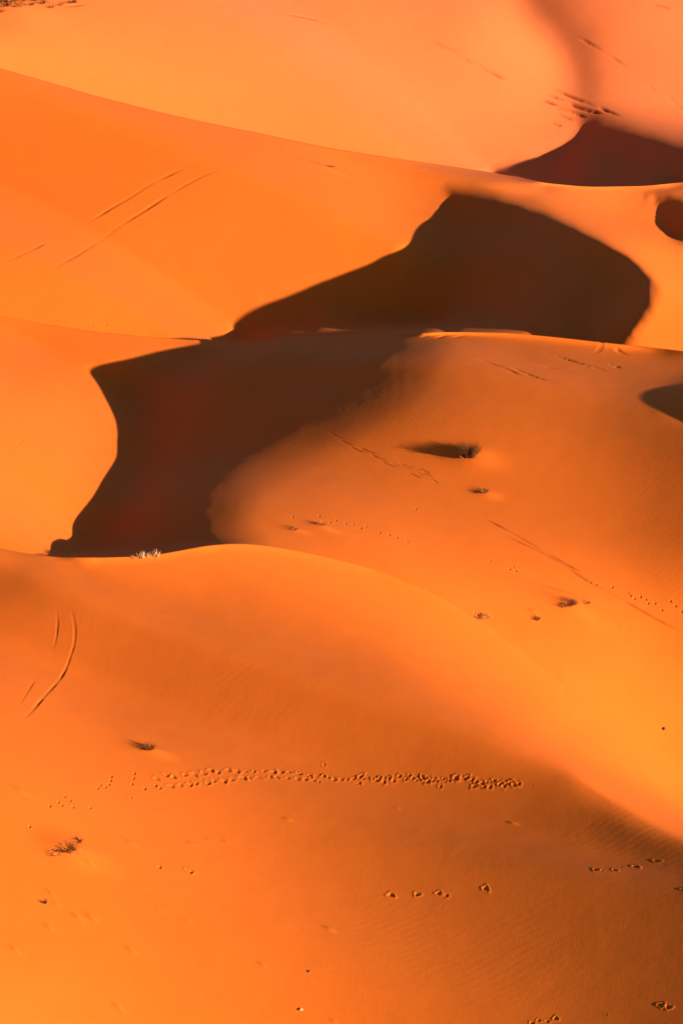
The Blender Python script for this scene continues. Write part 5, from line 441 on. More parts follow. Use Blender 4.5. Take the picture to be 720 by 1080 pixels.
    -108,-90,-68,-45,-17,13,48,68,76,64,41,23,12,13,12,2,-6,-2,26,3,5,6,-1,6,16,24,19,10,-6,-16,-10,-4,-4,-8,-11,-9,-5,-1,1,0,-2,-4,1,5,7,4,-5,-17,-19,-13,4,0,10,0,-8,
    -22,-28,-20,-9,-3,-6,-13,-14,-12,-5,-3,-10,-14,-16,-10,-2,1,5,4,4,0,-1,2,7,0,31,4,10,8,5,0,-5,-3,0,2,2,1,1,-1,-4,-7,-7,-8,-5,-5,-7,-8,-6,-6,-6,0,3,3,1,-6,-13,-30,-52,
    -80,-102,-118,-127,-145,-161,-165,-176,87246,-87328,-3,-2,-3,-3,-2,0,-1,0,4,3,3,0,0,-3,-2,3,20,4,9,19,46,102,170,217,192,95,-2,-30,-33,5,78,-44,-140,-182,-194,-183,
    -160,-131,-106,-81,-56,-29,-4,26,60,75,81,66,40,16,-1,-1,3,-7,-14,-8,19,16,9,4,-1,2,15,23,19,13,4,-7,-9,-2,-5,-8,-13,-10,-7,-4,-2,-4,-7,-6,-4,3,5,4,-4,-14,-17,-11,5,
    1,10,2,-7,-21,-26,-19,-8,-2,-5,-13,-16,-12,-6,-4,-9,-16,-16,-11,-1,2,5,6,4,1,-1,2,6,-1,35,2,9,9,5,-2,-5,-4,-1,3,1,2,1,-2,-5,-8,-9,-8,-6,-5,-8,-9,-7,-7,3,3,-2,-7,-21,
    -42,-78,-121,-161,-186,-193,-184,-175,-182,-202,-196,-196,87003,-87086,-3,-2,-3,-3,-1,-2,0,1,3,4,1,1,-3,-2,-4,2,17,3,4,8,13,42,103,196,249,214,80,-14,7,-31,-54,-69,
    -127,-174,-190,-182,-153,-118,-89,-61,-38,-12,13,37,67,78,82,66,44,15,-10,-21,-10,-16,-23,-24,2,32,13,4,-4,-1,12,20,18,12,10,6,-3,-2,-3,-7,-12,-12,-5,-4,-5,-5,-11,
    -11,-6,-3,1,1,-7,-12,-16,-8,3,3,11,3,-7,-17,-24,-17,-8,0,-5,-13,-17,-14,-6,-6,-9,-17,-15,-9,-2,5,5,8,3,1,-2,1,7,-4,39,0,8,11,4,-2,-5,-5,-1,3,3,2,1,-3,-6,-12,-10,-7,
    -7,-5,-8,-9,-9,-3,11,-12,-32,-59,-98,-151,-204,-244,-265,-258,-233,-188,-148,-141,-150,-137,-127,86761,-86846,-2,-1,-5,-1,-2,-2,1,0,3,4,1,1,-2,-4,-3,-1,16,2,2,4,5,8,
    34,105,218,314,213,57,60,-72,-241,-161,-131,-144,-151,-134,-109,-81,-55,-36,-14,3,25,41,67,71,74,60,46,25,-11,-51,-47,-6,-8,-36,-21,28,13,4,-4,-5,8,15,14,9,11,17,-1,
    1,1,-7,-10,-10,-6,-3,-1,-7,-9,-14,-9,-7,-4,-4,-11,-17,-15,-10,3,4,10,4,-4,-15,-21,-17,-4,-1,-5,-13,-18,-15,-9,-6,-12,-15,-9,-8,-2,5,5,8,2,1,-3,0,6,-8,44,-2,7,11,6,-2,
    -6,-4,-2,4,4,3,2,-3,-12,-13,-11,-7,-3,-6,-7,-9,-6,-5,-21,-75,-123,-172,-226,-279,-309,-314,-288,-246,-191,-125,-61,-31,-23,-7,-7,86519,-86607,2,-4,-3,-2,-3,0,0,0,3,4,
    3,-1,-2,-4,-3,0,14,1,2,3,3,2,1,9,107,305,298,260,36,-382,-345,-117,-44,-58,-69,-59,-46,-33,-20,-10,1,12,26,35,52,53,51,40,37,33,-16,-105,-106,55,63,-21,-44,-1,8,2,-9,
    -10,1,8,7,1,5,16,2,1,1,-5,-8,-9,-6,-1,-1,-3,-8,-11,-9,-6,-6,-9,-17,-21,-21,-11,1,1,8,3,-5,-13,-19,-15,-4,-1,-3,-14,-18,-16,-6,-7,-8,-12,-12,-9,-1,3,6,5,3,-2,-5,1,3,
    -9,48,-1,7,11,4,-2,-8,-6,-1,3,4,4,1,-5,-14,-14,-10,-6,-5,-9,-13,-17,-22,-45,-142,-194,-239,-282,-324,-340,-322,-269,-198,-131,-78,-24,36,74,98,113,98,86280,-86375,11,
    -9,1,-5,-1,-1,0,0,4,3,3,0,-3,-3,-4,0,15,0,3,2,4,2,1,9,-35,-97,-28,493,104,-461,-177,98,112,50,12,11,4,0,1,0,0,3,12,13,23,15,8,3,11,25,-27,-199,-229,185,221,48,-39,
    -25,-1,-7,-21,-22,-12,-4,-9,-14,-9,3,-5,-7,-3,-4,-8,-7,-4,-2,-2,-4,-6,-8,-5,-2,1,-6,-16,-25,-23,-18,-5,-11,0,-3,-8,-14,-18,-13,-5,0,-4,-13,-15,-10,1,3,-4,-14,-26,-14,
    -1,5,4,4,0,-5,-6,-3,4,-15,57,19,5,6,-2,-9,-12,-10,-5,0,1,2,-1,-4,-11,-9,-8,-7,-15,-30,-51,-69,-93,-153,-325,-338,-331,-327,-310,-266,-179,-69,28,76,75,64,72,84,104,
    126,126,84382,-84553,-44,3,16,34,30,21,13,7,5,5,1,-1,-4,-5,-4,-4,-2,9,12,9,1,-9,-11,-9,-10,0,34,57,-11,-91,-68,-3,75,59,36,56,-11,-2,4,0,2,-2,3,-1,31,16,16,11,4,6,1,
    -5,2,5,15,-18,-15,-6,-30,-6,-12,-15,-13,-8,-8,-12,-12,-9,-3,-2,-3,-3,-6,-4,-3,-1,0,-2,-4,-4,-3,-1,-2,4,-10,-39,-20,-8,2,5,7,0,-3,-8,-14,-12,-6,-2,-4,-12,-16,-12,-6,
    -4,-5,-13,-34,-14,-1,5,4,5,-1,-4,-7,-2,3,34,-39,13,5,6,-2,-9,-12,-10,-5,0,1,2,-1,-4,-11,-9,-8,-7,-15,-30,-51,-69,-93,-153,-325,-338,-331,-327,-310,-266,-179,-69,28,
    76,75,64,72,84,104,126,126,83854,-84051,-13,-4,2,-1,-2,5,10,14,16,17,16,10,7,5,2,-6,-23,12,20,19,12,4,4,16,20,16,9,19,29,14,-16,-52,-51,13,46,35,5,-8,2,2,0,0,-1,8,17,
    25,15,10,4,5,1,-1,-2,6,5,-4,-17,-13,-14,-19,-10,-15,-11,-8,-9,-12,-12,-8,-3,-3,-1,-4,-6,-5,-2,-1,0,-2,-3,-6,-2,-1,0,-3,-22,-30,-14,-7,0,3,1,1,-3,-11,-15,-11,-7,-1,-7,
    -12,-15,-11,-6,-4,-8,-13,-12,-7,1,5,4,1,-2,-9,-8,-6,2,28,-31,29,5,-1,-4,-12,-14,-13,-6,-3,1,-1,0,-5,-7,-8,-3,-5,-16,-39,-62,-82,-104,-175,-398,-385,-356,-343,-321,
    -267,-166,-32,86,145,143,124,108,103,89,59,18,83310,-83514,-5,-12,-4,-5,-1,1,5,7,10,13,13,9,9,8,7,-4,-33,5,15,15,11,6,15,26,39,37,27,28,45,49,21,-20,-52,-44,-24,-2,
    17,11,5,-1,-3,-3,-2,3,12,24,23,16,4,0,0,0,-3,-4,-5,-6,-8,-7,-7,-13,-20,-17,-12,-7,-9,-11,-14,-7,-3,1,-2,-4,-5,-7,-2,0,-1,-1,-6,-5,-4,-2,-1,-3,-11,-17,-20,-13,-4,0,3,
    0,-6,-12,-17,-13,-6,-3,-6,-12,-16,-11,-4,-4,-7,-11,-6,-6,2,3,3,0,-5,-7,-10,-4,3,26,-23,30,5,-2,-6,-15,-17,-13,-6,-1,0,1,-1,-5,-7,-4,-3,-9,-23,-47,-71,-98,-140,-240,
    -453,-442,-398,-368,-320,-225,-89,64,187,222,188,143,116,113,128,154,174,82761,-82966,-9,-10,-4,-2,1,0,0,4,5,8,7,5,5,5,5,-3,-31,-1,3,4,6,7,15,29,40,43,40,43,54,62,49,
    22,-11,-34,-39,-28,-11,1,-1,-3,-7,-7,-5,0,9,18,24,15,8,1,-2,0,-4,-7,-11,-15,-10,-7,-2,-8,-17,-18,-13,-8,-8,-12,-13,-9,-1,2,-1,-2,-7,-4,-3,0,-1,-1,-5,-7,-4,-2,0,-4,-7,
    -16,-18,-13,-5,0,2,0,-7,-13,-19,-15,-6,-4,-6,-12,-16,-11,-4,-2,-5,-10,-10,-5,0,2,2,-1,-4,-8,-7,-2,5,26,-16,26,5,-3,-10,-17,-18,-12,-4,2,2,-2,-3,-5,-4,-3,-5,-16,-33,
    -60,-94,-152,-243,-363,-494,-456,-387,-321,-234,-112,36,173,267,264,208,157,127,122,154,231,355,82212,-82420,-11,-7,0,-2,1,-1,0,2,3,4,6,1,2,0,0,-4,-26,-5,-3,-2,2,7,
    13,23,30,34,34,42,54,64,62,50,28,8,-9,-17,-15,-11,-10,-13,-16,-14,-12,-4,5,13,18,12,6,0,-1,-1,-3,-7,-13,-19,-18,-11,-6,-5,-14,-16,-12,-6,-8,-12,-14,-8,-1,2,0,-1,-6,
    -3,-3,1,1,-1,-5,-7,-4,-2,0,-4,-9,-16,-18,-12,-2,0,3,0,-7,-15,-20,-14,-8,-4,-7,-12,-17,-11,-3,-3,-5,-10,-11,-7,0,0,1,-2,-3,-5,-6,0,8,27,-12,23,1,-5,-13,-18,-17,-11,0,
    2,1,-4,-7,-6,-3,-7,-13,-27,-48,-90,-151,-252,-391,-487,-487,-403,-295,-194,-82,48,172,266,307,275,207,141,90,79,128,238,384,81661,-81874,-9,-5,-1,0,-1,0,-1,2,3,4,4,0,
    -1,-2,-4,-6,-23,-7,-2,-1,3,7,12,17,22,20,23,27,39,49,56,52,47,38,27,18,12,7,-2,-12,-19,-21,-19,-12,-1,11,10,4,-2,-4,-4,-3,-3,-6,-14,-20,-21,-16,-10,-10,-15,-15,-9,-6,
    -5,-12,-14,-7,-1,1,2,-1,-4,-4,-1,2,1,1,-5,-5,-5,-1,1,-4,-10,-17,-18,-12,-3,3,3,1,-6,-16,-20,-17,-7,-5,-7,-14,-17,-12,-5,-1,-7,-10,-12,-8,-3,0,-1,1,-2,-3,-4,2,11,26,
    -8,18,-3,-10,-13,-18,-16,-8,-1,3,-4,-7,-7,-8,-9,-20,-34,-56,-90,-150,-233,-366,-519,-538,-404,-268,-138,-23,84,195,278,321,313,242,145,54,5,36,145,271,299,81107,
    -81324,-10,-4,0,-1,-1,-1,1,0,5,3,4,0,-2,-4,-4,-9,-19,-5,0,3,5,7,11,15,17,15,14,16,22,29,33,37,37,41,43,41,42,37,27,11,-4,-13,-17,-12,-2,7,7,-4,-14,-15,-12,-8,-7,-9,
    -13,-20,-23,-17,-14,-14,-18,-18,-10,-4,-5,-11,-13,-7,-1,3,2,-1,-4,-3,0,3,2,1,-3,-5,-3,0,2,-3,-9,-18,-19,-12,-2,4,4,2,-6,-16,-22,-17,-9,-5,-8,-16,-18,-13,-5,-3,-6,-12,
    -14,-10,-4,-2,1,2,1,-1,-1,4,13,24,-6,9,-6,-12,-14,-16,-15,-6,-1,-1,-6,-9,-8,-16,-24,-48,-75,-112,-163,-232,-328,-461,-565,-472,-221,-69,43,138,223,298,333,314,247,
    131,18,-52,-35,67,204,277,188,80551,-80773,-10,-3,-1,-1,-2,0,-1,2,3,4,4,0,-2,-4,-3,-8,-15,-1,2,6,7,8,9,14,14,12,10,12,14,18,18,17,17,23,31,38,48,52,50,39,25,12,3,3,8,
    17,11,-7,-20,-27,-25,-19,-15,-15,-18,-23,-24,-17,-15,-16,-22,-20,-12,-6,-7,-10,-13,-7,-1,4,2,0,-4,-2,0,3,3,2,-2,-5,-1,1,2,1,-10,-16,-20,-12,0,5,6,4,-5,-17,-23,-19,
    -10,-6,-10,-17,-20,-14,-5,-4,-7,-14,-17,-12,-7,-1,2,5,4,1,1,6,13,22,-10,4,-11,-12,-13,-11,-11,-6,-2,-7,-11,-13,-19,-37,-65,-97,-136,-180,-233,-301,-400,-505,-516,
    -291,40,157,211,256,302,322,297,212,96,-21,-89,-76,13,144,244,225,94,79991,-80218,-7,-4,-2,-3,-1,-2,0,0,3,5,3,0,-1,-2,-3,-4,-9,1,5,8,8,8,9,12,11,11,9,8,13,13,13,8,7,
    6,11,19,29,42,47,49,44,37,31,27,32,38,32,7,-16,-29,-32,-31,-27,-26,-27,-30,-28,-21,-15,-18,-23,-22,-14,-9,-8,-12,-14,-9,0,3,3,0,-4,-2,0,3,4,2,-2,-3,-2,3,4,0,-7,-16,
    -20,-9,0,8,8,7,-4,-17,-24,-20,-12,-6,-12,-18,-22,-15,-7,-4,-8,-16,-21,-16,-6,-2,5,9,7,4,1,6,10,16,-14,-2,-13,-9,-4,-5,-5,-12,-13,-17,-23,-33,-53,-80,-118,-157,-194,
    -230,-268,-329,-414,-473,-372,-43,321,358,317,293,281,240,155,44,-54,-105,-95,-22,95,203,228,149,34,79429,-79663,-4,-4,-4,-2,-2,-1,-1,0,4,4,3,1,-2,-1,-2,-1,-1,4,5,10,
    8,8,8,11,10,10,6,8,12,12,10,7,2,2,3,5,10,18,26,34,38,43,42,47,53,64,60,36,9,-13,-26,-31,-34,-35,-40,-41,-37,-27,-20,-20,-25,-24,-17,-10,-11,-13,-16,-9,-3,3,2,0,-5,-2,
    -1,4,3,2,-1,-4,-1,2,5,2,-6,-17,-18,-9,3,9,12,9,-2,-15,-26,-22,-11,-7,-10,-22,-22,-18,-7,-4,-9,-21,-23,-19,-7,2,9,14,12,4,2,2,5,6,-20,-8,-9,-1,8,2,-13,-30,-36,-42,-52,
    -72,-96,-129,-164,-198,-219,-237,-258,-300,-355,-346,-161,199,526,454,314,222,159,80,-8,-72,-110,-102,-41,56,162,213,176,81,3,78832,-79083,1,1,-1,-1,0,0,-1,2,3,4,3,0,
    -1,-2,-2,0,6,4,8,8,9,7,8,9,11,9,5,8,10,11,10,6,1,1,2,0,5,5,9,12,18,24,33,42,58,73,78,68,41,20,1,-14,-24,-34,-46,-51,-48,-35,-27,-27,-29,-29,-19,-13,-12,-16,-17,-12,
    -2,0,2,-3,-5,-4,0,1,5,0,-2,-4,-1,2,4,3,-7,-16,-17,-8,2,13,13,12,0,-15,-26,-23,-10,-6,-10,-22,-24,-19,-7,-5,-11,-23,-27,-21,-5,6,17,22,16,7,0,-2,-4,-5,-29,-12,-4,10,
    14,-9,-43,-64,-69,-78,-91,-108,-129,-154,-181,-197,-200,-200,-201,-218,-226,-149,59,353,561,387,196,81,9,-42,-81,-107,-100,-54,27,124,189,185,114,34,-6,78019,-78267,
    2,1,3,1,0,2,0,2,5,6,2,-1,-2,-3,-4,0,4,3,8,9,7,8,6,10,11,8,5,7,10,10,9,4,2,0,0,2,4,4,4,2,2,6,13,22,39,58,74,75,66,50,37,18,3,-15,-35,-50,-52,-42,-33,-34,-37,-35,-24,
    -16,-16,-19,-19,-13,-5,0,-1,-4,-6,-6,-2,2,1,1,-4,-4,-4,3,3,2,-8,-15,-17,-9,3,13,15,13,0,-15,-25,-22,-11,-3,-11,-20,-27,-19,-8,-5,-13,-25,-31,-20,-4,14,24,30,21,12,0,
    -7,-15,-16,-36,-17,-6,12,-4,-43,-85,-102,-104,-106,-114,-120,-131,-143,-154,-158,-146,-129,-113,-104,-67,40,207,366,407,203,41,-26,-60,-82,-101,-97,-61,5,91,162,181,
    138,61,8,-9,76747,-76952,-4,-1,0,0,1,1,2,3,8,7,5,-1,-4,-4,-5,-6,-12,4,6,7,7,6,5,9,10,7,5,7,8,11,7,4,1,-1,0,1,4,4,3,3,-1,-1,0,7,17,32,46,58,61,61,58,48,36,16,-8,-32,
    -41,-38,-33,-37,-43,-41,-30,-20,-20,-24,-22,-16,-6,-3,-2,-6,-8,-7,-5,1,0,-2,-4,-7,-4,1,1,1,-8,-16,-19,-9,4,13,14,11,1,-15,-26,-22,-9,-3,-10,-21,-27,-20,-9,-5,-15,-29,
    -31,-20,-1,19,30,33,27,13,0,-12,-27,-26,-39,-25,-18,-8,-36,-82,-119,-129,-118,-112,-104,-99,-98,-100,-99,-94,-73,-49,-24,2,52,137,223,249,183,45,-34,-66,-82,-96,-93,
    -66,-11,65,136,168,149,87,27,-4,-8,74903,-75039,-8,-8,-4,-3,-1,-1,3,5,12,11,9,3,-2,-3,-5,-12,-28,-2,3,3,3,1,1,5,6,5,3,5,8,9,7,3,1,-2,-2,1,2,4,4,2,-1,0,-1,2,6,17,21,
    30,34,45,51,57,53,43,22,-2,-18,-20,-21,-29,-42,-43,-32,-23,-23,-27,-28,-18,-9,-4,-4,-9,-10,-10,-5,-3,-1,-3,-7,-8,-6,-1,0,-1,-11,-18,-19,-9,4,11,13,10,0,-18,-26,-21,
    -11,-3,-9,-22,-28,-21,-10,-8,-16,-30,-33,-20,2,19,31,31,25,9,-7,-25,-39,-34,-41,-27,-26,-33,-60,-101,-129,-127,-111,-89,-68,-50,-46,-43,-38,-28,-12,11,31,52,84,121,
    139,109,44,-26,-61,-83,-94,-92,-68,-22,43,112,154,151,104,48,6,-7,-6,72596,-72665,-12,-10,-7,-7,-3,-3,3,6,15,18,12,8,2,1,-2,-9,-23,-7,0,1,-5,-6,-8,-4,-2,-3,-4,-1,3,8,
    5,1,0,-3,-1,-2,2,2,4,1,-1,0,-1,2,7,11,14,12,13,17,27,38,46,48,38,21,8,4,-1,-13,-28,-36,-28,-19,-23,-29,-29,-21,-10,-5,-6,-10,-13,-13,-7,-5,-2,-5,-9,-11,-7,-4,0,-4,
    -13,-21,-20,-10,3,11,12,7,-2,-20,-27,-24,-11,-5,-9,-24,-29,-24,-12,-9,-19,-32,-33,-21,2,16,26,24,16,-6,-28,-45,-56,-43,-33,-12,-8,-29,-58,-93,-110,-103,-84,-55,-20,3,
    6,2,1,5,13,26,33,39,49,62,61,25,-13,-54,-79,-93,-93,-73,-30,27,91,138,149,115,65,19,-1,-8,-4,70080,-70109,-10,-9,-9,-5,-6,-3,2,8,15,21,16,11,5,3,5,3,-1,0,3,1,-4,-11,
    -13,-11,-11,-16,-17,-13,-7,-2,-1,-4,-5,-3,-4,-2,1,2,1,1,-2,-1,-1,2,7,11,14,9,4,3,7,14,22,29,32,25,21,19,17,6,-10,-20,-17,-11,-15,-25,-27,-20,-8,-5,-6,-11,-15,-14,-9,
    -5,-4,-7,-10,-13,-9,-4,-3,-6,-15,-23,-22,-11,1,10,10,7,-7,-22,-30,-27,-12,-6,-13,-24,-33,-26,-15,-12,-20,-33,-35,-21,0,12,19,14,0,-26,-50,-67,-69,-47,-16,22,32,7,-30,
    -63,-77,-64,-48,-19,10,27,21,13,4,1,0,1,4,11,26,32,12,-23,-37,-72,-91,-95,-77,-40,14,76,123,141,122,78,33,6,-6,-5,-3,67605,-67622,-6,-6,-6,-5,-4,-2,1,7,17,19,17,12,7,
    5,7,17,25,13,11,9,4,-7,-8,-10,-10,-21,-27,-26,-21,-17,-16,-18,-14,-12,-8,-5,-1,1,1,-1,-2,-3,-2,2,7,11,13,10,3,0,1,0,5,9,11,12,14,18,22,15,4,-5,-3,0,-6,-15,-19,-15,-4,
    -2,-4,-9,-13,-15,-8,-5,-5,-7,-11,-13,-10,-6,-3,-7,-15,-26,-25,-12,-1,8,8,4,-9,-25,-35,-29,-14,-8,-14,-28,-36,-28,-18,-13,-22,-32,-34,-20,-2,10,12,4,-13,-38,-61,-70,
    -59,-31,5,47,59,38,5,-28,-41,-35,-24,-6,12,13,5,-9,-19,-22,-18,-10,0,11,17,4,-24,-54,-50,-84,-96,-82,-47,2,61,109,134,124,88,46,12,-1,-5,-3,-1,65319,-65340,-2,-3,-2,
    -2,-2,-2,1,8,14,19,15,11,5,5,9,23,38,24,21,20,16,5,4,4,-1,-11,-26,-28,-27,-26,-32,-36,-33,-29,-20,-14,-7,-3,-2,-3,-2,-4,-2,0,6,11,12,9,4,0,0,-1,-1,-2,-2,-3,-1,7,11,
    11,6,1,5,6,4,-7,-9,-8,0,4,0,-5,-10,-10,-7,-4,-2,-6,-10,-13,-9,-6,-2,-6,-16,-27,-27,-15,-2,5,6,2,-12,-29,-38,-30,-17,-8,-16,-31,-36,-31,-18,-12,-21,-28,-30,-16,0,7,9,
    -2,-16,-36,-51,-48,-29,-1,21,49,51,35,12,-9,-22,-25,-20,-17,-12,-15,-16,-21,-23,-22,-13,-1,6,7,-1,-24,-54,-71,-59,-88,-86,-56,-7,47,96,126,123,96,55,22,3,-5,-3,-2,1,
    63232,-63255,0,0,0,-1,0,0,2,6,13,16,14,7,4,3,6,20,37,25,28,30,25,19,17,21,18,5,-10,-17,-19,-23,-34,-47,-51,-46,-40,-30,-20,-15,-9,-7,-8,-5,-4,0,4,11,12,7,3,1,-1,-1,
    -1,-4,-6,-9,-10,-3,-1,1,-2,-2,2,6,4,-1,-5,-1,3,6,4,0,-5,-6,-3,-1,0,-2,-8,-10,-9,-2,-2,-4,-15,-25,-28,-17,-5,4,4,-1,-14,-29,-40,-31,-16,-10,-16,-30,-36,-28,-16,-10,
    -14,-22,-21,-10,2,9,6,-1,-12,-24,-31,-21,-3,14,23,30,22,10,-3,-16,-26,-28,-26,-20,-21,-17,-17,-16,-17,-12,-5,3,2,-7,-24,-49,-72,-81,-62,-81,-63,-16,35,85,116,121,100,
    64,29,8,-2,-4,-2,-1,2,61264,-61276,0,1,0,0,1,0,3,6,11,14,12,4,2,0,1,11,24,22,27,32,29,26,28,34,33,25,9,3,0,-6,-22,-43,-52,-57,-52,-46,-37,-29,-26,-20,-17,-12,-8,-4,3,
    9,10,7,3,0,-2,-1,-2,-2,-8,-10,-11,-9,-4,-7,-8,-8,-4,0,0,-3,-4,-3,4,5,5,1,-1,-2,-1,2,2,1,-5,-7,-5,-2,1,-2,-12,-23,-26,-15,-7,2,1,-2,-13,-29,-36,-29,-15,-9,-16,-26,-31,
    -22,-12,-4,-7,-14,-12,-4,4,7,6,-2,-7,-16,-19,-13,-3,6,8,11,5,-2,-13,-20,-28,-28,-26,-22,-18,-13,-10,-9,-12,-8,-1,-3,-11,-24,-46,-67,-80,-84,-58,-59,-27,26,73,108,117,
    103,69,36,14,-1,-3,-3,0,1,0,59316,-59302,-2,0,-1,1,-1,2,1,8,10,12,10,4,-1,-2,-3,1,7,14,22,26,27,26,29,38,42,36,26,21,22,17,-1,-22,-42,-49,-53,-49,-46,-42,-38,-38,-32,
    -27,-20,-12,-2,5,7,5,1,-1,-2,-2,-2,-3,-8,-10,-11,-9,-6,-8,-11,-11,-8,-4,-4,-6,-7,-4,0,1,3,0,-2,-1,0,2,2,1,-2,-4,-3,0,1,-1,-8,-19,-20,-14,-6,0,0,-3,-12,-24,-29,-24,
    -13,-8,-13,-20,-23,-16,-5,-2,-2,-8,-7,-3,2,2,0,-6,-11,-16,-19,-15,-7,1,0,2,-2,-6,-15,-21,-28,-26,-27,-19,-15,-6,-4,-8,-10,-6,-7,-14,-28,-42,-60,-75,-84,-77,-41,-27,
    14,65,99,114,101,74,42,18,2,-2,-3,-1,1,0,1,57337,-57293,-1,-2,-2,1,-1,0,4,6,11,12,10,3,-2,-3,-5,-6,-6,6,13,19,18,19,25,33,39,39,32,32,36,37,21,1,-18,-32,-37,-41,-41,
    -40,-44,-46,-47,-41,-36,-26,-14,-5,-1,-1,-3,-4,-3,-3,-2,-5,-7,-11,-12,-8,-7,-8,-12,-10,-10,-5,-6,-9,-8,-6,-2,-1,1,-3,-3,-3,-1,1,0,1,-3,-3,-2,-1,2,-2,-6,-13,-15,-12,
    -5,0,-2,-2,-10,-18,-21,-19,-10,-6,-10,-15,-16,-11,-4,-2,-2,-7,-9,-6,-3,-4,-6,-9,-12,-18,-18,-15,-8,-2,-2,-2,-5,-8,-16,-20,-26,-29,-23,-19,-7,-3,-3,-7,-12,-10,-18,-29,
    -43,-55,-68,-77,-77,-58,-15,12,55,90,108,101,77,46,21,6,-2,-2,-2,1,0,2,-1,55342,-55274,-1,0,-2,1,0,1,3,8,11,13,11,4,-1,-3,-5,-9,-12,-1,7,10,9,10,15,24,31,31,29,31,42,
    44,36,20,4,-10,-15,-23,-23,-28,-34,-43,-50,-49,-45,-39,-26,-18,-13,-16,-14,-12,-9,-5,-4,-6,-7,-12,-12,-9,-6,-9,-12,-11,-9,-6,-6,-9,-10,-6,-3,-2,-1,-4,-3,-4,-2,-1,-1,
    0,-4,-2,-4,-1,1,-3,-4,-11,-13,-8,-4,-2,-1,-3,-7,-14,-16,-15,-8,-5,-9,-12,-14,-9,-5,-3,-4,-9,-10,-9,-7,-6,-8,-10,-13,-16,-17,-15,-7,-3,-4,-4,-6,-10,-16,-20,-27,-28,
    -23,-14,-2,-1,-4,-11,-15,-21,-33,-45,-51,-61,-68,-71,-60,-29,18,51,83,101,97,78,50,25,8,0,-3,-1,0,0,2,-1,1,53391,-53315,3,1,2,1,3,2,4,9,12,16,12,6,1,-2,-3,-7,-12,-4,
    2,4,3,1,6,14,20,19,20,24,35,41,40,27,18,8,3,-1,-4,-6,-17,-28,-39,-44,-45,-40,-32,-24,-24,-31,-32,-29,-21,-14,-11,-8,-9,-14,-11,-10,-8,-8,-11,-13,-9,-5,-8,-9,-9,-6,-5,
    0,-3,-3,-5,-4,-2,-2,-1,-1,-4,-4,-3,-1,-1,-2,-6,-9,-11,-7,-5,-1,-2,-2,-7,-12,-14,-12,-8,-6,-8,-11,-13,-9,-5,-4,-6,-9,-12,-10,-8,-8,-8,-9,-13,-16,-15,-13,-7,-4,-6,-5,
    -8,-12,-15,-22,-28,-27,-20,-7,0,-1,-10,-17,-26,-35,-47,-53,-55,-57,-61,-55,-32,5,51,80,93,94,77,52,27,11,1,-2,-2,0,0,2,0,0,0,51551,-51483,5,6,5,4,5,5,6,10,15,18,13,9,
    3,2,0,-5,-6,-3,0,2,-2,-2,-1,6,10,10,7,14,24,31,31,26,20,15,14,12,14,12,3,-7,-22,-28,-33,-32,-22,-20,-24,-37,-46,-48,-40,-31,-24,-19,-15,-17,-14,-11,-7,-10,-12,-13,-8,
    -8,-6,-9,-10,-6,-5,-1,-2,-3,-5,-4,-3,-2,0,-3,-3,-5,-3,-1,-2,-2,-6,-9,-10,-9,-3,-2,-1,-3,-6,-12,-14,-11,-9,-5,-7,-12,-12,-9,-5,-5,-6,-10,-13,-11,-9,-7,-9,-8,-13,-13,
    -15,-12,-7,-7,-6,-8,-9,-13,-16,-22,-29,-23,-15,-4,-1,-7,-18,-28,-39,-48,-57,-53,-48,-46,-44,-30,0,39,75,90,89,73,53,30,13,2,-1,-2,-1,0,1,2,0,-1,-1,49863,-49815,9,8,7,
    9,6,8,9,12,17,19,16,12,5,6,2,1,0,1,2,3,-1,-5,-3,2,4,2,-1,3,13,18,21,15,14,11,15,17,21,21,20,8,-1,-11,-14,-15,-6,-3,-10,-29,-49,-55,-56,-49,-42,-36,-31,-26,-21,-15,
    -11,-9,-14,-13,-10,-7,-7,-9,-10,-7,-4,-2,-1,-4,-5,-4,-3,-1,-2,-2,-3,-5,-3,-2,-2,-2,-6,-9,-11,-8,-4,-1,-2,-4,-5,-13,-13,-11,-9,-5,-8,-11,-11,-9,-6,-5,-7,-11,-13,-11,
    -9,-9,-7,-8,-12,-12,-14,-13,-9,-7,-11,-8,-10,-12,-16,-23,-25,-21,-11,-5,-8,-17,-30,-39,-52,-57,-56,-43,-32,-26,-19,-3,31,63,84,84,71,50,31,16,3,0,-3,-1,1,0,1,2,-1,0,
    -2,48332,-48306,9,10,9,9,10,9,10,15,18,21,19,12,10,7,7,5,7,5,6,8,1,-3,-2,1,3,-2,-5,-4,3,10,7,5,2,3,8,12,19,23,24,17,11,5,2,4,12,19,11,-10,-34,-49,-57,-56,-57,-52,-50,
    -44,-35,-25,-17,-15,-16,-15,-11,-7,-9,-9,-11,-7,-3,-3,-2,-4,-4,-4,-4,-1,-1,-3,-3,-4,-5,-1,-2,-3,-5,-11,-10,-8,-3,-3,-2,-3,-6,-13,-13,-12,-8,-5,-8,-11,-11,-9,-6,-5,-9,
    -11,-13,-12,-9,-8,-8,-8,-10,-13,-14,-14,-12,-10,-10,-10,-9,-10,-14,-23,-23,-19,-13,-13,-18,-29,-42,-51,-57,-55,-42,-23,-9,-2,5,25,51,71,78,66,48,31,17,5,0,-1,-2,-1,1,
    2,0,0,1,-1,-3,46938,-46930,7,10,9,9,10,10,12,15,19,22,19,16,11,9,10,9,12,10,12,11,7,1,1,4,5,-1,-7,-7,0,2,0,-7,-7,-7,-3,4,10,17,19,18,14,13,12,16,26,36,34,12,-10,-31,
    -41,-50,-55,-60,-62,-62,-51,-41,-29,-26,-24,-19,-15,-10,-9,-12,-10,-9,-3,-3,-3,-3,-5,-5,-2,-3,0,-4,-2,-6,-3,-3,-1,-3,-7,-9,-10,-9,-3,-3,-2,-3,-7,-12,-15,-11,-8,-5,-8,
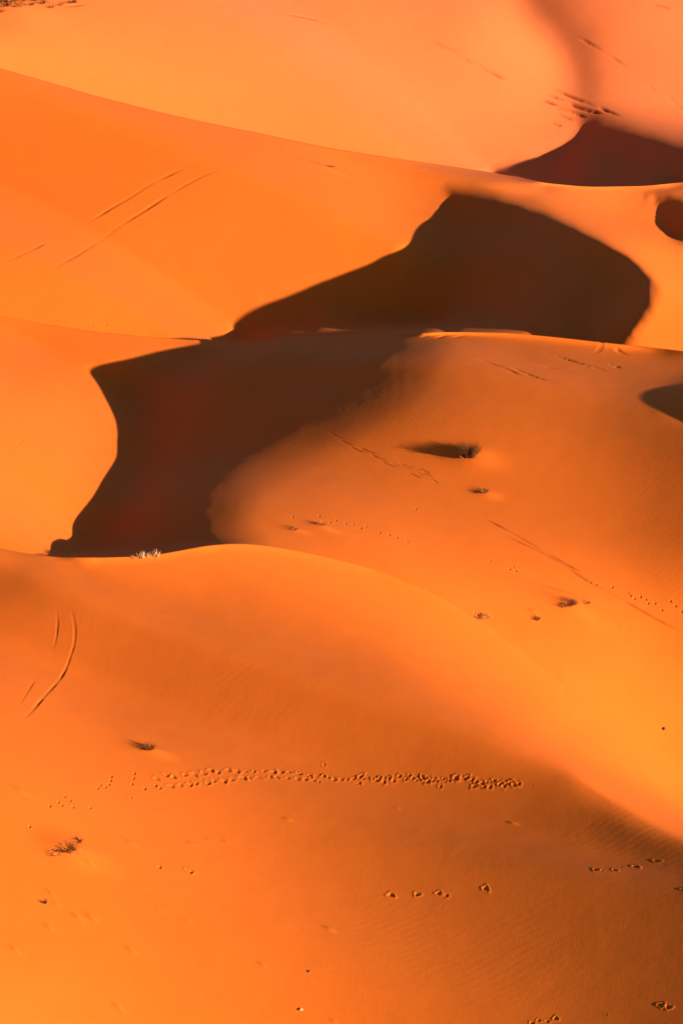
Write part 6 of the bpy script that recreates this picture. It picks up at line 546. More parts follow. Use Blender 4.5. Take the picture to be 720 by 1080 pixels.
    -10,-12,-10,-6,-6,-8,-12,-15,-11,-10,-8,-7,-9,-10,-13,-17,-15,-14,-10,-11,-8,-6,-9,-14,-21,-25,-24,-21,-23,-31,-40,-49,-52,-52,-39,-18,2,14,19,26,41,59,65,61,44,30,
    16,7,2,-1,-2,-1,0,1,1,1,0,0,-2,-2,45654,-45660,7,8,7,8,10,10,11,15,19,21,20,17,12,12,10,13,14,14,17,15,13,6,7,8,9,3,-5,-5,-2,1,-6,-12,-16,-15,-12,-6,0,8,10,11,11,11,
    14,19,33,44,47,33,11,-5,-19,-31,-39,-53,-61,-68,-65,-52,-44,-38,-37,-31,-21,-16,-13,-14,-13,-10,-5,-3,-4,-3,-6,-5,-3,-2,-2,-2,-4,-5,-4,-3,-1,-3,-7,-10,-10,-8,-4,-2,
    -3,-4,-7,-11,-16,-11,-7,-7,-7,-11,-12,-9,-8,-6,-9,-13,-15,-12,-11,-7,-8,-9,-11,-15,-18,-16,-14,-10,-8,-7,-4,-10,-15,-25,-31,-34,-32,-34,-37,-44,-44,-43,-33,-15,7,25,
    32,33,37,48,51,48,44,26,15,7,4,-1,-1,0,-1,0,1,1,0,0,0,-2,-2,44456,-44470,5,6,6,7,8,8,11,14,17,21,18,17,13,13,12,12,17,16,19,20,17,12,12,13,16,7,0,-1,1,1,-6,-14,-20,
    -21,-19,-14,-8,-2,1,2,3,4,10,16,29,44,50,41,28,14,4,-6,-19,-32,-49,-61,-64,-57,-49,-50,-48,-43,-33,-24,-21,-20,-18,-14,-6,-6,-4,-6,-6,-6,-4,-2,-2,-4,-3,-6,-4,-3,-2,
    -3,-7,-10,-10,-8,-5,-2,-3,-5,-6,-13,-14,-12,-9,-5,-8,-11,-12,-11,-8,-7,-9,-15,-15,-13,-11,-9,-8,-9,-12,-16,-17,-18,-12,-9,-8,-5,-8,-11,-22,-32,-41,-44,-39,-37,-35,
    -34,-31,-23,-9,10,29,37,42,38,39,41,36,30,29,14,6,4,0,0,0,-1,0,0,1,0,1,-1,0,-3,-1,43329,-43349,4,5,5,5,7,7,9,12,16,19,17,15,14,12,12,14,14,18,21,22,20,17,16,19,20,14,
    7,3,5,6,-2,-14,-22,-22,-23,-19,-14,-9,-7,-6,-7,-2,0,10,21,36,44,40,33,24,20,12,3,-10,-28,-45,-53,-49,-47,-49,-55,-52,-40,-33,-30,-28,-26,-19,-12,-9,-7,-8,-9,-8,-4,-4,
    -3,-4,-5,-6,-5,-3,-2,-4,-8,-9,-12,-8,-4,-4,-2,-5,-7,-13,-15,-12,-8,-7,-8,-11,-14,-11,-8,-9,-10,-15,-17,-14,-11,-9,-9,-9,-12,-16,-18,-16,-14,-9,-8,-10,-12,-19,-27,-41,
    -49,-46,-38,-28,-22,-17,-11,0,13,28,39,42,41,34,33,29,20,15,19,6,3,1,0,1,-1,0,0,0,1,-1,1,-1,0,-3,-2,42262,-42286,3,4,4,5,6,5,8,10,14,17,15,14,12,13,11,12,15,17,21,22,
    22,19,20,23,25,19,12,10,12,10,3,-11,-17,-23,-24,-20,-17,-14,-13,-12,-14,-10,-7,1,13,25,34,31,28,25,24,22,18,7,-9,-25,-36,-33,-36,-42,-52,-51,-43,-37,-35,-36,-32,-26,
    -17,-14,-11,-13,-13,-10,-8,-5,-6,-4,-8,-6,-7,-4,-3,-5,-7,-11,-12,-10,-4,-4,-3,-4,-8,-14,-14,-14,-8,-7,-9,-13,-13,-14,-8,-9,-12,-16,-17,-16,-12,-8,-9,-8,-13,-15,-20,
    -19,-15,-13,-14,-14,-17,-24,-33,-42,-47,-40,-25,-12,-5,3,8,18,28,35,39,38,32,27,22,15,8,7,12,3,0,1,1,1,0,-1,0,-1,1,0,-1,0,0,-3,-3,41249,-41277,3,4,3,5,4,5,7,8,13,14,
    14,12,11,10,12,11,13,17,19,22,22,20,21,26,27,23,17,16,18,17,8,-4,-14,-19,-21,-21,-17,-16,-14,-18,-18,-16,-13,-6,4,16,22,21,19,17,20,22,22,16,4,-10,-17,-19,-20,-28,
    -42,-45,-39,-34,-34,-39,-36,-30,-20,-17,-16,-16,-18,-14,-12,-9,-7,-8,-10,-9,-9,-5,-5,-5,-9,-13,-14,-10,-6,-3,-4,-4,-9,-14,-16,-14,-10,-7,-9,-14,-15,-14,-10,-10,-12,
    -17,-19,-16,-12,-9,-8,-9,-14,-18,-23,-23,-20,-18,-17,-17,-19,-24,-29,-37,-35,-24,-9,4,13,16,23,28,31,32,32,28,23,17,11,4,2,1,10,1,0,1,1,1,0,-1,-1,0,0,0,-1,0,-1,-2,-3,
    40284,-40315,3,3,4,3,4,5,6,7,11,12,13,10,10,9,9,12,11,15,18,21,20,21,20,27,27,27,20,20,22,23,15,3,-8,-14,-17,-17,-17,-14,-16,-18,-21,-20,-17,-11,-2,8,12,12,7,8,12,14,
    18,16,8,0,-7,-7,-5,-17,-27,-34,-30,-27,-29,-35,-36,-30,-20,-17,-17,-19,-20,-19,-14,-12,-10,-11,-13,-14,-10,-8,-6,-8,-12,-15,-16,-12,-7,-5,-3,-5,-9,-16,-17,-16,-11,-7,
    -11,-14,-18,-14,-11,-11,-13,-18,-20,-18,-12,-11,-8,-11,-17,-23,-27,-27,-23,-18,-17,-15,-14,-16,-20,-23,-20,-8,7,16,23,25,27,28,25,25,21,19,13,8,3,-2,-2,0,8,1,0,1,2,0,
    -1,0,-1,-1,0,0,-1,-1,1,-4,-2,39359,-39391,1,4,3,3,4,4,5,6,10,12,10,10,7,8,9,10,10,13,17,19,19,18,21,25,27,27,21,24,25,27,21,9,-1,-7,-11,-13,-13,-12,-14,-19,-20,-22,
    -19,-15,-5,2,7,2,-1,-2,2,6,9,9,6,0,-3,0,1,-5,-17,-23,-20,-17,-21,-29,-30,-26,-17,-14,-16,-18,-21,-19,-16,-12,-13,-13,-15,-17,-13,-11,-8,-11,-14,-19,-20,-14,-8,-6,-4,
    -6,-11,-17,-20,-17,-13,-8,-11,-17,-19,-16,-12,-11,-15,-20,-23,-19,-15,-11,-11,-13,-20,-25,-29,-28,-20,-13,-11,-7,-5,-5,-7,-9,-6,5,15,23,25,25,23,22,16,16,12,10,6,1,
    -2,-3,-4,-1,9,0,0,2,0,1,0,-2,-1,-1,0,-1,0,0,-1,-2,-4,38471,-38505,3,2,3,3,3,4,4,7,8,10,10,8,7,7,7,8,9,13,14,18,17,17,19,23,27,24,22,24,27,29,25,15,6,0,-5,-7,-8,-8,
    -11,-17,-19,-21,-21,-15,-7,-1,2,-2,-9,-8,-7,-4,0,2,-2,-5,-4,0,2,-2,-9,-16,-11,-10,-13,-20,-24,-19,-12,-11,-10,-15,-19,-17,-15,-11,-13,-13,-16,-19,-14,-13,-10,-12,-18,
    -23,-23,-18,-9,-7,-6,-6,-13,-19,-25,-19,-13,-10,-13,-19,-21,-19,-13,-12,-17,-23,-25,-22,-16,-13,-11,-14,-19,-23,-27,-21,-14,-6,0,3,5,5,3,2,4,9,18,22,21,19,16,12,10,7,
    5,4,1,-2,-3,-5,-3,-2,9,0,1,1,1,0,-1,-2,-1,-1,0,0,-2,1,-1,-3,-3,37614,-37648,2,3,2,2,4,3,3,7,7,10,9,6,6,7,5,8,8,10,14,16,15,15,18,21,24,22,22,22,27,30,27,19,11,6,3,-2,
    -1,-3,-7,-13,-17,-19,-20,-15,-8,-2,1,-6,-11,-15,-13,-11,-8,-7,-8,-12,-10,-5,0,-2,-10,-11,-8,-5,-6,-16,-16,-14,-7,-5,-6,-10,-14,-15,-11,-10,-8,-13,-15,-18,-15,-12,-11,
    -13,-20,-26,-26,-21,-11,-8,-5,-9,-14,-23,-27,-24,-14,-12,-14,-22,-24,-21,-14,-15,-17,-26,-27,-23,-15,-12,-9,-11,-13,-20,-18,-15,-3,4,7,11,11,13,8,7,5,10,15,14,16,11,
    9,5,3,2,1,-1,-1,-2,-5,-4,-2,-2,8,1,1,0,0,1,-2,-2,-1,0,-2,1,-2,1,-1,-3,-4,36785,-36819,3,1,3,2,3,2,4,6,6,10,7,6,6,5,5,7,6,10,12,14,14,14,16,18,22,21,18,21,25,29,27,22,
    15,11,7,6,5,2,-2,-7,-13,-18,-16,-14,-8,-1,0,-7,-13,-18,-16,-16,-14,-13,-16,-18,-16,-11,-5,-7,-11,-12,-8,-4,-5,-11,-13,-10,-3,-1,-3,-6,-10,-10,-7,-7,-5,-10,-12,-16,
    -14,-11,-10,-12,-20,-28,-29,-21,-13,-8,-6,-9,-17,-25,-30,-26,-17,-13,-16,-24,-27,-22,-16,-14,-18,-26,-27,-21,-13,-7,-4,-6,-8,-11,-11,-5,3,10,13,13,15,12,10,6,3,5,9,9,
    8,5,3,0,0,-1,-3,-1,-3,-2,-3,-4,-3,-1,8,1,-1,1,0,-1,0,-3,0,-2,-1,0,0,-1,0,-3,-4,35980,-36012,1,2,2,2,2,3,3,5,7,8,7,6,5,4,5,5,6,9,10,13,13,12,13,19,18,18,16,19,22,28,
    26,21,17,15,12,10,10,9,4,-3,-8,-12,-14,-11,-7,1,0,-7,-13,-18,-20,-17,-18,-18,-21,-23,-22,-16,-11,-11,-16,-14,-11,-5,-6,-11,-12,-8,-3,1,-1,-3,-7,-7,-5,-3,-3,-6,-10,
    -13,-11,-9,-8,-11,-19,-27,-29,-22,-13,-7,-7,-9,-16,-28,-32,-28,-18,-13,-18,-24,-28,-23,-14,-14,-17,-23,-25,-16,-8,-3,0,1,-2,-5,-4,0,7,11,13,13,12,10,7,2,-1,2,2,3,4,0,
    0,-3,-2,-3,-3,-2,-2,-3,-2,-3,-3,-1,7,1,0,-1,1,-2,0,-3,-1,0,-2,0,0,-1,0,-4,-3,35198,-35230,2,2,2,1,3,2,3,4,7,7,7,5,5,3,5,4,6,8,9,11,11,11,13,15,17,15,15,15,21,25,23,
    21,16,17,14,15,14,13,9,4,-3,-7,-9,-8,-3,2,1,-5,-13,-18,-20,-18,-20,-21,-24,-26,-27,-20,-15,-17,-19,-18,-13,-9,-10,-11,-12,-10,-3,0,-1,-4,-5,-5,-4,-1,-2,-3,-8,-11,-8,
    -7,-6,-10,-16,-25,-28,-20,-12,-7,-6,-8,-17,-27,-32,-27,-19,-12,-18,-23,-27,-21,-14,-10,-14,-20,-18,-14,-2,1,3,5,1,-1,-2,2,7,9,10,10,8,5,4,-3,-2,-4,-2,1,-1,-2,-2,-3,
    -4,-3,-3,-2,-1,-2,-2,-4,-2,-1,7,-1,0,0,0,-1,-2,-1,-2,-1,0,-1,-1,0,0,-3,-5,34435,-34465,1,2,2,1,2,3,2,4,7,6,6,5,5,2,5,4,4,8,8,10,9,11,10,14,15,14,12,13,19,21,22,18,16,
    16,15,16,17,17,14,8,3,-1,-4,-3,0,5,4,-3,-12,-18,-18,-19,-20,-23,-25,-29,-28,-24,-19,-20,-21,-23,-16,-12,-11,-15,-15,-9,-6,-3,-2,-4,-6,-5,-5,0,-2,-4,-6,-8,-8,-5,-5,-7,
    -15,-22,-24,-18,-11,-6,-5,-8,-15,-25,-30,-25,-17,-11,-16,-21,-24,-18,-10,-9,-10,-15,-15,-8,-1,3,5,5,2,-1,-2,2,3,7,5,6,4,3,-1,-4,-6,-6,-4,-3,-1,-3,-3,-3,-4,-3,-3,-1,
    -1,-1,-2,-4,-2,-2,6,1,-2,0,0,-1,-2,-1,-2,0,-2,0,-1,0,0,-3,-5,33690,-33718,1,1,2,1,2,2,3,4,5,6,7,4,3,4,3,4,4,6,8,10,7,10,8,13,13,12,11,12,16,19,18,17,14,14,15,16,18,
    18,18,12,8,4,1,2,6,8,8,0,-11,-15,-18,-18,-20,-22,-27,-29,-31,-25,-21,-22,-24,-25,-18,-16,-13,-17,-17,-11,-8,-5,-4,-6,-7,-7,-4,-3,-3,-4,-5,-9,-7,-4,-5,-7,-12,-18,-22,
    -15,-10,-5,-4,-7,-13,-22,-26,-21,-15,-11,-12,-18,-19,-15,-9,-5,-8,-13,-10,-6,-1,3,5,2,1,-2,-2,-2,1,3,3,2,2,0,-2,-7,-8,-7,-5,-4,-2,-2,-3,-4,-2,-4,-1,-2,0,-2,-2,-3,-3,
    -1,5,-1,0,0,-2,1,-3,-1,-2,-1,0,-1,-1,0,0,-3,-6,32962,-32989,2,0,3,0,3,1,2,4,6,5,6,4,3,3,3,4,3,6,7,8,8,7,8,11,12,11,9,11,14,17,16,14,12,12,13,16,16,20,18,16,11,8,7,7,
    9,15,11,3,-6,-13,-16,-17,-20,-21,-26,-31,-31,-25,-23,-23,-27,-25,-20,-18,-15,-19,-17,-15,-9,-6,-7,-7,-9,-8,-6,-4,-4,-5,-7,-8,-7,-6,-4,-6,-11,-17,-18,-13,-8,-5,-4,-6,
    -11,-18,-22,-19,-11,-8,-11,-15,-16,-12,-6,-4,-8,-9,-10,-5,-1,1,3,0,0,-3,-5,-3,-1,0,1,1,-1,0,-5,-7,-9,-7,-6,-4,-2,-2,-2,-2,-4,-3,-1,-1,-1,-1,-2,-4,-3,-2,6,-1,-1,-1,0,
    0,-3,-1,-1,-2,-1,0,0,-1,0,-4,-5,32248,-32272,0,1,2,1,2,1,3,2,6,5,6,3,3,3,3,2,5,4,6,8,7,6,7,9,11,10,9,9,13,15,13,13,9,10,12,13,16,18,18,17,13,12,10,12,14,18,17,7,-2,
    -9,-13,-16,-17,-21,-25,-31,-30,-27,-23,-23,-28,-27,-21,-18,-17,-20,-19,-16,-10,-8,-7,-10,-10,-9,-7,-6,-5,-6,-8,-9,-7,-6,-4,-8,-9,-16,-16,-11,-8,-5,-3,-5,-10,-15,-19,
    -15,-10,-7,-8,-13,-14,-9,-6,-4,-7,-8,-9,-6,-3,1,1,-1,-1,-6,-4,-5,-3,-1,0,-1,-1,-2,-4,-8,-9,-8,-5,-3,-2,-2,-1,-3,-2,-4,0,-2,0,-2,-3,-2,-5,-1,5,-1,-1,0,0,-2,-1,-2,-2,0,
    -2,0,0,-1,2,-6,-6,31547,-31569,0,2,1,0,2,2,2,2,5,6,4,4,2,3,3,2,3,5,5,7,6,6,6,9,9,9,7,9,11,14,12,10,8,8,10,10,15,16,17,16,14,14,13,13,19,22,21,13,3,-5,-10,-12,-15,-19,
    -25,-29,-30,-27,-22,-25,-28,-27,-22,-19,-18,-20,-20,-17,-10,-10,-9,-10,-11,-10,-8,-8,-5,-7,-9,-9,-8,-7,-5,-6,-11,-15,-13,-13,-6,-4,-4,-5,-8,-14,-16,-13,-9,-7,-7,-10,
    -13,-9,-5,-4,-7,-8,-9,-6,-3,-1,0,-2,-2,-6,-6,-5,-3,-3,0,-1,-2,-3,-4,-7,-9,-7,-5,-3,-2,0,-3,-1,-4,-2,-1,-2,0,-2,-2,-4,-4,-2,5,0,-2,1,-2,0,-2,-2,-2,0,-1,-1,1,0,0,-5,-6,
    30858,-30878,1,1,0,2,1,1,2,2,5,5,4,4,2,2,3,1,4,4,5,5,7,4,6,7,9,8,7,7,11,11,11,9,7,6,8,9,11,15,15,15,13,15,12,17,20,25,25,17,8,0,-4,-9,-11,-17,-23,-27,-30,-25,-24,-23,
    -29,-27,-22,-20,-19,-20,-21,-17,-12,-9,-10,-11,-12,-10,-10,-7,-7,-8,-9,-9,-9,-8,-5,-7,-10,-15,-13,-12,-6,-4,-4,-5,-8,-13,-14,-13,-7,-7,-6,-11,-11,-9,-5,-4,-6,-9,-9,
    -6,-4,-1,-2,-1,-3,-7,-5,-7,-3,-2,-1,-1,-3,-1,-5,-7,-8,-7,-5,-2,-2,-1,-1,-3,-2,-3,-1,-1,-2,-1,-2,-5,-3,-3,6,-1,-1,-1,0,-1,-2,-2,-1,-1,0,0,0,2,-4,-4,-4,30177,-30194,1,
    0,2,0,0,2,2,2,3,6,3,4,2,1,3,2,2,4,5,5,5,4,5,7,8,8,5,7,9,10,11,7,6,5,5,8,10,12,14,12,12,13,14,15,22,26,27,20,14,5,0,-3,-7,-14,-19,-25,-28,-25,-23,-23,-28,-27,-24,-19,
    -19,-21,-21,-17,-13,-10,-10,-12,-11,-13,-9,-7,-8,-9,-9,-10,-9,-8,-6,-7,-11,-13,-15,-11,-6,-5,-4,-4,-8,-12,-15,-11,-8,-6,-7,-10,-10,-9,-5,-5,-6,-9,-9,-6,-4,-2,-1,-3,
    -3,-5,-8,-5,-3,-3,-1,-1,-2,-2,-4,-7,-8,-7,-4,-2,-2,-1,-1,-2,-4,-1,-3,0,-2,-1,-4,-3,-4,-2,5,0,-2,0,-1,-1,-2,-1,-1,-1,0,0,2,0,-4,-5,-3,29503,-29516,0,1,0,0,2,0,1,3,3,4,
    4,3,1,3,1,2,2,4,3,6,4,4,4,7,7,6,6,5,9,10,8,6,6,3,6,5,8,11,11,11,10,11,13,15,20,26,27,24,15,11,6,1,-2,-9,-15,-23,-25,-23,-21,-24,-26,-28,-23,-19,-19,-22,-21,-18,-12,
    -11,-11,-12,-12,-12,-10,-8,-9,-8,-10,-10,-10,-7,-7,-7,-12,-13,-15,-10,-7,-5,-4,-5,-7,-13,-13,-13,-7,-5,-8,-9,-11,-9,-5,-5,-5,-10,-9,-6,-4,-2,-2,-2,-3,-6,-7,-5,-4,-2,
    -1,-1,-2,-2,-4,-7,-7,-7,-4,-3,0,-2,-2,-1,-3,-3,-2,-1,-1,-2,-3,-3,-5,-2,6,-1,-2,0,0,-2,0,-3,0,0,-1,1,1,-1,-3,-5,-3,28832,-28840,0,-1,1,0,0,0,2,2,2,5,3,2,2,2,1,1,2,3,4,
    5,3,4,5,4,8,5,5,5,8,8,8,6,4,2,5,5,7,8,10,9,8,10,10,13,20,24,26,24,18,14,9,7,2,-3,-11,-18,-22,-21,-19,-22,-25,-28,-22,-19,-19,-21,-22,-18,-13,-11,-11,-13,-12,-12,-12,
    -7,-9,-9,-10,-11,-9,-9,-6,-8,-11,-14,-15,-11,-6,-5,-5,-4,-8,-13,-13,-12,-8,-5,-8,-9,-11,-9,-5,-4,-7,-9,-8,-8,-3,-2,-2,-1,-5,-5,-6,-6,-4,-1,-2,-1,-1,-3,-4,-6,-8,-6,-4,
    -3,0,-2,-2,-2,-2,-3,-2,-1,-2,-1,-4,-3,-4,-3,6,0,-2,-1,1,-2,0,-2,-1,0,0,-1,1,1,-5,-4,-4,28163,-28166,0,-1,0,0,0,0,0,3,1,5,2,2,2,1,1,1,2,2,3,5,3,4,3,5,7,4,5,5,6,9,6,5,
    3,3,3,4,6,7,9,7,7,7,9,12,16,22,25,22,19,14,14,10,7,1,-6,-13,-18,-17,-16,-20,-24,-26,-22,-18,-19,-21,-21,-18,-14,-11,-11,-13,-13,-12,-12,-9,-8,-10,-10,-11,-10,-8,-7,
    -8,-12,-13,-15,-12,-6,-5,-5,-4,-9,-12,-14,-11,-9,-5,-7,-10,-10,-10,-4,-6,-5,-9,-9,-7,-4,-1,-3,-1,-4,-5,-7,-6,-2,-3,-1,-2,-1,-2,-4,-7,-7,-6,-5,-1,-2,-1,-2,-2,-2,-4,-1,
    -2,-1,-2,-4,-3,-3,-2,4,0,-1,0,-1,0,-2,0,-2,0,0,-1,1,0,-4,-4,-4,27491,-27487,-1,-1,-1,0,0,-1,0,1,3,2,4,0,2,1,0,1,2,2,2,4,4,2,4,4,6,5,3,5,6,7,6,5,2,2,3,2,6,6,8,5,7,5,7,
    10,14,19,23,19,19,14,14,13,10,6,-2,-9,-11,-14,-13,-16,-23,-22,-21,-18,-18,-21,-20,-18,-14,-10,-13,-12,-14,-12,-12,-9,-10,-8,-12,-11,-10,-8,-8,-8,-12,-14,-14,-12,-7,
    -5,-4,-6,-7,-13,-14,-12,-8,-5,-7,-11,-9,-10,-5,-4,-7,-8,-10,-5,-5,-2,-1,-3,-3,-5,-7,-6,-3,-2,-1,-2,-2,-1,-5,-6,-7,-7,-3,-3,-1,-1,-2,-2,-3,-3,-2,-1,-2,-1,-4,-3,-4,-2,
    6,-1,-1,0,-1,0,-1,-2,0,-2,1,-1,0,1,-4,-4,-4,26814,-26803,0,-2,-2,0,-1,-1,0,1,1,3,1,2,1,0,0,1,0,3,2,3,3,3,2,5,5,4,4,3,6,7,5,4,2,2,1,3,4,6,6,5,5,5,5,8,12,17,19,18,16,
    13,14,14,11,8,3,-5,-7,-8,-9,-14,-17,-21,-19,-15,-18,-20,-20,-17,-13,-11,-12,-12,-15,-12,-12,-10,-9,-9,-12,-11,-11,-9,-7,-8,-12,-15,-14,-12,-7,-5,-5,-5,-9,-12,-13,-13,
    -7,-6,-8,-9,-11,-8,-6,-4,-7,-8,-9,-7,-3,-2,-3,-1,-4,-6,-6,-6,-3,-2,-2,-1,-2,-2,-4,-6,-8,-5,-5,-1,-2,-2,-1,-2,-4,-2,-2,-1,-2,-2,-4,-2,-4,-1,4,0,0,-1,-1,0,-1,-2,-1,0,
    -1,0,0,1,-4,-3,-5,26132,-26113,-1,-2,-1,-1,-2,-1,0,0,0,3,1,1,0,-1,1,0,0,2,2,3,2,2,3,4,4,4,3,4,5,6,5,3,2,1,1,3,3,5,5,4,4,4,5,6,11,13,17,16,13,11,13,13,11,10,5,-1,-4,
    -3,-6,-8,-14,-17,-16,-14,-15,-19,-19,-16,-12,-12,-12,-12,-13,-14,-11,-10,-9,-10,-12,-11,-11,-9,-8,-8,-13,-14,-14,-12,-8,-5,-5,-6,-8,-12,-14,-12,-8,-6,-7,-10,-10,-9,
    -5,-5,-7,-7,-10,-6,-4,-2,-2,-2,-4,-6,-6,-5,-4,-3,-1,-1,-2,-3,-3,-6,-8,-6,-3,-2,-3,0,-2,-3,-2,-4,-1,-2,-1,-2,-3,-4,-2,-3,6,-1,0,-1,-1,0,-2,0,-2,-1,0,-1,2,0,-3,-4,-4,
    25446,-25420,-1,-2,0,-2,-2,-1,-1,0,1,0,2,-1,0,0,-2,1,0,0,3,1,3,2,1,4,4,4,2,4,4,6,4,4,0,2,0,2,3,5,3,4,3,3,4,5,9,12,15,12,12,9,10,11,11,10,5,2,0,-2,0,-5,-10,-13,-13,
    -10,-13,-17,-17,-15,-13,-10,-10,-13,-14,-12,-12,-9,-10,-10,-11,-12,-11,-9,-9,-8,-12,-15,-14,-12,-8,-6,-5,-5,-10,-11,-14,-12,-8,-6,-8,-9,-10,-10,-4,-6,-6,-8,-9,-6,-5,
    -1,-3,-2,-4,-5,-7,-5,-4,-2,-2,-1,-3,-1,-5,-5,-7,-7,-3,-2,-2,-2,-1,-3,-2,-4,-1,-2,-1,-2,-3,-4,-2,-2,4,1,-2,0,-1,0,-2,-1,-1,-1,0,0,1,1,-4,-3,-5,24758,-24726,-1,0,-2,-1,
    -1,-2,-1,-1,1,1,-1,1,-2,-1,-1,-1,0,0,1,2,2,1,2,3,3,4,2,3,5,4,5,2,1,1,0,2,2,4,3,3,2,2,4,4,7,11,13,10,9,8,8,9,9,9,5,3,0,2,2,-2,-6,-9,-9,-7,-10,-14,-14,-15,-9,-11,-10,
    -11,-13,-13,-11,-10,-9,-10,-12,-11,-11,-9,-8,-10,-12,-14,-15,-12,-8,-6,-5,-6,-9,-12,-14,-12,-8,-6,-7,-10,-11,-8,-6,-5,-6,-9,-8,-6,-5,-2,-2,-2,-4,-6,-6,-6,-4,-1,-3,-1,
    -3,-1,-4,-7,-6,-6,-4,-2,-2,-1,-2,-3,-2,-3,-3,0,-3,-1,-3,-3,-4,-1,5,-1,0,-2,1,-2,-1,-1,-1,0,-1,1,0,1,-3,-4,-3,24072,-24036,1,-1,-1,-1,0,-2,-1,-1,1,0,0,-1,-2,-1,-2,-2,
    0,-1,1,1,2,0,2,2,4,2,3,2,4,5,3,3,0,1,0,1,2,3,3,2,2,1,2,4,7,8,12,9,6,7,7,6,7,7,5,2,2,2,2,2,-4,-5,-6,-4,-6,-11,-12,-11,-9,-7,-10,-11,-11,-13,-10,-10,-9,-10,-11,-12,-10,
    -10,-8,-9,-12,-15,-14,-12,-9,-6,-5,-7,-8,-13,-13,-12,-9,-5,-9,-9,-10,-9,-6,-5,-6,-8,-9,-7,-3,-3,-2,-3,-3,-7,-5,-6,-4,-2,-2,-2,-2,-2,-4,-6,-7,-6,-3,-3,-1,-2,-2,-2,-4,
    -2,-2,-2,-1,-2,-4,-2,-3,-2,5,-1,-1,0,-1,0,-2,-1,0,-1,-1,1,1,1,-3,-5,-3,23391,-23352,1,0,0,0,-1,-1,0,-2,2,-1,1,-2,-2,-2,-2,-2,-1,-2,0,2,0,0,1,2,4,2,1,3,4,3,4,2,1,-1,0,
    2,0,3,3,1,1,1,2,3,4,9,10,7,6,4,6,4,6,5,4,1,0,4,2,2,-1,-4,-2,-2,-3,-8,-8,-9,-6,-6,-7,-9,-11,-11,-10,-9,-9,-10,-10,-12,-11,-8,-9,-9,-12,-14,-15,-12,-8,-7,-5,-6,-10,-12,
    -13,-13,-7,-7,-8,-10,-10,-8,-7,-4,-7,-8,-9,-6,-4,-3,-2,-2,-5,-5,-6,-7,-2,-4,-1,-3,-1,-3,-3,-7,-6,-6,-4,-2,-2,-2,-1,-4,-2,-3,-2,-2,-1,-2,-3,-3,-4,-1,5,0,-2,0,0,-2,0,
    -1,-2,1,-1,0,2,0,-3,-3,-5,22718,-22677,1,1,1,-1,1,-1,-1,1,0,1,-1,0,-3,-1,-4,-1,-3,-2,0,0,0,0,0,2,3,2,2,1,4,3,4,0,1,0,-1,1,1,2,2,1,0,2,0,2,5,6,9,6,5,4,2,5,4,4,1,1,0,1,
    4,1,-1,-2,-1,1,-2,-4,-6,-6,-3,-4,-4,-8,-8,-10,-9,-8,-9,-8,-11,-11,-11,-8,-8,-10,-11,-14,-15,-12,-8,-6,-6,-6,-10,-12,-13,-13,-7,-8,-7,-9,-12,-7,-7,-5,-7,-7,-9,-6,-5,
    -2,-2,-4,-3,-6,-6,-6,-4,-3,-1,-3,-1,-3,-5,-5,-6,-7,-3,-2,-3,-1,-2,-3,-4,-2,-2,-1,-2,-3,-2,-3,-3,-2,6,-2,0,-1,0,-1,0,-2,-1,0,0,0,1,1,-4,-3,-4,22055,-22013,2,1,0,1,1,0,
    -1,1,1,1,0,-1,-1,-3,-2,-3,-3,-1,-2,0,-1,-1,0,2,2,2,1,2,2,4,2,2,-1,-1,0,0,1,2,1,0,1,0,1,1,4,5,8,5,3,3,3,2,4,1,2,-1,-1,1,2,1,-1,-2,0,1,0,-3,-3,-3,-1,-2,-2,-5,-6,-8,-7,
    -7,-6,-9,-10,-10,-11,-7,-9,-9,-11,-14,-15,-10,-9,-7,-5,-7,-8,-13,-14,-11,-8,-8,-7,-9,-12,-8,-5,-6,-7,-7,-9,-7,-3,-4,-2,-2,-5,-6,-6,-5,-5,-2,-3,-1,-3,-3,-3,-7,-6,-5,
    -5,-2,-2,-1,-3,-3,-3,-3,-2,-1,-2,-2,-3,-3,-3,-1,4,0,-1,0,-1,0,-1,-2,0,0,-1,1,0,2,-4,-4,-4,21404,-21361,1,1,2,1,0,1,1,1,0,2,1,-1,-2,-1,-3,-2,-3,-2,-2,-1,-1,-1,-1,1,2,
    1,2,1,2,3,2,1,-1,-1,-1,0,0,2,0,1,0,0,0,0,4,5,5,5,3,2,1,2,2,1,1,-2,-1,-1,1,1,-2,-2,-1,2,0,-1,-3,-1,0,1,-1,-2,-4,-5,-5,-6,-4,-7,-9,-9,-9,-9,-7,-9,-11,-13,-14,-12,-8,-6,
    -6,-6,-9,-13,-12,-12,-9,-6,-8,-9,-11,-9,-6,-5,-6,-8,-9,-6,-5,-2,-3,-3,-5,-5,-6,-6,-4,-3,-2,-3,-2,-3,-4,-5,-7,-6,-4,-2,-3,-1,-3,-2,-4,-2,-3,-1,-2,-1,-4,-2,-4,-1,5,0,
    -2,0,0,-1,-1,-1,0,-1,0,0,1,1,-3,-4,-5,20767,-20725,1,3,1,1,2,1,0,2,2,1,0,1,-1,-2,-2,-2,-3,-1,-3,-1,-2,-1,-1,0,2,1,1,1,2,1,3,0,-2,0,-2,-1,0,1,1,0,-1,0,0,0,2,5,5,3,3,0,
    1,2,0,1,0,-2,-2,-2,1,-1,-2,-3,0,0,0,-1,-2,0,1,1,1,0,-3,-3,-2,-3,-4,-4,-7,-8,-8,-7,-7,-8,-10,-14,-13,-11,-8,-6,-6,-7,-8,-12,-13,-11,-9,-6,-8,-10,-10,-8,-6,-6,-6,-8,-8,
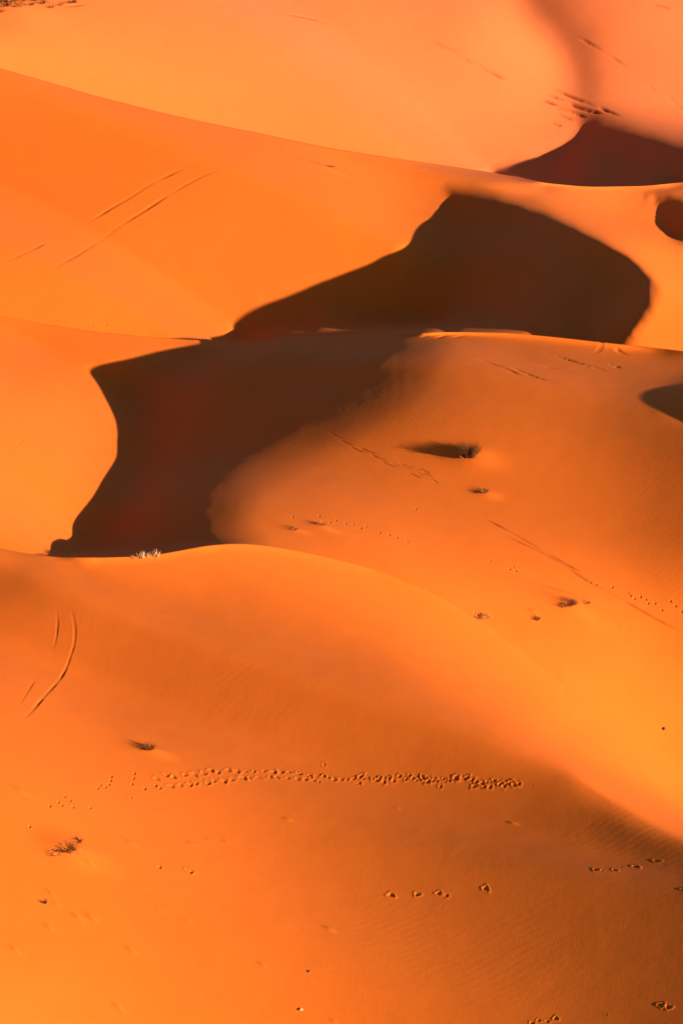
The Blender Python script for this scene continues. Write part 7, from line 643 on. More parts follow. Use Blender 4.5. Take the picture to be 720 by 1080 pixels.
    -7,-5,-2,-3,-3,-5,-5,-7,-5,-5,-2,-3,-3,-2,-3,-4,-6,-6,-6,-4,-2,-3,-2,-2,-3,-3,-3,-2,-2,-1,-3,-2,-3,-3,-2,6,-1,-1,0,-1,-1,0,-1,-1,-1,1,-1,2,1,-4,-4,-3,20142,-20100,1,
    2,2,1,2,2,0,3,1,2,1,1,-1,-2,-1,-2,-2,-1,-3,-1,-2,-2,-1,1,0,2,0,0,2,2,0,1,-2,-2,-2,0,-1,0,0,0,0,-2,0,0,2,4,4,3,1,1,-1,1,1,0,-2,-1,-3,-2,0,-1,-4,-2,-2,0,-1,-1,-1,-2,2,
    2,1,0,0,-2,-1,-1,-2,-2,-5,-6,-5,-7,-5,-7,-10,-12,-12,-12,-6,-7,-6,-6,-9,-11,-13,-11,-8,-7,-7,-10,-9,-10,-5,-5,-7,-8,-8,-7,-4,-3,-3,-3,-4,-7,-6,-5,-5,-3,-3,-3,-2,-3,
    -4,-6,-6,-6,-4,-3,-2,-2,-2,-4,-2,-4,-1,-3,-1,-2,-2,-4,-2,-3,6,0,-1,-1,-1,0,0,-2,-1,0,0,1,0,1,-3,-4,-3,19531,-19490,2,1,3,1,2,1,2,2,2,2,2,1,-1,0,-2,-1,-2,-2,-1,-1,-2,
    -2,-2,1,1,0,1,-1,2,0,2,-2,-1,-3,-1,-2,-1,0,0,-1,-1,-1,-1,-1,2,4,2,3,1,0,0,-1,0,0,-1,-4,-2,-2,-1,-2,-3,-3,-3,0,-2,-1,-3,-1,1,1,2,0,1,-2,1,-1,1,-1,-3,-5,-3,-4,-4,-6,-8,
    -10,-12,-10,-6,-7,-5,-6,-8,-12,-12,-11,-8,-6,-8,-10,-9,-8,-6,-6,-6,-8,-7,-8,-3,-4,-3,-3,-5,-6,-6,-6,-4,-4,-2,-3,-3,-3,-5,-5,-6,-6,-4,-2,-3,-3,-2,-2,-4,-3,-3,-1,-1,-3,
    -2,-3,-3,-1,4,1,-2,-1,1,-2,0,-1,-1,0,0,0,1,1,-3,-4,-4,18934,-18894,2,2,2,1,3,1,1,3,3,2,2,1,0,0,-1,-1,-2,-1,-1,-1,-1,-2,-2,1,0,0,0,0,0,1,0,-1,-2,-3,-1,-3,-1,-1,-1,0,
    -2,-2,-1,0,1,2,3,3,-1,0,0,-1,-1,-1,-1,-3,-4,-2,-1,-2,-4,-4,-2,-1,-3,-1,-4,-1,0,1,1,0,0,0,-1,2,1,-1,-1,-3,-2,-2,-3,-3,-7,-8,-10,-9,-5,-6,-5,-5,-8,-11,-11,-11,-8,-7,-7,
    -9,-10,-7,-7,-5,-6,-8,-8,-6,-4,-4,-3,-3,-5,-6,-6,-7,-4,-3,-3,-3,-3,-3,-5,-5,-6,-6,-4,-2,-4,-1,-3,-4,-2,-3,-3,-1,-2,-2,-3,-2,-3,-2,5,0,-1,-1,0,-1,0,-2,0,0,0,0,1,1,-3,
    -3,-5,18348,-18308,2,1,3,1,2,1,3,2,2,3,2,2,1,-1,0,0,-2,0,-1,-1,-1,-2,0,-1,0,0,0,-1,0,0,0,-1,-3,-3,-2,-2,-2,-1,-2,0,-3,-1,-2,-1,1,2,3,0,1,-1,0,-2,0,-2,-2,-3,-3,-4,-1,
    -2,-4,-4,-3,-1,-3,-3,-3,-2,0,0,-1,1,-1,0,0,0,1,1,-1,-2,-1,-1,-1,-2,-5,-6,-9,-6,-4,-5,-3,-6,-6,-10,-11,-10,-8,-6,-7,-9,-10,-7,-6,-6,-6,-7,-8,-6,-4,-4,-3,-4,-4,-6,-7,
    -6,-4,-4,-3,-3,-4,-2,-4,-7,-5,-6,-4,-2,-4,-2,-2,-4,-2,-4,-2,-2,-1,-2,-3,-3,-2,-2,5,0,-2,0,0,-1,0,-2,0,0,0,0,1,2,-4,-3,-4,17775,-17735,1,2,2,2,2,1,2,3,2,3,2,2,1,1,-1,
    1,-1,0,0,-1,-1,-1,-1,0,-1,0,-2,0,0,-1,0,-1,-4,-2,-3,-3,-2,-1,-1,-3,-2,-1,-3,0,-1,2,2,1,0,-1,-1,-1,-1,-2,-2,-4,-3,-3,-3,-2,-3,-5,-3,-2,-3,-3,-3,-3,-1,0,-1,0,-2,-1,1,
    -1,1,0,-1,0,-2,0,0,-1,-4,-4,-7,-4,-4,-2,-3,-4,-5,-8,-11,-8,-8,-5,-8,-7,-10,-7,-7,-4,-6,-8,-7,-7,-3,-4,-4,-3,-4,-7,-7,-5,-5,-4,-3,-3,-4,-2,-5,-5,-7,-5,-4,-3,-2,-3,-3,
    -2,-4,-3,-3,0,-3,-2,-2,-2,-4,-1,5,0,-2,0,0,-1,0,-1,-1,0,0,1,0,2,-3,-4,-4,17212,-17172,1,3,1,1,3,1,2,2,3,3,2,2,1,1,1,1,0,-1,1,0,0,-2,-1,0,-1,-1,-1,-2,0,0,-2,-1,-3,-3,
    -3,-3,-3,-1,-1,-3,-3,-1,-3,-1,0,0,3,0,-1,0,-2,-2,0,-2,-3,-3,-4,-3,-2,-4,-3,-4,-4,-2,-3,-4,-3,-3,-1,-2,0,-2,-1,-1,-2,1,-1,0,-1,-1,-1,-1,1,-1,-2,-5,-4,-3,-3,0,-3,-1,-5,
    -6,-9,-7,-7,-5,-6,-7,-10,-6,-6,-4,-7,-7,-6,-7,-4,-3,-4,-4,-4,-7,-6,-6,-5,-4,-3,-3,-4,-3,-4,-5,-7,-5,-4,-3,-3,-2,-3,-3,-3,-3,-2,-2,-2,-2,-2,-2,-4,-1,5,0,-1,-1,0,0,-2,
    1,-2,1,-1,1,1,1,-4,-2,-5,16658,-16618,3,0,3,1,1,3,1,2,3,3,2,2,1,1,2,1,0,2,0,0,0,0,-2,0,-2,0,-3,-1,-1,-1,-1,-2,-3,-3,-4,-2,-3,-1,-3,-2,-3,-2,-3,-1,-1,1,1,0,0,-2,-1,-1,
    -2,-2,-3,-3,-3,-4,-2,-4,-3,-5,-3,-3,-4,-2,-5,-3,-1,-2,-1,-2,-2,-2,0,-2,0,-1,-2,-1,-1,-1,0,-1,-2,-3,-4,-3,-1,0,-1,-1,-2,-6,-7,-6,-5,-4,-6,-6,-7,-7,-4,-6,-4,-8,-6,-5,
    -5,-3,-4,-3,-6,-5,-7,-6,-5,-4,-3,-3,-4,-3,-5,-5,-6,-5,-4,-3,-3,-2,-3,-3,-3,-3,-2,-2,-2,-2,-2,-2,-3,-2,6,-1,-1,0,-1,0,-1,0,-2,1,0,0,1,1,-3,-4,-3,16112,-16071,3,0,2,2,
    1,2,1,3,2,3,2,2,2,1,1,1,2,1,2,0,1,-1,0,-2,-1,-2,-1,-3,-2,0,-2,-2,-3,-4,-3,-3,-2,-3,-2,-2,-3,-3,-2,-2,-1,1,0,0,0,-3,-1,-1,-2,-2,-3,-3,-4,-2,-4,-2,-5,-4,-4,-2,-4,-4,-4,
    -3,-3,-1,-1,-3,-2,-2,-1,-2,0,-2,-2,-2,-2,-1,0,-2,-1,-4,-3,-3,0,-1,1,-1,-2,-3,-6,-5,-4,-3,-4,-6,-5,-6,-4,-4,-5,-5,-7,-5,-4,-3,-3,-4,-4,-7,-6,-6,-5,-3,-5,-2,-4,-4,-3,
    -6,-6,-6,-3,-3,-3,-2,-3,-3,-3,-3,-3,-1,-1,-3,-2,-1,-1,-3,4,0,-2,0,-1,0,0,-2,0,0,0,0,1,1,-3,-4,-3,15573,-15531,3,0,2,2,1,2,1,3,2,2,2,3,1,1,2,1,2,1,3,1,1,0,-1,-1,-2,-2,
    -2,-3,-2,-2,-1,-2,-4,-4,-2,-4,-2,-3,-2,-2,-3,-3,-2,-3,-1,1,0,-1,-1,-1,-2,-2,-2,-1,-3,-4,-4,-2,-3,-3,-4,-4,-4,-4,-3,-4,-4,-3,-3,-2,-2,-2,-2,-3,-2,-1,-1,-2,-3,-2,-2,-1,
    -2,-2,-1,-4,-3,-3,-1,1,-1,0,-1,-3,-5,-4,-2,-3,-3,-4,-5,-4,-4,-2,-5,-4,-6,-4,-3,-3,-4,-2,-6,-4,-7,-5,-5,-4,-3,-4,-3,-4,-4,-5,-6,-5,-4,-3,-3,-3,-2,-3,-3,-3,-2,-2,-1,-2,
    -2,1,-2,-1,-1,0,-1,0,0,-1,-1,0,-1,0,-1,2,0,1,-3,-4,-3,15039,-14995,2,1,1,2,1,2,1,3,2,2,2,2,2,1,2,1,2,2,2,2,1,1,-1,-1,-2,-2,-3,-4,-1,-3,-1,-4,-2,-4,-4,-3,-2,-2,-3,-3,
    -2,-3,-3,-2,-1,0,-1,0,-1,-2,-2,-2,-1,-3,-3,-3,-3,-4,-2,-3,-3,-6,-3,-3,-4,-4,-5,-2,-4,-1,-3,-2,-3,-3,-1,-2,-2,-2,-3,-2,-2,-3,-2,-1,-3,-3,-3,-3,-2,0,0,0,-2,-3,-3,-3,-3,
    -1,-3,-3,-5,-2,-3,-2,-3,-5,-3,-4,-3,-2,-3,-2,-4,-6,-4,-6,-4,-3,-4,-4,-2,-4,-5,-4,-6,-5,-4,-3,-3,-2,-3,-3,-4,-1,-3,-1,-1,-1,-1,-2,-1,-2,0,-1,0,-1,0,-1,-1,0,-1,0,0,0,2,
    0,-3,-4,-3,14510,-14464,1,1,2,1,2,1,1,3,2,2,2,2,2,1,2,2,1,2,3,1,3,0,0,-2,-1,-4,-2,-4,-2,-3,-2,-3,-3,-4,-4,-2,-4,-2,-2,-2,-4,-2,-3,-2,-2,0,0,-1,-1,-3,-1,-3,-1,-3,-3,
    -2,-4,-4,-1,-4,-4,-3,-5,-3,-3,-5,-3,-5,-2,-2,-3,-2,-4,-2,-2,-2,-2,-3,-2,-3,-3,-2,-2,-2,-3,-4,-3,-3,-1,-1,-1,-1,-1,-3,-4,-2,-2,-2,-2,-2,-4,-3,-1,-2,-3,-2,-4,-3,-2,-2,
    -2,-1,-4,-4,-5,-4,-3,-4,-3,-3,-3,-3,-5,-4,-5,-6,-3,-3,-2,-3,-3,-3,-3,-2,-2,-2,0,-1,-1,-3,-1,0,-2,0,-1,-1,0,0,-1,-1,-1,1,-1,0,2,0,-2,-5,-3,13985,-13938,2,1,1,1,2,2,1,
    2,2,2,3,1,2,1,2,2,1,3,2,2,2,1,-1,-1,-2,-2,-4,-3,-3,-3,-2,-3,-4,-4,-3,-4,-2,-3,-2,-3,-3,-2,-4,-1,-2,0,-1,-1,-2,-1,-3,-2,-2,-2,-3,-3,-4,-3,-2,-4,-3,-4,-3,-4,-4,-3,-4,
    -4,-3,-3,-2,-3,-3,-2,-3,-3,-1,-3,-3,-3,-3,-2,-2,-3,-2,-5,-3,-2,-3,-1,-1,-1,-3,-1,-5,-2,-2,-1,-3,-2,-2,-3,-2,-1,-2,-3,-2,-3,-2,-1,-1,-2,-2,-3,-4,-4,-2,-4,-2,-3,-2,-3,
    -3,-5,-5,-4,-4,-2,-3,-2,-3,-3,-2,-3,-2,-1,-1,-1,-1,-2,-2,0,-1,-1,-1,0,0,-1,-1,0,-1,-1,1,0,1,1,-4,-3,-3,13463,-13414,1,1,2,1,2,1,1,2,3,1,3,1,2,1,3,0,3,2,1,3,2,0,1,-1,
    -2,-3,-3,-4,-3,-2,-3,-4,-3,-4,-4,-3,-3,-3,-2,-3,-3,-3,-2,-3,-1,-1,0,-2,-1,-3,-2,-1,-4,-1,-4,-2,-4,-4,-1,-4,-4,-3,-3,-4,-3,-4,-4,-4,-2,-3,-3,-2,-4,-2,-4,-1,-3,-3,-3,
    -2,-4,-2,-3,-2,-3,-3,-5,-2,-2,-2,-2,-1,-2,-3,-3,-3,-3,-1,-2,-2,-3,-2,-2,-1,-2,-2,-3,-2,-2,0,-2,0,-3,-2,-3,-3,-2,-3,-2,-1,-3,-2,-2,-5,-3,-5,-2,-3,-2,-2,-3,-2,-3,-2,-2,
    -1,0,-2,-2,0,-3,0,-1,0,-1,-1,0,-1,0,-1,-1,1,-1,0,1,2,-4,-3,-4,12943,-12892,0,2,1,2,1,2,1,1,3,1,3,1,2,2,1,1,3,1,2,3,1,0,1,0,-2,-2,-3,-4,-3,-2,-4,-4,-3,-4,-4,-4,-2,-4,
    -2,-3,-3,-3,-2,-3,-1,-2,0,-2,-1,-2,-3,-2,-2,-2,-4,-3,-3,-3,-3,-3,-4,-3,-4,-2,-4,-3,-5,-2,-4,-2,-3,-2,-4,-3,-3,-2,-3,-3,-3,-2,-4,-2,-3,-2,-4,-3,-4,-2,-3,-2,-1,-3,-1,
    -4,-3,-2,-3,-2,-2,-2,-3,-3,-1,-1,-2,-3,-2,-2,-2,0,-2,-1,-1,-2,-3,-2,-2,-2,-1,-2,-1,-2,-2,-3,-4,-2,-3,-2,-2,-1,-3,-1,-3,-2,-2,0,-1,-1,-2,0,-2,-1,-1,-1,1,-2,0,0,-1,-1,
    0,-1,1,-1,2,1,-3,-4,-3,12426,-12374,1,1,2,1,1,2,2,1,1,3,2,1,2,1,2,1,2,2,1,3,0,1,1,0,-2,-1,-2,-4,-2,-4,-3,-4,-4,-4,-3,-5,-2,-4,-3,-3,-3,-3,-2,-3,-2,-1,-1,-1,-2,-3,-1,
    -3,-2,-3,-2,-4,-2,-4,-3,-3,-4,-3,-3,-3,-4,-2,-5,-2,-4,-2,-3,-3,-3,-2,-4,-3,-2,-3,-3,-3,-3,-3,-3,-2,-3,-4,-3,-3,-3,-1,-2,-3,-2,-2,-4,-3,-2,-2,-3,-2,-2,-3,-2,-2,-1,-3,
    -2,-2,-2,-1,-2,0,-2,-2,-2,-2,-1,-2,-1,-2,0,-2,-2,-2,-3,-2,-2,-1,-2,-1,-1,-1,-3,-1,0,-2,0,-1,-1,-1,-2,0,-1,0,-1,0,-1,-1,0,-1,0,0,0,0,1,1,-3,-4,-3,11910,-11857,2,1,1,1,
    2,1,2,1,2,1,3,1,1,2,2,1,1,2,1,2,1,1,0,0,-1,0,-3,-2,-3,-3,-3,-4,-3,-5,-4,-4,-4,-2,-4,-3,-3,-4,-2,-3,-2,-1,-2,-1,-2,-3,-1,-3,-2,-3,-2,-3,-4,-3,-2,-4,-3,-3,-4,-3,-3,-3,
    -3,-4,-2,-3,-3,-3,-2,-4,-2,-4,-2,-3,-3,-3,-3,-3,-2,-4,-2,-4,-3,-3,-3,-1,-3,-1,-3,-3,-3,-3,-2,-2,-3,-2,-3,-2,-2,-2,-3,-1,-3,-2,-2,-2,0,-2,-2,-1,-3,-2,-1,-1,-2,-1,-1,
    -1,-2,-1,-3,-2,-1,0,-2,0,-1,-1,0,-1,-1,0,-1,0,-1,-1,0,-1,-1,0,0,-1,0,-1,0,-1,0,0,-1,1,1,1,-3,-3,-4,11395,-11340,1,1,1,2,1,1,2,1,2,2,1,2,1,2,1,1,2,0,2,2,0,1,0,0,0,-1,
    -2,-1,-3,-2,-3,-4,-4,-4,-4,-4,-4,-3,-3,-4,-3,-3,-4,-2,-3,-1,-2,-2,-2,-3,-1,-3,-2,-2,-4,-2,-3,-4,-2,-3,-4,-3,-3,-3,-3,-3,-3,-4,-2,-3,-2,-4,-2,-4,-2,-3,-2,-4,-2,-4,-3,
    -2,-4,-2,-3,-4,-2,-4,-2,-2,-2,-2,-2,-3,-3,-3,-2,-3,-1,-4,-2,-2,-2,-3,-2,-2,-2,-3,-1,-3,0,-3,-1,-2,-2,-2,-2,-2,0,-2,-2,0,-2,-2,-1,-2,-1,-1,0,-1,1,0,-1,0,0,0,0,0,0,-1,
    0,0,-1,1,-1,0,0,0,-1,0,-1,1,-1,1,0,2,-3,-3,-4,10881,-10825,2,0,2,0,3,0,2,1,2,2,1,1,2,1,1,2,0,2,0,2,0,1,0,0,0,-1,-1,-1,-2,-3,-2,-3,-4,-4,-4,-4,-4,-3,-3,-4,-3,-4,-3,-3,
    -3,-2,-2,-3,-1,-3,-3,-2,-2,-2,-3,-3,-3,-3,-3,-3,-3,-3,-4,-2,-3,-3,-3,-4,-2,-2,-4,-2,-3,-3,-3,-2,-3,-3,-3,-3,-3,-3,-3,-3,-3,-2,-4,-3,-2,-2,-2,-2,-2,-3,-2,-4,-1,-3,-2,
    -3,-2,-3,-2,-1,-3,-3,-2,-2,-2,-2,-2,-1,-2,-3,-1,-3,-1,-2,-2,-1,-2,-1,-1,-3,-1,-1,-2,1,-1,0,0,1,-1,1,0,0,0,1,0,0,1,-1,1,0,1,0,0,0,0,-1,1,0,0,0,1,2,-4,-2,-4,10368,
    -10311,2,0,2,1,1,2,1,1,2,1,2,1,1,1,2,0,1,2,0,1,1,-1,1,0,0,-1,-1,-1,-2,-1,-3,-2,-4,-3,-4,-4,-3,-4,-4,-2,-5,-3,-3,-3,-4,-2,-2,-3,-3,-2,-3,-2,-3,-3,-2,-2,-4,-3,-2,-4,-2,
    -3,-4,-2,-3,-3,-3,-3,-3,-3,-2,-3,-2,-4,-2,-3,-3,-2,-4,-2,-4,-2,-3,-3,-2,-4,-3,-3,-1,-3,-2,-1,-3,-2,-3,-3,-1,-3,-2,-3,-1,-4,-1,-3,-2,-2,-2,-3,-2,-1,-3,-1,-2,-3,-2,-2,
    -1,-3,-1,-2,-2,-1,-2,-2,-2,-1,0,-1,-1,1,0,0,-1,1,1,0,0,1,1,0,0,2,0,1,1,0,1,1,1,0,0,0,1,1,0,2,-3,-3,-4,9855,-9797,2,1,1,1,1,2,1,1,1,2,1,1,2,0,2,0,2,0,0,2,-1,1,0,0,0,
    -2,0,-1,-1,-2,-2,-3,-2,-3,-4,-3,-3,-4,-3,-4,-3,-4,-3,-3,-4,-2,-4,-2,-2,-4,-3,-3,-2,-3,-3,-2,-3,-4,-1,-4,-3,-2,-4,-2,-3,-3,-3,-3,-2,-3,-3,-2,-4,-2,-3,-2,-3,-3,-3,-3,
    -2,-4,-2,-3,-3,-3,-2,-3,-2,-2,-2,-2,-3,-1,-3,-3,-1,-3,-2,-2,-2,-3,-1,-3,-2,-2,-3,-2,-2,-1,-3,-2,-1,-3,-2,-2,-2,-2,-2,-2,-2,-1,-2,-2,-2,-1,0,-1,-1,0,0,-1,0,1,-1,1,1,0,
    1,1,0,2,0,2,1,2,0,2,1,1,2,0,1,1,1,1,-1,-4,-3,9342,-9282,0,2,1,1,1,2,1,0,3,0,1,2,1,0,2,0,1,1,0,1,0,0,0,0,-1,0,-2,0,-2,-1,-1,-3,-2,-3,-3,-3,-3,-3,-4,-2,-4,-4,-3,-3,-4,
    -2,-4,-3,-3,-3,-3,-3,-3,-3,-3,-3,-2,-4,-2,-2,-4,-3,-2,-3,-3,-3,-2,-3,-3,-3,-2,-3,-3,-3,-2,-3,-3,-2,-3,-3,-3,-3,-2,-3,-3,-3,-2,-2,-3,-1,-3,-1,-3,-2,-2,-2,-2,-3,-1,-3,
    -1,-3,-2,-2,-2,-2,-3,-1,-3,-1,-3,-1,-3,-1,-3,-1,-3,-2,-2,-1,-2,-3,-1,-2,-1,-2,0,-2,1,-2,0,-1,0,0,-1,1,0,0,1,1,1,1,1,1,2,2,1,2,1,3,1,2,1,3,1,1,-2,-1,-4,8830,-8770,2,0,
    2,1,1,2,0,1,2,1,1,1,0,2,0,2,0,0,1,0,0,1,-1,-1,1,-2,0,-2,-1,-1,-2,-2,-2,-2,-3,-2,-3,-3,-3,-3,-3,-4,-3,-3,-4,-3,-3,-3,-4,-2,-4,-4,-2,-3,-4,-2,-4,-2,-3,-2,-4,-2,-3,-3,
    -2,-3,-3,-3,-2,-3,-3,-3,-2,-3,-2,-4,-2,-3,-2,-4,-2,-3,-3,-2,-3,-2,-3,-2,-2,-2,-2,-2,-2,-2,-2,-3,-1,-2,-2,-2,-2,-2,-2,-2,-2,-3,-1,-2,-2,-2,-2,-2,-2,-2,-2,-2,-2,-2,-2,
    -1,-3,-1,-3,-1,-1,-1,-2,0,-1,-1,-1,0,-1,0,-1,-1,1,-1,1,1,0,2,0,1,2,2,1,2,3,1,3,2,3,3,3,0,-1,-1,-1,8318,-8257,1,1,2,1,1,0,3,0,1,1,1,1,1,0,2,0,0,2,-1,1,-1,1,-1,0,-1,-1,
    0,-2,-1,-2,-1,-2,-2,-2,-2,-3,-2,-2,-3,-3,-3,-3,-3,-4,-3,-3,-3,-4,-3,-3,-4,-3,-3,-3,-4,-2,-4,-2,-4,-2,-3,-2,-3,-3,-3,-2,-3,-3,-3,-2,-4,-2,-2,-4,-2,-2,-4,-2,-3,-3,-3,
    -2,-3,-3,-2,-2,-3,-1,-3,-2,-1,-2,-3,-1,-2,-2,-2,-2,-1,-3,-2,-1,-2,-3,-1,-2,-2,-2,-1,-3,-2,-1,-3,-1,-3,-1,-2,-2,-2,-2,-1,-3,-1,-2,-1,0,-2,0,-2,0,0,-1,-1,-1,0,-1,-1,-1,
    0,0,0,1,0,2,1,1,2,2,2,2,3,3,3,3,4,2,0,-2,2,]
LO, HI = 4.1454708797192605, 5.3153178572119675
LINES = [
    45.000,46.300,47.600,48.900,50.200,51.500,52.800,54.101,55.406,56.722,58.060,59.422,60.806,62.201,63.600,65.000,66.400,67.803,69.217,70.663,72.167,73.743,75.377,77.043,78.720,80.401,82.084,
    83.778,85.493,87.239,89.012,90.803,92.600,94.399,96.194,97.972,99.710,101.382,102.984,104.536,106.065,107.587,109.107,110.627,112.147,113.667,115.185,116.697,118.190,119.643,121.046,122.404,123.737,125.060,
    126.379,127.697,129.005,130.294,131.554,132.785,133.997,135.199,136.400,137.600,138.802,140.008,141.228,142.467,143.727,145.003,146.286,147.571,148.857,150.143,151.428,152.712,153.986,155.230,156.408,157.494,158.493,
    159.439,160.364,161.282,162.200,163.118,164.035,164.953,165.871,166.788,167.703,168.609,169.497,170.355,171.185,171.997,172.800,173.602,174.408,175.230,176.080,176.963,177.875,178.802,179.735,180.674,181.633,182.634,
    183.701,184.833,186.008,187.201,188.399,189.589,190.747,191.820,192.744,193.498,194.123,194.683,195.218,195.732,196.193,196.541,196.730,196.771,196.720,196.631,196.533,196.433,196.330,196.215,196.057,195.811,195.439,
    194.950,194.389,193.796,193.188,192.555,191.881,191.155,190.388,189.598,188.800,188.000,187.200,186.399,185.594,184.778,183.940,183.078,182.194,181.299,180.400,179.500,178.600,177.700,176.800,175.900,175.000,
    315.000,316.000,317.000,318.000,319.000,320.000,321.000,321.999,322.994,323.978,324.940,325.878,326.794,327.699,328.600,329.500,330.400,331.301,332.204,333.113,334.036,334.973,335.924,336.881,337.840,338.800,339.760,
    340.720,341.680,342.640,343.600,344.560,345.520,346.479,347.431,348.360,349.232,350.009,350.686,351.292,351.864,352.426,352.987,353.547,354.107,354.666,355.224,355.774,356.298,356.772,357.180,357.529,357.846,358.149,
    358.448,358.740,359.005,359.211,359.328,359.355,359.323,359.265,359.197,359.119,359.014,358.861,358.648,358.385,358.097,357.800,357.500,357.200,356.900,356.600,356.300,356.000,355.700,355.401,355.105,354.817,354.545,
    354.292,354.055,353.826,353.600,353.375,353.150,352.925,352.700,352.475,352.250,352.024,351.795,351.561,351.318,351.069,350.817,350.574,350.366,350.227,350.180,350.212,350.289,350.384,350.483,350.584,350.687,350.805,
    350.965,351.211,351.569,352.025,352.537,353.071,353.610,354.153,354.704,355.272,355.867,356.489,357.128,357.775,358.425,359.075,359.725,360.375,361.024,361.671,362.316,362.959,363.600,364.240,364.880,365.520,366.160,
    366.800,367.440,368.084,368.742,369.441,370.215,371.081,372.022,373.004,374.000,375.000,376.000,377.002,378.012,379.045,380.119,381.245,382.412,383.602,384.800,386.000,387.200,388.400,389.600,390.800,392.000,
    545.000,546.800,548.600,550.400,552.200,554.000,555.800,557.596,559.381,561.133,562.821,564.433,565.981,567.496,569.000,570.500,572.000,573.496,574.981,576.433,577.821,579.132,580.375,581.565,582.687,583.702,584.587,
    585.361,586.054,586.656,587.118,587.416,587.580,587.672,587.739,587.798,587.849,587.874,587.847,587.744,587.570,587.354,587.119,586.877,586.621,586.315,585.884,585.251,584.403,583.401,582.328,581.233,580.133,579.035,
    577.948,576.903,575.958,575.178,574.575,574.110,573.750,573.524,573.489,573.657,573.977,574.403,574.942,575.639,576.499,577.474,578.506,579.562,580.646,581.783,582.996,584.280,585.607,586.954,588.319,589.717,591.179,
    592.717,594.319,595.956,597.617,599.324,601.141,603.133,605.314,607.628,610.005,612.401,614.810,617.253,619.793,622.511,625.450,628.569,631.793,635.084,638.471,642.011,645.727,649.578,653.505,657.490,661.570,665.794,
    670.174,674.663,679.204,683.761,688.325,692.907,697.539,702.262,707.099,712.027,717.005,722.001,727.000,732.001,737.006,742.032,747.117,752.310,757.637,763.072,768.566,774.081,779.601,785.127,790.667,796.240,801.858,
    807.518,813.204,818.903,824.612,830.345,836.119,841.945,847.812,853.702,859.600,865.500,871.400,877.301,883.206,889.122,895.060,901.022,907.006,913.001,919.000,925.000,931.000,937.000,943.000,949.000,955.000,
    1150.000,1150.000,1150.000,1150.000,1150.000,1150.000,1150.000,1150.000,1150.000,1150.000,1150.000,1150.000,1150.000,1150.000,1150.000,1150.000,1150.000,1150.000,1150.000,1150.000,1150.000,1150.000,1150.000,1150.000,1150.000,1150.000,1150.000,
    1150.000,1150.000,1150.000,1150.000,1150.000,1150.000,1150.000,1150.000,1150.000,1150.000,1150.000,1150.000,1150.000,1150.000,1150.000,1150.000,1150.000,1150.000,1150.000,1150.000,1150.000,1150.000,1150.000,1150.000,1150.000,1150.000,1150.000,
    1150.000,1150.000,1150.000,1150.000,1150.000,1150.000,1150.000,1150.000,1150.000,1150.000,1150.000,1150.000,1150.000,1150.000,1150.000,1150.000,1150.000,1150.000,1150.000,1150.000,1150.000,1150.000,1150.000,1150.000,1150.000,1150.000,1150.000,
    1150.000,1150.000,1150.000,1150.000,1150.000,1150.000,1150.000,1150.000,1150.000,1150.000,1150.000,1150.000,1150.000,1150.000,1150.000,1150.000,1150.000,1150.000,1150.000,1150.000,1150.000,1150.000,1150.000,1150.000,1150.000,1150.000,1150.000,
    1150.000,1150.000,1150.000,1150.000,1150.000,1150.000,1150.000,1150.000,1150.000,1150.000,1150.000,1150.000,1150.000,1150.000,1150.000,1150.000,1150.000,1150.000,1150.000,1150.000,1150.000,1150.000,1150.000,1150.000,1150.000,1150.000,1150.000,
    1150.000,1150.000,1150.000,1150.000,1150.000,1150.000,1150.000,1150.000,1150.000,1150.000,1150.000,1150.000,1150.000,1150.000,1150.000,1150.000,1150.000,1150.000,1150.000,1150.000,1150.000,1150.000,1150.000,1150.000,1150.000,1150.000,]
W, H = 720, 1080
PITCH = math.radians(22.0)
FOC = 540 / math.tan(math.radians(10.0))
CP, SP = math.cos(PITCH), math.sin(PITCH)
U0, DU, NC = -120.0, 6.0, 161
ROWS = dict(far=36, back=40, middle=70, near=84)
SUN = np.array([1.0, -0.65, 0.24]); SUN /= np.linalg.norm(SUN)      # towards the sun

def unpack():
    q = np.cumsum(np.cumsum(np.array(HEIGHTS, np.int64).reshape(-1, NC), 1), 1)
    L = LO + (HI - LO) * q / 240000.0
    out, r = {}, 0
    for n, k in ROWS.items():
        out[n] = L[r:r + k]; r += k
    return out

def cubic(a, axis, x):
    """Natural-ish cubic B-spline interpolation of the rows of a at positions x."""
    a = np.moveaxis(a, axis, 0); n = a.shape[0]
    # solve for B-spline coefficients (tridiagonal 1/6,4/6,1/6)
    A = np.zeros((n + 2, n + 2)); i = np.arange(n)
    A[i + 1, i] = 1 / 6; A[i + 1, i + 1] = 4 / 6; A[i + 1, i + 2] = 1 / 6
    A[0, 0:3] = (1, -2, 1); A[-1, -3:] = (1, -2, 1)
    sh = a.shape[1:]
    rhs = np.zeros((n + 2, int(np.prod(sh)) if sh else 1)); rhs[1:-1] = a.reshape(n, -1)
    c = np.linalg.solve(A, rhs)
    k = np.clip(np.floor(x).astype(int), 0, n - 2); f = (x - k)[:, None]
    out = c[k] * (1 - f)**3 / 6 + c[k + 1] * (3 * f**3 - 6 * f**2 + 4) / 6 + c[k + 2] * (-3 * f**3 + 3 * f**2 + 3 * f + 1) / 6 + c[k + 3] * f**3 / 6
    return np.moveaxis(out.reshape((len(x),) + sh), 0, axis)

def rays(u, v):
    a = (u - W / 2) / FOC; b = -(v - H / 2) / FOC
    dy = CP + b * SP
    return np.stack([a / dy, np.ones_like(dy), (-SP + b * CP) / dy], -1)

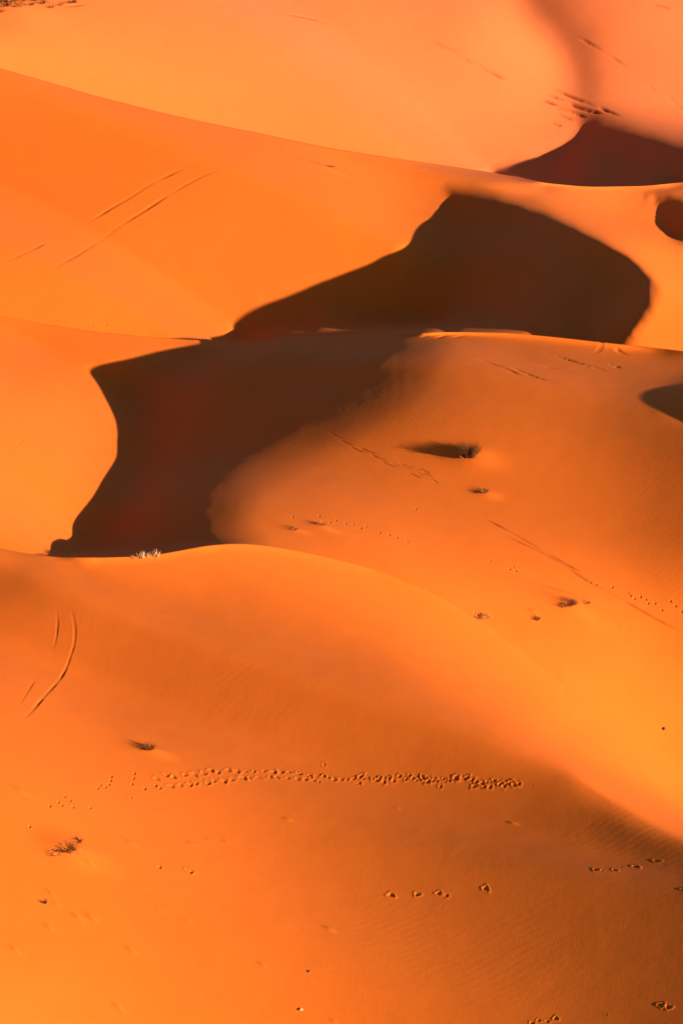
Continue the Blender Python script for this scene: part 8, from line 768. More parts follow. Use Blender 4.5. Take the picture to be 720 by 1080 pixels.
FINE = 0.9                                   # sample spacing of the finished surface
NCF = int((NC - 1) * DU / FINE) + 1
UF = U0 + FINE * np.arange(NCF)
lin = np.array(LINES).reshape(4, NC)
linf = cubic(lin, 1, np.linspace(0, NC - 1, NCF))
TOPF = np.full(NCF, -60.0)
BOUNDS = dict(far=(TOPF, linf[0]), back=(linf[0], linf[1]), middle=(linf[1], linf[2]), near=(linf[2], linf[3]))
coarse = unpack()
LAYER = {}
for n, R in ROWS.items():
    rf = (R - 1) * 7 + 1
    L = cubic(cubic(coarse[n], 1, np.linspace(0, NC - 1, NCF)), 0, np.linspace(0, R - 1, rf))
    t, b = BOUNDS[n]
    V = t + (b - t) * np.linspace(0, 1, rf)[:, None]
    U = np.broadcast_to(UF, V.shape)
    LAYER[n] = dict(U=U, V=V, P=rays(U, V) * np.exp(L)[..., None])

def ground(u, v):
    """The ground point seen in direction (u, v) from the viewpoint."""
    c = int(np.clip(round((u - U0) / FINE), 0, NCF - 1))
    for n in ('far', 'back', 'middle', 'near'):
        t, b = BOUNDS[n][0][c], BOUNDS[n][1][c]
        if v <= b or n == 'near':
            R = LAYER[n]['V'].shape[0]
            r = float(np.clip((v - t) / (b - t) * (R - 1), 0, R - 1))
            i = min(int(r), R - 2); f = r - i
            return LAYER[n]['P'][i, c] * (1 - f) + LAYER[n]['P'][i + 1, c] * f
def local(u, v, r):
    """Every layer's index window within r pixels of (u, v)."""
    c0, c1 = max(0, int((u - r - U0) / FINE)), min(NCF, int((u + r - U0) / FINE) + 2)
    for n, d in LAYER.items():
        if c1 <= c0: continue
        Vw = d['V'][:, c0:c1]
        rows = np.where(((Vw > v - r) & (Vw < v + r)).any(1))[0]
        if len(rows):
            yield d, slice(rows[0], rows[-1] + 1), slice(c0, c1)

def value_noise(x, y, seed):
    xi, yi = np.floor(x).astype(np.int64), np.floor(y).astype(np.int64); fx, fy = x - xi, y - yi
    fx = fx * fx * (3 - 2 * fx); fy = fy * fy * (3 - 2 * fy)
    def h(a, b):
        k = (a * 374761393 + b * 668265263 + seed * 982451653) & 0x7fffffff
        k = ((k ^ (k >> 13)) * 1274126177) & 0x7fffffff
        return ((k ^ (k >> 16)) & 0xffff) / 32768.0 - 1
    return (h(xi, yi) * (1 - fx) + h(xi + 1, yi) * fx) * (1 - fy) + (h(xi, yi + 1) * (1 - fx) + h(xi + 1, yi + 1) * fx) * fy

# relief written on the sand: gathered here, added to the heights at the end
for d in LAYER.values():
    d['dz'] = np.zeros(d['V'].shape); d['groove_shade'] = np.zeros(d['V'].shape)

def footprint(u, v, size_=.16, depth=.07, turn=0.0, rim=.35, aspect=1.4):
    size = size_ * .72; depth = depth * .42
    p0 = ground(u, v)
    for d, a, b in local(u, v, 26):
        X = d['P'][a, b, 0] - p0[0]; Y = d['P'][a, b, 1] - p0[1]
        ct, st = math.cos(turn), math.sin(turn)
        s, t = X * ct + Y * st, (-X * st + Y * ct) / aspect
        r = np.hypot(s, t) / size
        r = r * (1 + .18 * np.sin(3 * np.arctan2(t, s) + u) + .1 * np.sin(5 * np.arctan2(t, s) + v))
        d['dz'][a, b] += depth * (-np.exp(-(r / .8)**2.6) + rim * np.exp(-((r - 1.25) / .33)**2))
def mound(u, v, rx, ry, h, turn=0.0):
    p0 = ground(u, v)
    for d, a, b in local(u, v, 12 + 3.2 * max(rx, ry) * FOC / p0[1]):
        X = d['P'][a, b, 0] - p0[0]; Y = d['P'][a, b, 1] - p0[1]
        ct, st = math.cos(turn), math.sin(turn)
        r2 = ((X * ct + Y * st) / rx)**2 + ((-X * st + Y * ct) / ry)**2
        d['dz'][a, b] += h * np.exp(-r2)
def groove(pts, width_=.07, depth=.05, rim_=.5, fade=(.1, .1), broken=0.0, seed=0, groove_shade=.55):
    """A wheel or drag mark along a line of bearings."""
    width, rim, depth = width_ * .55, rim_ * .2, depth * .6
    P = np.array([ground(*p) for p in pts]); pts = np.array(pts, float)
    m = 14
    t = np.linspace(0, len(P) - 1, (len(P) - 1) * m + 1)
    P = cubic(P, 0, t); q = cubic(pts, 0, t)
    seg = np.hypot(*np.diff(P[:, :2], axis=0).T); s = np.r_[0, np.cumsum(seg)]
    done = set()
    for d in LAYER.values():
        lo, hi = q.min(0) - 22, q.max(0) + 22
        c0, c1 = max(0, int((lo[0] - U0) / FINE)), min(NCF, int((hi[0] - U0) / FINE) + 2)
        if c1 <= c0: continue
        Vw = d['V'][:, c0:c1]
        rows = np.where(((Vw > lo[1]) & (Vw < hi[1])).any(1))[0]
        if not len(rows): continue
        a, b = slice(rows[0], rows[-1] + 1), slice(c0, c1)
        X = d['P'][a, b, 0]; Y = d['P'][a, b, 1]
        best = np.full(X.shape, 1e9); along = np.zeros(X.shape)
        for k in range(len(P) - 1):
            x1, y1 = P[k, :2]; dx, dy = P[k + 1, 0] - x1, P[k + 1, 1] - y1; L2 = dx * dx + dy * dy + 1e-12
            f = np.clip(((X - x1) * dx + (Y - y1) * dy) / L2, 0, 1)
            dd = np.hypot(X - x1 - f * dx, Y - y1 - f * dy)
            g = dd < best; best = np.where(g, dd, best); along = np.where(g, s[k] + f * seg[k], along)
        e = along / s[-1]
        amp = np.clip(e / fade[0], 0, 1) * np.clip((1 - e) / fade[1], 0, 1)
        if broken: amp = amp * np.clip(.5 + broken * value_noise(along * 1.3, along * 0 + seed, seed), 0, 1.3)
        amp = amp * (1 + .35 * value_noise(along * 5, along * 0 + .5, seed + 9))
        x = best / width
        d['dz'][a, b] += depth * amp * (-np.exp(-x**4) + rim * np.exp(-((x - 1.7) / .6)**2))
        d['groove_shade'][a, b] = np.maximum(d['groove_shade'][a, b], groove_shade * np.clip(amp, 0, 1) * np.exp(-(x / 1.15)**4))  # mask for the shade painted along the groove floor

# --- wheel tracks
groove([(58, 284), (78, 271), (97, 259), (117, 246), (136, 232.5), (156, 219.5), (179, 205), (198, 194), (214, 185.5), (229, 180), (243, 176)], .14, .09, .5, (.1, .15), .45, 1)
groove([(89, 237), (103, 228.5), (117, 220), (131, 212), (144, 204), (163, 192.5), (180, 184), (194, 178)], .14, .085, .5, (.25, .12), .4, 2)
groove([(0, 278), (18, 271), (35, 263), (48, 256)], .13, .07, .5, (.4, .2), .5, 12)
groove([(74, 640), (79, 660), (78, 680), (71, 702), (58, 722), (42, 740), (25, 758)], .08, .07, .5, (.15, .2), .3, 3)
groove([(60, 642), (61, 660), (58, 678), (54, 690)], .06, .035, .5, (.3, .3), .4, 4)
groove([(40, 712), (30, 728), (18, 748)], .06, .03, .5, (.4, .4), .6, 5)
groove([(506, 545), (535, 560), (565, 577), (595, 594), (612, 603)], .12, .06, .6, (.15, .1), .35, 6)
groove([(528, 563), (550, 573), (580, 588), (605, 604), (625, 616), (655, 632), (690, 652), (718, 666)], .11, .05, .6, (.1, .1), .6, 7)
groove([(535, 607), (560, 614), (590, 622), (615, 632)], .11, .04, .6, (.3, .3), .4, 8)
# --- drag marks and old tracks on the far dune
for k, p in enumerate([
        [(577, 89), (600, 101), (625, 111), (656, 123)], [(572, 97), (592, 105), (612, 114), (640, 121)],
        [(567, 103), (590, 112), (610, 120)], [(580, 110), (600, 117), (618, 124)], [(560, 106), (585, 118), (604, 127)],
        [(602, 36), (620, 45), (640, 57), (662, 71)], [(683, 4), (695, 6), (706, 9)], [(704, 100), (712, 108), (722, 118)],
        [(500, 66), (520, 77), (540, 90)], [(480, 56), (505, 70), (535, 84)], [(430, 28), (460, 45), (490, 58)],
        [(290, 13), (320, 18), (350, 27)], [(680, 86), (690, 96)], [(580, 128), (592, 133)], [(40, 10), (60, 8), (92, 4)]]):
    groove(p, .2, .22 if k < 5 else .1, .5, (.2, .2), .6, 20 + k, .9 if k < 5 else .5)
# --- wind ripples and slumps below the middle crest
for k, p in enumerate([
        [(618, 371), (632, 367), (648, 362)], [(592, 379), (615, 384), (640, 392)], [(570, 372), (600, 380), (622, 388)],
        [(612, 394), (590, 390), (560, 384)], [(648, 366), (655, 372), (662, 374)], [(540, 388), (565, 398), (590, 404)],
        [(500, 378), (530, 388), (552, 398)], [(640, 384), (655, 388)],
        [(443, 356), (452, 352)], [(458, 357), (470, 352.5)], [(476, 356), (492, 352)]]):
    groove(p, .20, .12 if k not in (0, 8, 9, 10) else .07, 1.0, (.3, .3), .2, 40 + k, .1)
for k in range(7):
    u, v = 345 + 11 * k, 455 + 5.2 * k + (k % 3) * 2
    groove([(u, v), (u + 9, v + 5), (u + 20, v + 8)], .06, .045, .8, (.3, .3), .5, 60 + k)
for k in range(9):
    u, v = 420 + (k % 3) * 8 + k * 1.5, 488 + (k // 3) * 5 + (k % 3) * 2.5
    groove([(u, v), (u + 7, v + 3), (u + 14, v + 7)], .055, .05, .8, (.25, .25), .3, 80 + k)
# --- the trodden trail across the near dune
trail = [(165, 826), (182, 824), (200, 822), (225, 819), (250, 818), (275, 817), (300, 817), (330, 820), (355, 822), (380, 822),
         (405, 821), (430, 820), (460, 823), (490, 824), (515, 826), (535, 827), (552, 827)]
tu, tv = [p[0] for p in trail], [p[1] for p in trail]
for k in range(34):                                                 # big separate prints, left half
    u = 166 + k * 4.7 + random.uniform(-2, 2); c = float(np.interp(u, tu, tv))
    spread = np.interp(u, [160, 240, 330], [8, 6, 3])
    footprint(u, c + (1 if k % 2 else -1) * spread * random.uniform(.5, 1.0), random.uniform(.085, .13), random.uniform(.05, .085), random.uniform(.4, 1.2), .5, random.uniform(1.1, 1.7))
for k in range(64):                                                 # churned, shallower, right half
    u = 325 + k * 3.5 + random.uniform(-2, 2); c = float(np.interp(u, tu, tv))
    if 345 < u < 372 and k % 2 or 412 < u < 430 and k % 2: continue
    footprint(u, c + random.gauss(0, 2.6), random.uniform(.06, .10), random.uniform(.035, .06), random.uniform(0, 3), .75, random.uniform(1, 1.8))
footprint(560, 828, .05, .02, .3, .5); footprint(342, 806, .08, .03, .5, .6); footprint(337, 808, .06, .02, .5, .6)
# --- single prints
for u, v, s in [(412, 944, .12), (440, 943, .11), (462, 942, .11), (470, 944.5, .08), (512, 937, .11),
                (628, 917, .12), (634, 918, .07), (648, 917.5, .09), (655, 914, .06), (670, 914, .12), (692, 908, .11),
                (560, 1079, .09), (568, 1076, .07), (577, 1077, .07), (586, 1074, .10), (639, 1070, .05), (696, 1060, .11), (704, 1062, .10),
                (168, 914, .10), (200, 919, .13), (197, 917, .08), (720, 938, .10)]:
    footprint(u, v, s, s * .62, random.uniform(.3, 1.0), .5, random.uniform(1.0, 1.5))
# --- dotted little prints
for u, v in [(118, 819), (116.5, 823), (115, 827), (103, 831), (106, 828), (111, 830), (142, 816), (141, 821), (139.5, 827), (138, 841), (153, 832),
             (62, 846), (65, 849), (68, 840), (74, 844), (53, 850), (77, 851), (95, 852), (31, 872), (164, 829)]:
    footprint(u, v, .065, .08, .5, .3, 1.3)
for u, v in [(308, 545), (336, 544.5), (348, 551), (354, 549), (364, 552), (372, 553), (380, 557), (386, 555), (400, 562), (410, 564), (418, 567), (429, 571), (438, 537),
             (516, 591), (541, 597), (543, 602), (537, 600), (622, 614), (628, 616), (645, 619), (661, 625), (664, 628), (668, 631), (675, 629), (680, 632), (683, 636), (690, 636), (697, 643), (712, 639), (718, 645), (706, 634),
             (14, 465), (20, 468), (24, 464), (70, 457), (60, 337), (98, 343), (112, 342), (188, 302)]:
    footprint(u, v, .07, .08, .5, .3, 1.2)
# --- little sand tails and bumps behind sprouts
for u, v, s in [(138, 889, .16), (202, 890, .13), (221, 886, .11), (238, 888, .10), (303, 864, .12), (55, 943, .13), (60, 954, .10), (82, 967, .14), (97, 968, .16), (52, 978, .12),
                (16, 1002, .15), (125, 1062, .14), (277, 1018, .12), (347, 980, .15), (540, 868, .14), (22, 834, .2), (95, 913, .14), (138, 1002, .12), (168, 960, .08), (198, 971, .09), (280, 838, .06), (352, 1077, .08), (418, 852, .1), (562, 645, .16), (608, 637, .2), (640, 656, .1), (655, 660, .1)]:
    mound(u, v, s * 1.25, s * .36, s * .24, -.6)
# --- hummocks gathered round the plants
mound(497, 482, .95, .5, .16, -.5); mound(512, 521, .5, .22, .07, -.5); mound(602, 641, .9, .45, .14, -.5); mound(160, 792, .55, .28, .1, -.4)
mound(75, 899, .9, .5, .14, -.3); mound(345, 178, .9, .35, .1, -.3); mound(340, 556, .5, .2, .07, -.5); mound(312, 559, .45, .18, .05, -.5)
mound(8, 8, 3.0, 1.6, .4, -.3)


# broad and fine unevenness of wind-blown sand
for d in LAYER.values():
    X, Y = d['P'][..., 0], d['P'][..., 1]
    d['dz'] += .008 * value_noise(X * .35 + 7, Y * .3, 3) + .0022 * value_noise(X * 1.7, Y * 1.4, 4) + .0008 * value_noise(X * 6, Y * 5, 6)
    d['P'][..., 2] += d['dz']

# ------------------------------------------------------------------ materials
def mat(name, base, rough=.9, spec=.15):
    m = bpy.data.materials.new(name); m.use_nodes = True
    b = m.node_tree.nodes['Principled BSDF']
    b.inputs['Base Color'].default_value = (*base, 1); b.inputs['Roughness'].default_value = rough
    b.inputs['Specular IOR Level'].default_value = spec
    return m
def sand_material():
    m = mat('sand', (.7, .2, .04), .95, .08); nt = m.node_tree; N = nt.nodes; L = nt.links
    bs = N['Principled BSDF']
    geo = N.new('ShaderNodeNewGeometry')
    def noise(scale, detail, rough=.5):
        n = N.new('ShaderNodeTexNoise'); n.inputs['Scale'].default_value = scale
        n.inputs['Detail'].default_value = detail; n.inputs['Roughness'].default_value = rough
        L.new(geo.outputs['Position'], n.inputs['Vector']); return n
    big, mid, grain = noise(.035, 3), noise(1.1, 4, .6), noise(17, 4, .75)
    def mix(f, a, b):
        x = N.new('ShaderNodeMix'); x.data_type = 'RGBA'
        if hasattr(f, 'type'): L.new(f, x.inputs[0])
        else: x.inputs[0].default_value = f
        for s, k in ((a, 6), (b, 7)):
            if hasattr(s, 'type'): L.new(s, x.inputs[k])
            else: x.inputs[k].default_value = (*s, 1)
        return x.outputs[2]
    def ramp(sock, lo, hi):
        r = N.new('ShaderNodeMapRange'); L.new(sock, r.inputs[0]); r.inputs[1].default_value = lo; r.inputs[2].default_value = hi
        return r.outputs[0]
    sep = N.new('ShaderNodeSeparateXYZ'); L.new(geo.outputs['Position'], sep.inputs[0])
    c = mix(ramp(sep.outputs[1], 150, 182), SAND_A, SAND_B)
    c = mix(ramp(big.outputs[0], .38, .68), c, mix(.12, c, SAND_B))
    c = mix(ramp(mid.outputs[0], .3, .7), c, mix(.12, c, SAND_DARK))
    c = mix(ramp(grain.outputs[0], .25, .8), c, mix(.2, c, SAND_DARK))
    # shade inside ruts, drag marks and other grooves, painted into the sand colour
    at = N.new('ShaderNodeAttribute'); at.attribute_name = 'painted_shade'
    c = mix(at.outputs['Fac'], c, SAND_SHADE)
    L.new(c, bs.inputs['Base Color'])
    bump = N.new('ShaderNodeBump'); bump.inputs['Strength'].default_value = .3; bump.inputs['Distance'].default_value = .02
    L.new(grain.outputs[0], bump.inputs['Height'])
    # faint wind ripples, a hand's breadth apart, coming and going
    mp = N.new('ShaderNodeMapping'); mp.inputs['Rotation'].default_value = (0, 0, .95); L.new(geo.outputs['Position'], mp.inputs['Vector'])
    wv = N.new('ShaderNodeTexWave'); wv.inputs['Scale'].default_value = 1.15; wv.inputs['Distortion'].default_value = 5; wv.inputs['Detail'].default_value = 2; wv.inputs['Detail Scale'].default_value = .35
    L.new(mp.outputs[0], wv.inputs['Vector'])
    patch = noise(.16, 2); mul = N.new('ShaderNodeMath'); mul.operation = 'MULTIPLY'
    L.new(wv.outputs['Fac'], mul.inputs[0]); L.new(ramp(patch.outputs[0], .45, .7), mul.inputs[1])
    rb = N.new('ShaderNodeBump'); rb.inputs['Strength'].default_value = 1.0; rb.inputs['Distance'].default_value = RIPPLE
    L.new(mul.outputs[0], rb.inputs['Height']); L.new(bump.outputs[0], rb.inputs['Normal']); L.new(rb.outputs[0], bs.inputs['Normal'])
    return m
RIPPLE = .0012
SAND_SHADE = (.14, .022, .002)  # darker sand tone that paints shade into the grooves
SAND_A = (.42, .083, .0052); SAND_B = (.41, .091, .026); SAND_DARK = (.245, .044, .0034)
SAND = sand_material()

# ------------------------------------------------------------------ the dunes
def back_slope(P0, slope_end, P1, k=26):
    """Lee side behind a crest: from the crest row down to the foot of the next dune."""
    s = np.linspace(0, 1, k + 2)[1:-1, None]
    dx = np.hypot(P1[:, 0] - P0[:, 0], P1[:, 1] - P0[:, 1])[None]
    z0, z1 = P0[:, 2][None], P1[:, 2][None]
    chord = (z1 - z0) / np.maximum(dx, 1e-6)
    m0 = np.minimum(-.52, chord - .05) * dx; m1 = np.maximum(-.1, chord) * dx
    h00 = 2 * s**3 - 3 * s**2 + 1; h10 = s**3 - 2 * s**2 + s; h01 = -2 * s**3 + 3 * s**2; h11 = s**3 - s**2
    z = h00 * z0 + h10 * m0 + h01 * z1 + h11 * m1
    xy = P0[None, :, :2] * (1 - s[..., None]) + P1[None, :, :2] * s[..., None]
    return np.concatenate([xy, z[..., None]], -1)
GROOVE_SHADE = []
blocks = []                                        # from the near edge outwards
order = ['near', 'middle', 'back', 'far']
for i, n in enumerate(order):
    P = LAYER[n]['P'][::-1]; wr = LAYER[n]['groove_shade'][::-1]
    if i < 3:
        nxt = LAYER[order[i + 1]]['P'][-1]
        P = np.concatenate([P, back_slope(P[-1], None, nxt), nxt[None]], 0)
    GROOVE_SHADE.append(np.concatenate([wr, np.zeros((P.shape[0] - wr.shape[0], NCF))], 0)); blocks.append(P)

# outer ground: rings running out from the surveyed edge to the flat desert
GROUND_Z = -60.0
def face_normals(P):
    a = P[1:, 1:] - P[:-1, :-1]; b = P[1:, :-1] - P[:-1, 1:]
    return np.cross(a, b)
def vertex_normals(P):
    f = face_normals(P); n = np.zeros_like(P)
    n[:-1, :-1] += f; n[1:, :-1] += f; n[:-1, 1:] += f; n[1:, 1:] += f
    return n
VN = [vertex_normals(P) for P in blocks]
for k in range(3):                                 # one shading across the joints
    lowP, upP = blocks[k], blocks[k + 1]
    gap = np.hypot(*(lowP[-1, :, :2] - lowP[-28, :, :2]).T)
    s = VN[k][-1] + VN[k + 1][0]; VN[k][-1] = s; VN[k + 1][0] = s
    tot = VN[k][-28:].sum(0) 
    w = gap < .06
    VN[k][-28:, w] = tot[w]; VN[k + 1][0, w] = tot[w]
def grid_mesh(name, P, normals=None, material=SAND, groove_shade=None):
    R, C_ = P.shape[:2]
    me = bpy.data.meshes.new(name)
    idx = np.arange(R * C_).reshape(R, C_)
    q = np.stack([idx[:-1, :-1], idx[:-1, 1:], idx[1:, 1:], idx[1:, :-1]], -1).reshape(-1, 4)
    me.vertices.add(R * C_); me.vertices.foreach_set('co', P.reshape(-1).astype(np.float32))
    me.loops.add(q.size); me.loops.foreach_set('vertex_index', q.reshape(-1).astype(np.int32))
    me.polygons.add(len(q)); me.polygons.foreach_set('loop_start', np.arange(0, q.size, 4, dtype=np.int32))
    me.polygons.foreach_set('use_smooth', np.ones(len(q), bool))
    me.update(calc_edges=True)
    if normals is not None:
        nn = normals / np.maximum(np.linalg.norm(normals, axis=-1, keepdims=True), 1e-12)
        nn[nn[..., 2] < .05] = (0, 0, 1)
        me.normals_split_custom_set_from_vertices(nn.reshape(-1, 3))
    if groove_shade is not None:
        me.attributes.new('painted_shade', 'FLOAT', 'POINT').data.foreach_set('value', groove_shade.reshape(-1).astype(np.float32))
    me.materials.append(material)
    o = bpy.data.objects.new(name, me); COL.objects.link(o)
    return o
def describe(o, label, cat, group=None, kind=None):
    o['label'] = label; o['category'] = cat
    if group: o['group'] = group
    if kind: o['kind'] = kind
    return o
DUNES = [('Nearest broad dune with a hoofprint trail and a bright rounded crest', 0),
         ('middle dune with a wide shadowed hollow and dry bush on its slope', 1),
         ('back dune with a long curved shadow and a pair of wheel tracks', 2),
         ('farthest pale dune with a dark hollow in its upper corner', 3)]
for (lab, k) in DUNES:
    describe(grid_mesh('sand_dune', blocks[k], VN[k], groove_shade=GROOVE_SHADE[k]), lab[0].lower() + lab[1:], 'dune', 'dunes one behind another', 'structure')

# flat desert all round, joined to the dunes by slopes
def skirt():
    full = np.concatenate([blocks[0]] + [b[1:] for b in blocks[1:]], 0)
    loop = np.concatenate([full[0, ::6], full[::8, -1], full[-1, ::-6], full[::-8, 0]], 0)
    c = np.array([loop[:, 0].mean(), loop[:, 1].mean()])
    d = loop[:, :2] - c; r = np.linalg.norm(d, axis=1, keepdims=True); d = d / r
    rings = [loop]
    for off in (.4, 1.5, 4, 8, 14, 22, 32, 45, 70, 110, 180, 300, 500, 900, 1600, 3000):
        t = min(1, off / 34); t = t * (2 - t) if t < 1 else 1
        xy = loop[:, :2] + d * off
        z = loop[:, 2] * (1 - t) + GROUND_Z * t
        z = z + max(0, min(1, (off - 25) / 60)) * (3.5 * value_noise(xy[:, 0] * .03, xy[:, 1] * .03, 5)) - min(off, 3) * .08
        rings.append(np.concatenate([xy, z[:, None]], 1))
    P = np.stack(rings); P = np.concatenate([P, P[:, :1]], 1)
    o = grid_mesh('desert_ground', P[::-1])
    describe(o, 'open orange sand stretching away beyond the dunes', 'ground', None, 'structure')
skirt()

# ------------------------------------------------------------------ plants and stones on the sand
def surface(u, v):
    """Ground point with the relief in it (LAYER heights already include the relief)."""
    return Vector(ground(u, v))
M_DARK = mat('dark_dry_stems', (.095, .032, .010), .95, .02)
M_BROWN = mat('brown_dry_stems', (.24, .075, .014))
M_STRAW = mat('straw_blades', (.42, .16, .03))
M_PALE = mat('pale_seed_heads', (.52, .29, .13))
def vary(m):
    nt = m.node_tree; b = nt.nodes['Principled BSDF']; c = b.inputs['Base Color'].default_value[:3]
    g = nt.nodes.new('ShaderNodeNewGeometry'); n = nt.nodes.new('ShaderNodeTexNoise'); n.inputs['Scale'].default_value = 14
    r = nt.nodes.new('ShaderNodeValToRGB'); r.color_ramp.elements[0].color = (*[x * .6 for x in c], 1); r.color_ramp.elements[1].color = (*[min(.9, x * 1.3) for x in c], 1)
    r.color_ramp.elements[0].position = .3; r.color_ramp.elements[1].position = .7
    nt.links.new(g.outputs['Position'], n.inputs['Vector']); nt.links.new(n.outputs[0], r.inputs[0]); nt.links.new(r.outputs[0], b.inputs['Base Color'])
for m in (M_DARK, M_BROWN, M_STRAW, M_PALE): vary(m)

def blade(bm, base, dirn, length, width, droop, segs=4):
    """One tapered three-sided stalk that bends over under its own weight."""
    d = Vector(dirn).normalized(); side = d.cross(Vector((0, 0, 1)))
    side = side.normalized() if side.length > 1e-4 else Vector((1, 0, 0))
    p = Vector(base); rings = []
    for k in range(segs + 1):
        t = k / segs; w = width * (1 - .85 * t)
        up = side.cross(d).normalized()
        rings.append([bm.verts.new(p + side * w), bm.verts.new(p - side * w * .5 + up * w * .8), bm.verts.new(p - side * w * .5 - up * w * .8)])
        d = (d + Vector((0, 0, -droop)) * (t + .2)).normalized(); p = p + d * (length / segs)
    for a, b in zip(rings[:-1], rings[1:]):
        for i in range(3): bm.faces.new((a[i], a[(i + 1) % 3], b[(i + 1) % 3], b[i]))
    return p
def mesh_object(name, bm, m, parent=None):
    me = bpy.data.meshes.new(name); bm.to_mesh(me); bm.free(); me.materials.append(m)
    o = bpy.data.objects.new(name, me); COL.objects.link(o)
    if parent: o.parent = parent
    return o
def tuft_bm(n, radius, height, width, lean=(0, 0), spread=1.0, droop=.25, flat=1.0):
    bm = bmesh.new()
    for k in range(n):
        a = random.uniform(0, 2 * math.pi); r = radius * math.sqrt(random.random())
        b = (r * math.cos(a), r * math.sin(a) * flat, -.03)
        o = random.uniform(.1, 1.0) * spread
        blade(bm, b, (math.cos(a) * o + lean[0], math.sin(a) * o * flat + lean[1], 1), height * random.uniform(.5, 1.05), width * random.uniform(.7, 1.3), droop * random.uniform(.3, 1.6))
    return bm
def plant(name, label, cat, u, v, parts, group=None, off=(0, 0)):
    """parts: (part name, material, tuft arguments)"""
    p = surface(u, v)
    e = bpy.data.objects.new(name, None); COL.objects.link(e); e.location = (p.x + off[0], p.y + off[1], p.z); e.empty_display_size = .2
    describe(e, label, cat, group)
    for pn, m, kw in parts:
        mesh_object(pn, tuft_bm(**kw), m, e)
    return e
plant('desert_bush', 'largest dark dry bush, on the middle dune, with a long dark shadow trailing from it', 'bush', 495, 484, [
    ('stems', M_DARK, dict(n=800, radius=.28, height=.58, width=.006, spread=.5, droop=.42)),
    ('dry_tips', M_PALE, dict(n=26, radius=.25, height=.45, width=.008, spread=.5, lean=(.35, -.3), droop=.2)),
    ('low_twigs', M_BROWN, dict(n=40, radius=.42, height=.22, width=.010, spread=1.7, droop=.4))])
plant('grass_tuft', 'low flattened tuft just below the largest dark bush, with a thin streak of shadow', 'grass tuft', 510, 520, [
    ('blades', M_DARK, dict(n=70, radius=.13, height=.17, width=.009, spread=1.2, droop=.5)), ('dry_tips', M_STRAW, dict(n=14, radius=.12, height=.18, width=.009, spread=1.2, droop=.4))])
plant('desert_bush', 'spiky dark brown bush on the sunny lower slope, near the fading wheel tracks', 'bush', 599, 640, [
    ('stems', M_DARK, dict(n=130, radius=.26, height=.27, width=.008, spread=1.1, droop=.6)), ('low_twigs', M_BROWN, dict(n=40, radius=.36, height=.22, width=.010, spread=1.8, droop=.4))])
plant('grass_tuft', 'thin dark sprig with a tapering shadow, left of the spiky brown bush', 'grass tuft', 566, 653, [
    ('blades', M_DARK, dict(n=45, radius=.09, height=.2, width=.009, spread=.9, droop=.4))])
plant('grass_tuft', 'small brown sprig just right of the spiky dark brown bush', 'grass tuft', 618, 636, [
    ('blades', M_BROWN, dict(n=40, radius=.1, height=.16, width=.009, spread=1.0, droop=.4))])
plant('dry_grass_patch', 'ochre patch of flattened dry grass beside the near dune crest', 'dry grass', 500, 650, [
    ('blades', M_STRAW, dict(n=220, radius=.55, height=.16, width=.010, spread=1.8, droop=.5, flat=.5)), ('dark_stems', M_BROWN, dict(n=50, radius=.5, height=.13, width=.009, spread=1.6, droop=.4, flat=.5))])
plant('grass_tuft', 'lone dark tuft above the left end of the trodden trail', 'grass tuft', 157, 792, [
    ('blades', M_DARK, dict(n=110, radius=.13, height=.24, width=.008, spread=1.0, droop=.35)), ('dry_tips', M_STRAW, dict(n=16, radius=.12, height=.2, width=.008, spread=1.2, lean=(.5, -.3), droop=.4))])
plant('desert_bush', 'straggly low bush with dark core and pale scattered twigs on the near dune', 'bush', 70, 899, [
    ('stems', M_DARK, dict(n=170, radius=.24, height=.2, width=.007, spread=1.2, droop=.6)),
    ('pale_twigs', M_STRAW, dict(n=60, radius=.5, height=.16, width=.008, spread=1.8, lean=(.4, 0), droop=.5)), ('low_twigs', M_BROWN, dict(n=70, radius=.5, height=.15, width=.008, spread=1.9, droop=.5))])
plant('grass_tuft', 'flat dark tuft touching the upper edge of the straggly low bush', 'grass tuft', 82, 889, [
    ('blades', M_DARK, dict(n=70, radius=.13, height=.16, width=.008, spread=1.2, droop=.4))])
plant('grass_tuft', 'small dark sprig with a straight shadow streak, below the straggly low bush', 'grass tuft', 47, 952, [
    ('blades', M_DARK, dict(n=50, radius=.05, height=.15, width=.007, spread=.7, droop=.3))])
plant('grass_tuft', 'short tuft with a dark shadow streak, beside dotted prints on the middle dune', 'grass tuft', 339, 555, [
    ('blades', M_BROWN, dict(n=60, radius=.1, height=.2, width=.009, spread=.8, droop=.35))])
plant('grass_tuft', 'faint low tuft in the dim sand near the foot of the wide shadow', 'grass tuft', 311, 559, [
    ('blades', M_BROWN, dict(n=45, radius=.1, height=.13, width=.009, spread=1.0, droop=.4))])
plant('grass_tuft', 'low brown tuft on the back dune, beyond the upper end of the paired wheel tracks', 'grass tuft', 345, 177, [
    ('blades', M_BROWN, dict(n=90, radius=.4, height=.14, width=.014, spread=1.4, droop=.5, flat=.5))])
for k, (u, lab) in enumerate([(142, 'thin pale sprig standing against the shadow, left end of the pale row on the crest'), (150, 'bushiest pale grass clump of the row standing on the near crest against the shadow'),
                              (158, 'middle pale sprig right of the bushiest clump on the near crest'), (165, 'pale grass clump at the right end of the row on the near crest')]):
    plant('pale_grass', lab, 'pale grass', u, 587.5 - (u - 142) * .10 + .6, [
        ('stems', M_BROWN, dict(n=(10, 26, 14, 22)[k], radius=.08, height=.2, width=.005, spread=.4, droop=.12)),
        ('seed_heads', M_PALE, dict(n=(10, 34, 16, 26)[k], radius=.1, height=(.2, .27, .22, .26)[k], width=.006, spread=.6, droop=.15))], 'pale grasses along the near crest')
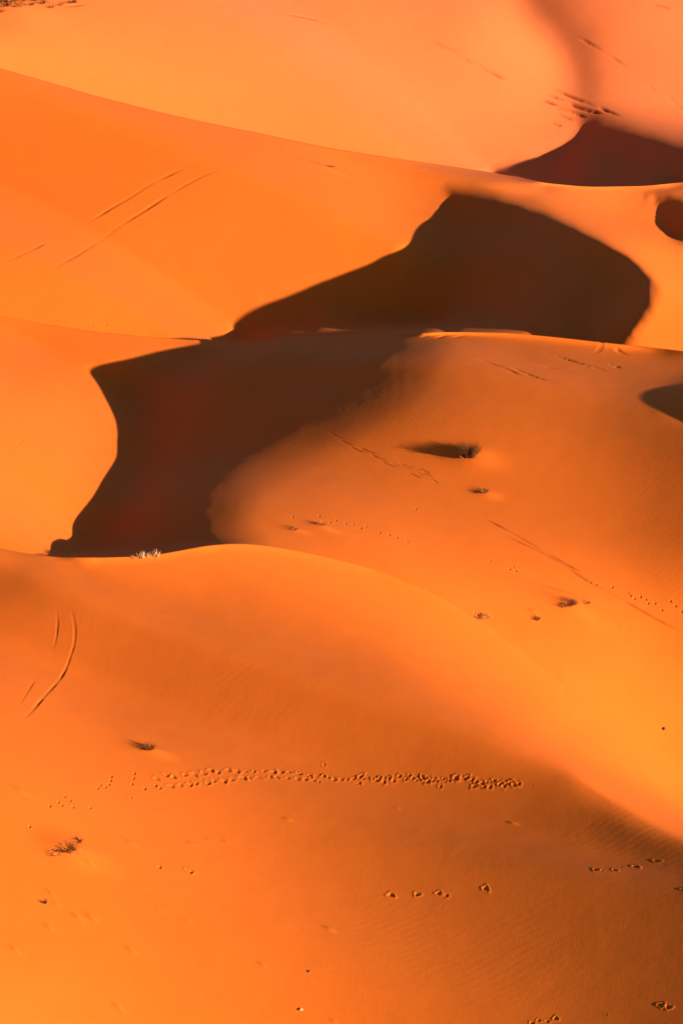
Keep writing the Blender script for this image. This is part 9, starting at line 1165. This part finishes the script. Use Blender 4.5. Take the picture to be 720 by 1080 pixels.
for k, (u, v, s) in enumerate([(3, 3, .9), (14, 5, .8), (24, 4, .6), (8, 11, .6), (20, 12, .4), (33, 9, .34), (44, 5, .36), (53, 9, .28), (63, 5, .3), (75, 2, .3), (0, 16, .3), (36, 1, .5), (10, 1, .8), (18, -3, .9), (30, -4, .7), (6, 7, .6)]):
    plant('scrub_tuft', 'low dark scrub tuft among the rough scrub in the far corner of the dunes', 'scrub', u, v, [
        ('stems', M_BROWN if k % 3 else M_DARK, dict(n=80, radius=s, height=s * .7, width=.018, spread=1.3, droop=.4)), ('dry_tips', M_STRAW, dict(n=16, radius=s, height=s * .6, width=.016, spread=1.3, droop=.4))], 'scrub in the far corner')
def stone(label, u, v, size, colour, name='stone'):
    bm = bmesh.new(); bmesh.ops.create_icosphere(bm, subdivisions=3, radius=size)
    sd = random.random() * 50
    for vt in bm.verts:
        n = value_noise(np.array([vt.co.x / size * 1.7 + sd]), np.array([vt.co.y / size * 1.7 + vt.co.z / size]), 5)[0]
        vt.co *= 1 + .22 * n; vt.co.z *= .62; vt.co.x *= 1.25
    m = mat('stone', colour); vary(m)
    o = mesh_object(name, bm, m); p = surface(u, v); o.location = (p.x, p.y, p.z + size * .18); o.rotation_euler = (0, 0, random.uniform(0, 3))
    return describe(o, label, 'stone')
stone('small dark stone alone on the bright right flank of the crest', 700, 769, .065, (.10, .05, .025))
stone('lit orange rounded stone alone on the lower near dune slope', 317, 1065, .05, (.46, .17, .06))
stone('dark brown pebble just above the lit orange rounded stone', 326, 1025, .04, (.16, .07, .03))

SUN_E, SUN_COL, SKY_S, EXPO = 5.0, (1, .84, .68), .05, 2.02

# ------------------------------------------------------------------ light, camera, picture
elev = math.asin(SUN[2]); az = math.atan2(SUN[0], SUN[1])
sun = bpy.data.lights.new('sun', 'SUN'); sun.energy = SUN_E; sun.angle = math.radians(.5); sun.color = SUN_COL
so = bpy.data.objects.new('sun', sun); COL.objects.link(so)
so.rotation_euler = Vector((-SUN[0], -SUN[1], -SUN[2])).to_track_quat('-Z', 'Y').to_euler()
so.location = (60, -20, 60)
w = bpy.data.worlds.new('World'); scene.world = w; w.use_nodes = True
nt = w.node_tree; bg = nt.nodes['Background']
sky = nt.nodes.new('ShaderNodeTexSky'); sky.sky_type = 'NISHITA'; sky.sun_disc = False
sky.sun_elevation = elev; sky.sun_rotation = az; sky.dust_density = 0.5; sky.air_density = 0.65; sky.ozone_density = 1.0
nt.links.new(sky.outputs[0], bg.inputs[0]); bg.inputs[1].default_value = SKY_S
cam = bpy.data.cameras.new('camera'); co = bpy.data.objects.new('camera', cam); COL.objects.link(co)
cam.sensor_fit = 'VERTICAL'; cam.sensor_height = 36; cam.sensor_width = 24
cam.angle_y = math.radians(20.0); cam.lens = 18 / math.tan(math.radians(10)); cam.clip_start = .5; cam.clip_end = 9000
co.location = (0, 0, 0); co.rotation_euler = (math.radians(90) - PITCH, 0, 0)
scene.camera = co
scene.view_settings.view_transform = 'Standard'; scene.view_settings.look = 'None'
scene.view_settings.exposure = EXPO; scene.view_settings.gamma = 1; scene.view_settings.use_curve_mapping = False
scene.render.engine = 'CYCLES'
scene.cycles.max_bounces = 6; scene.cycles.diffuse_bounces = 4
scene.cycles.use_denoising = True
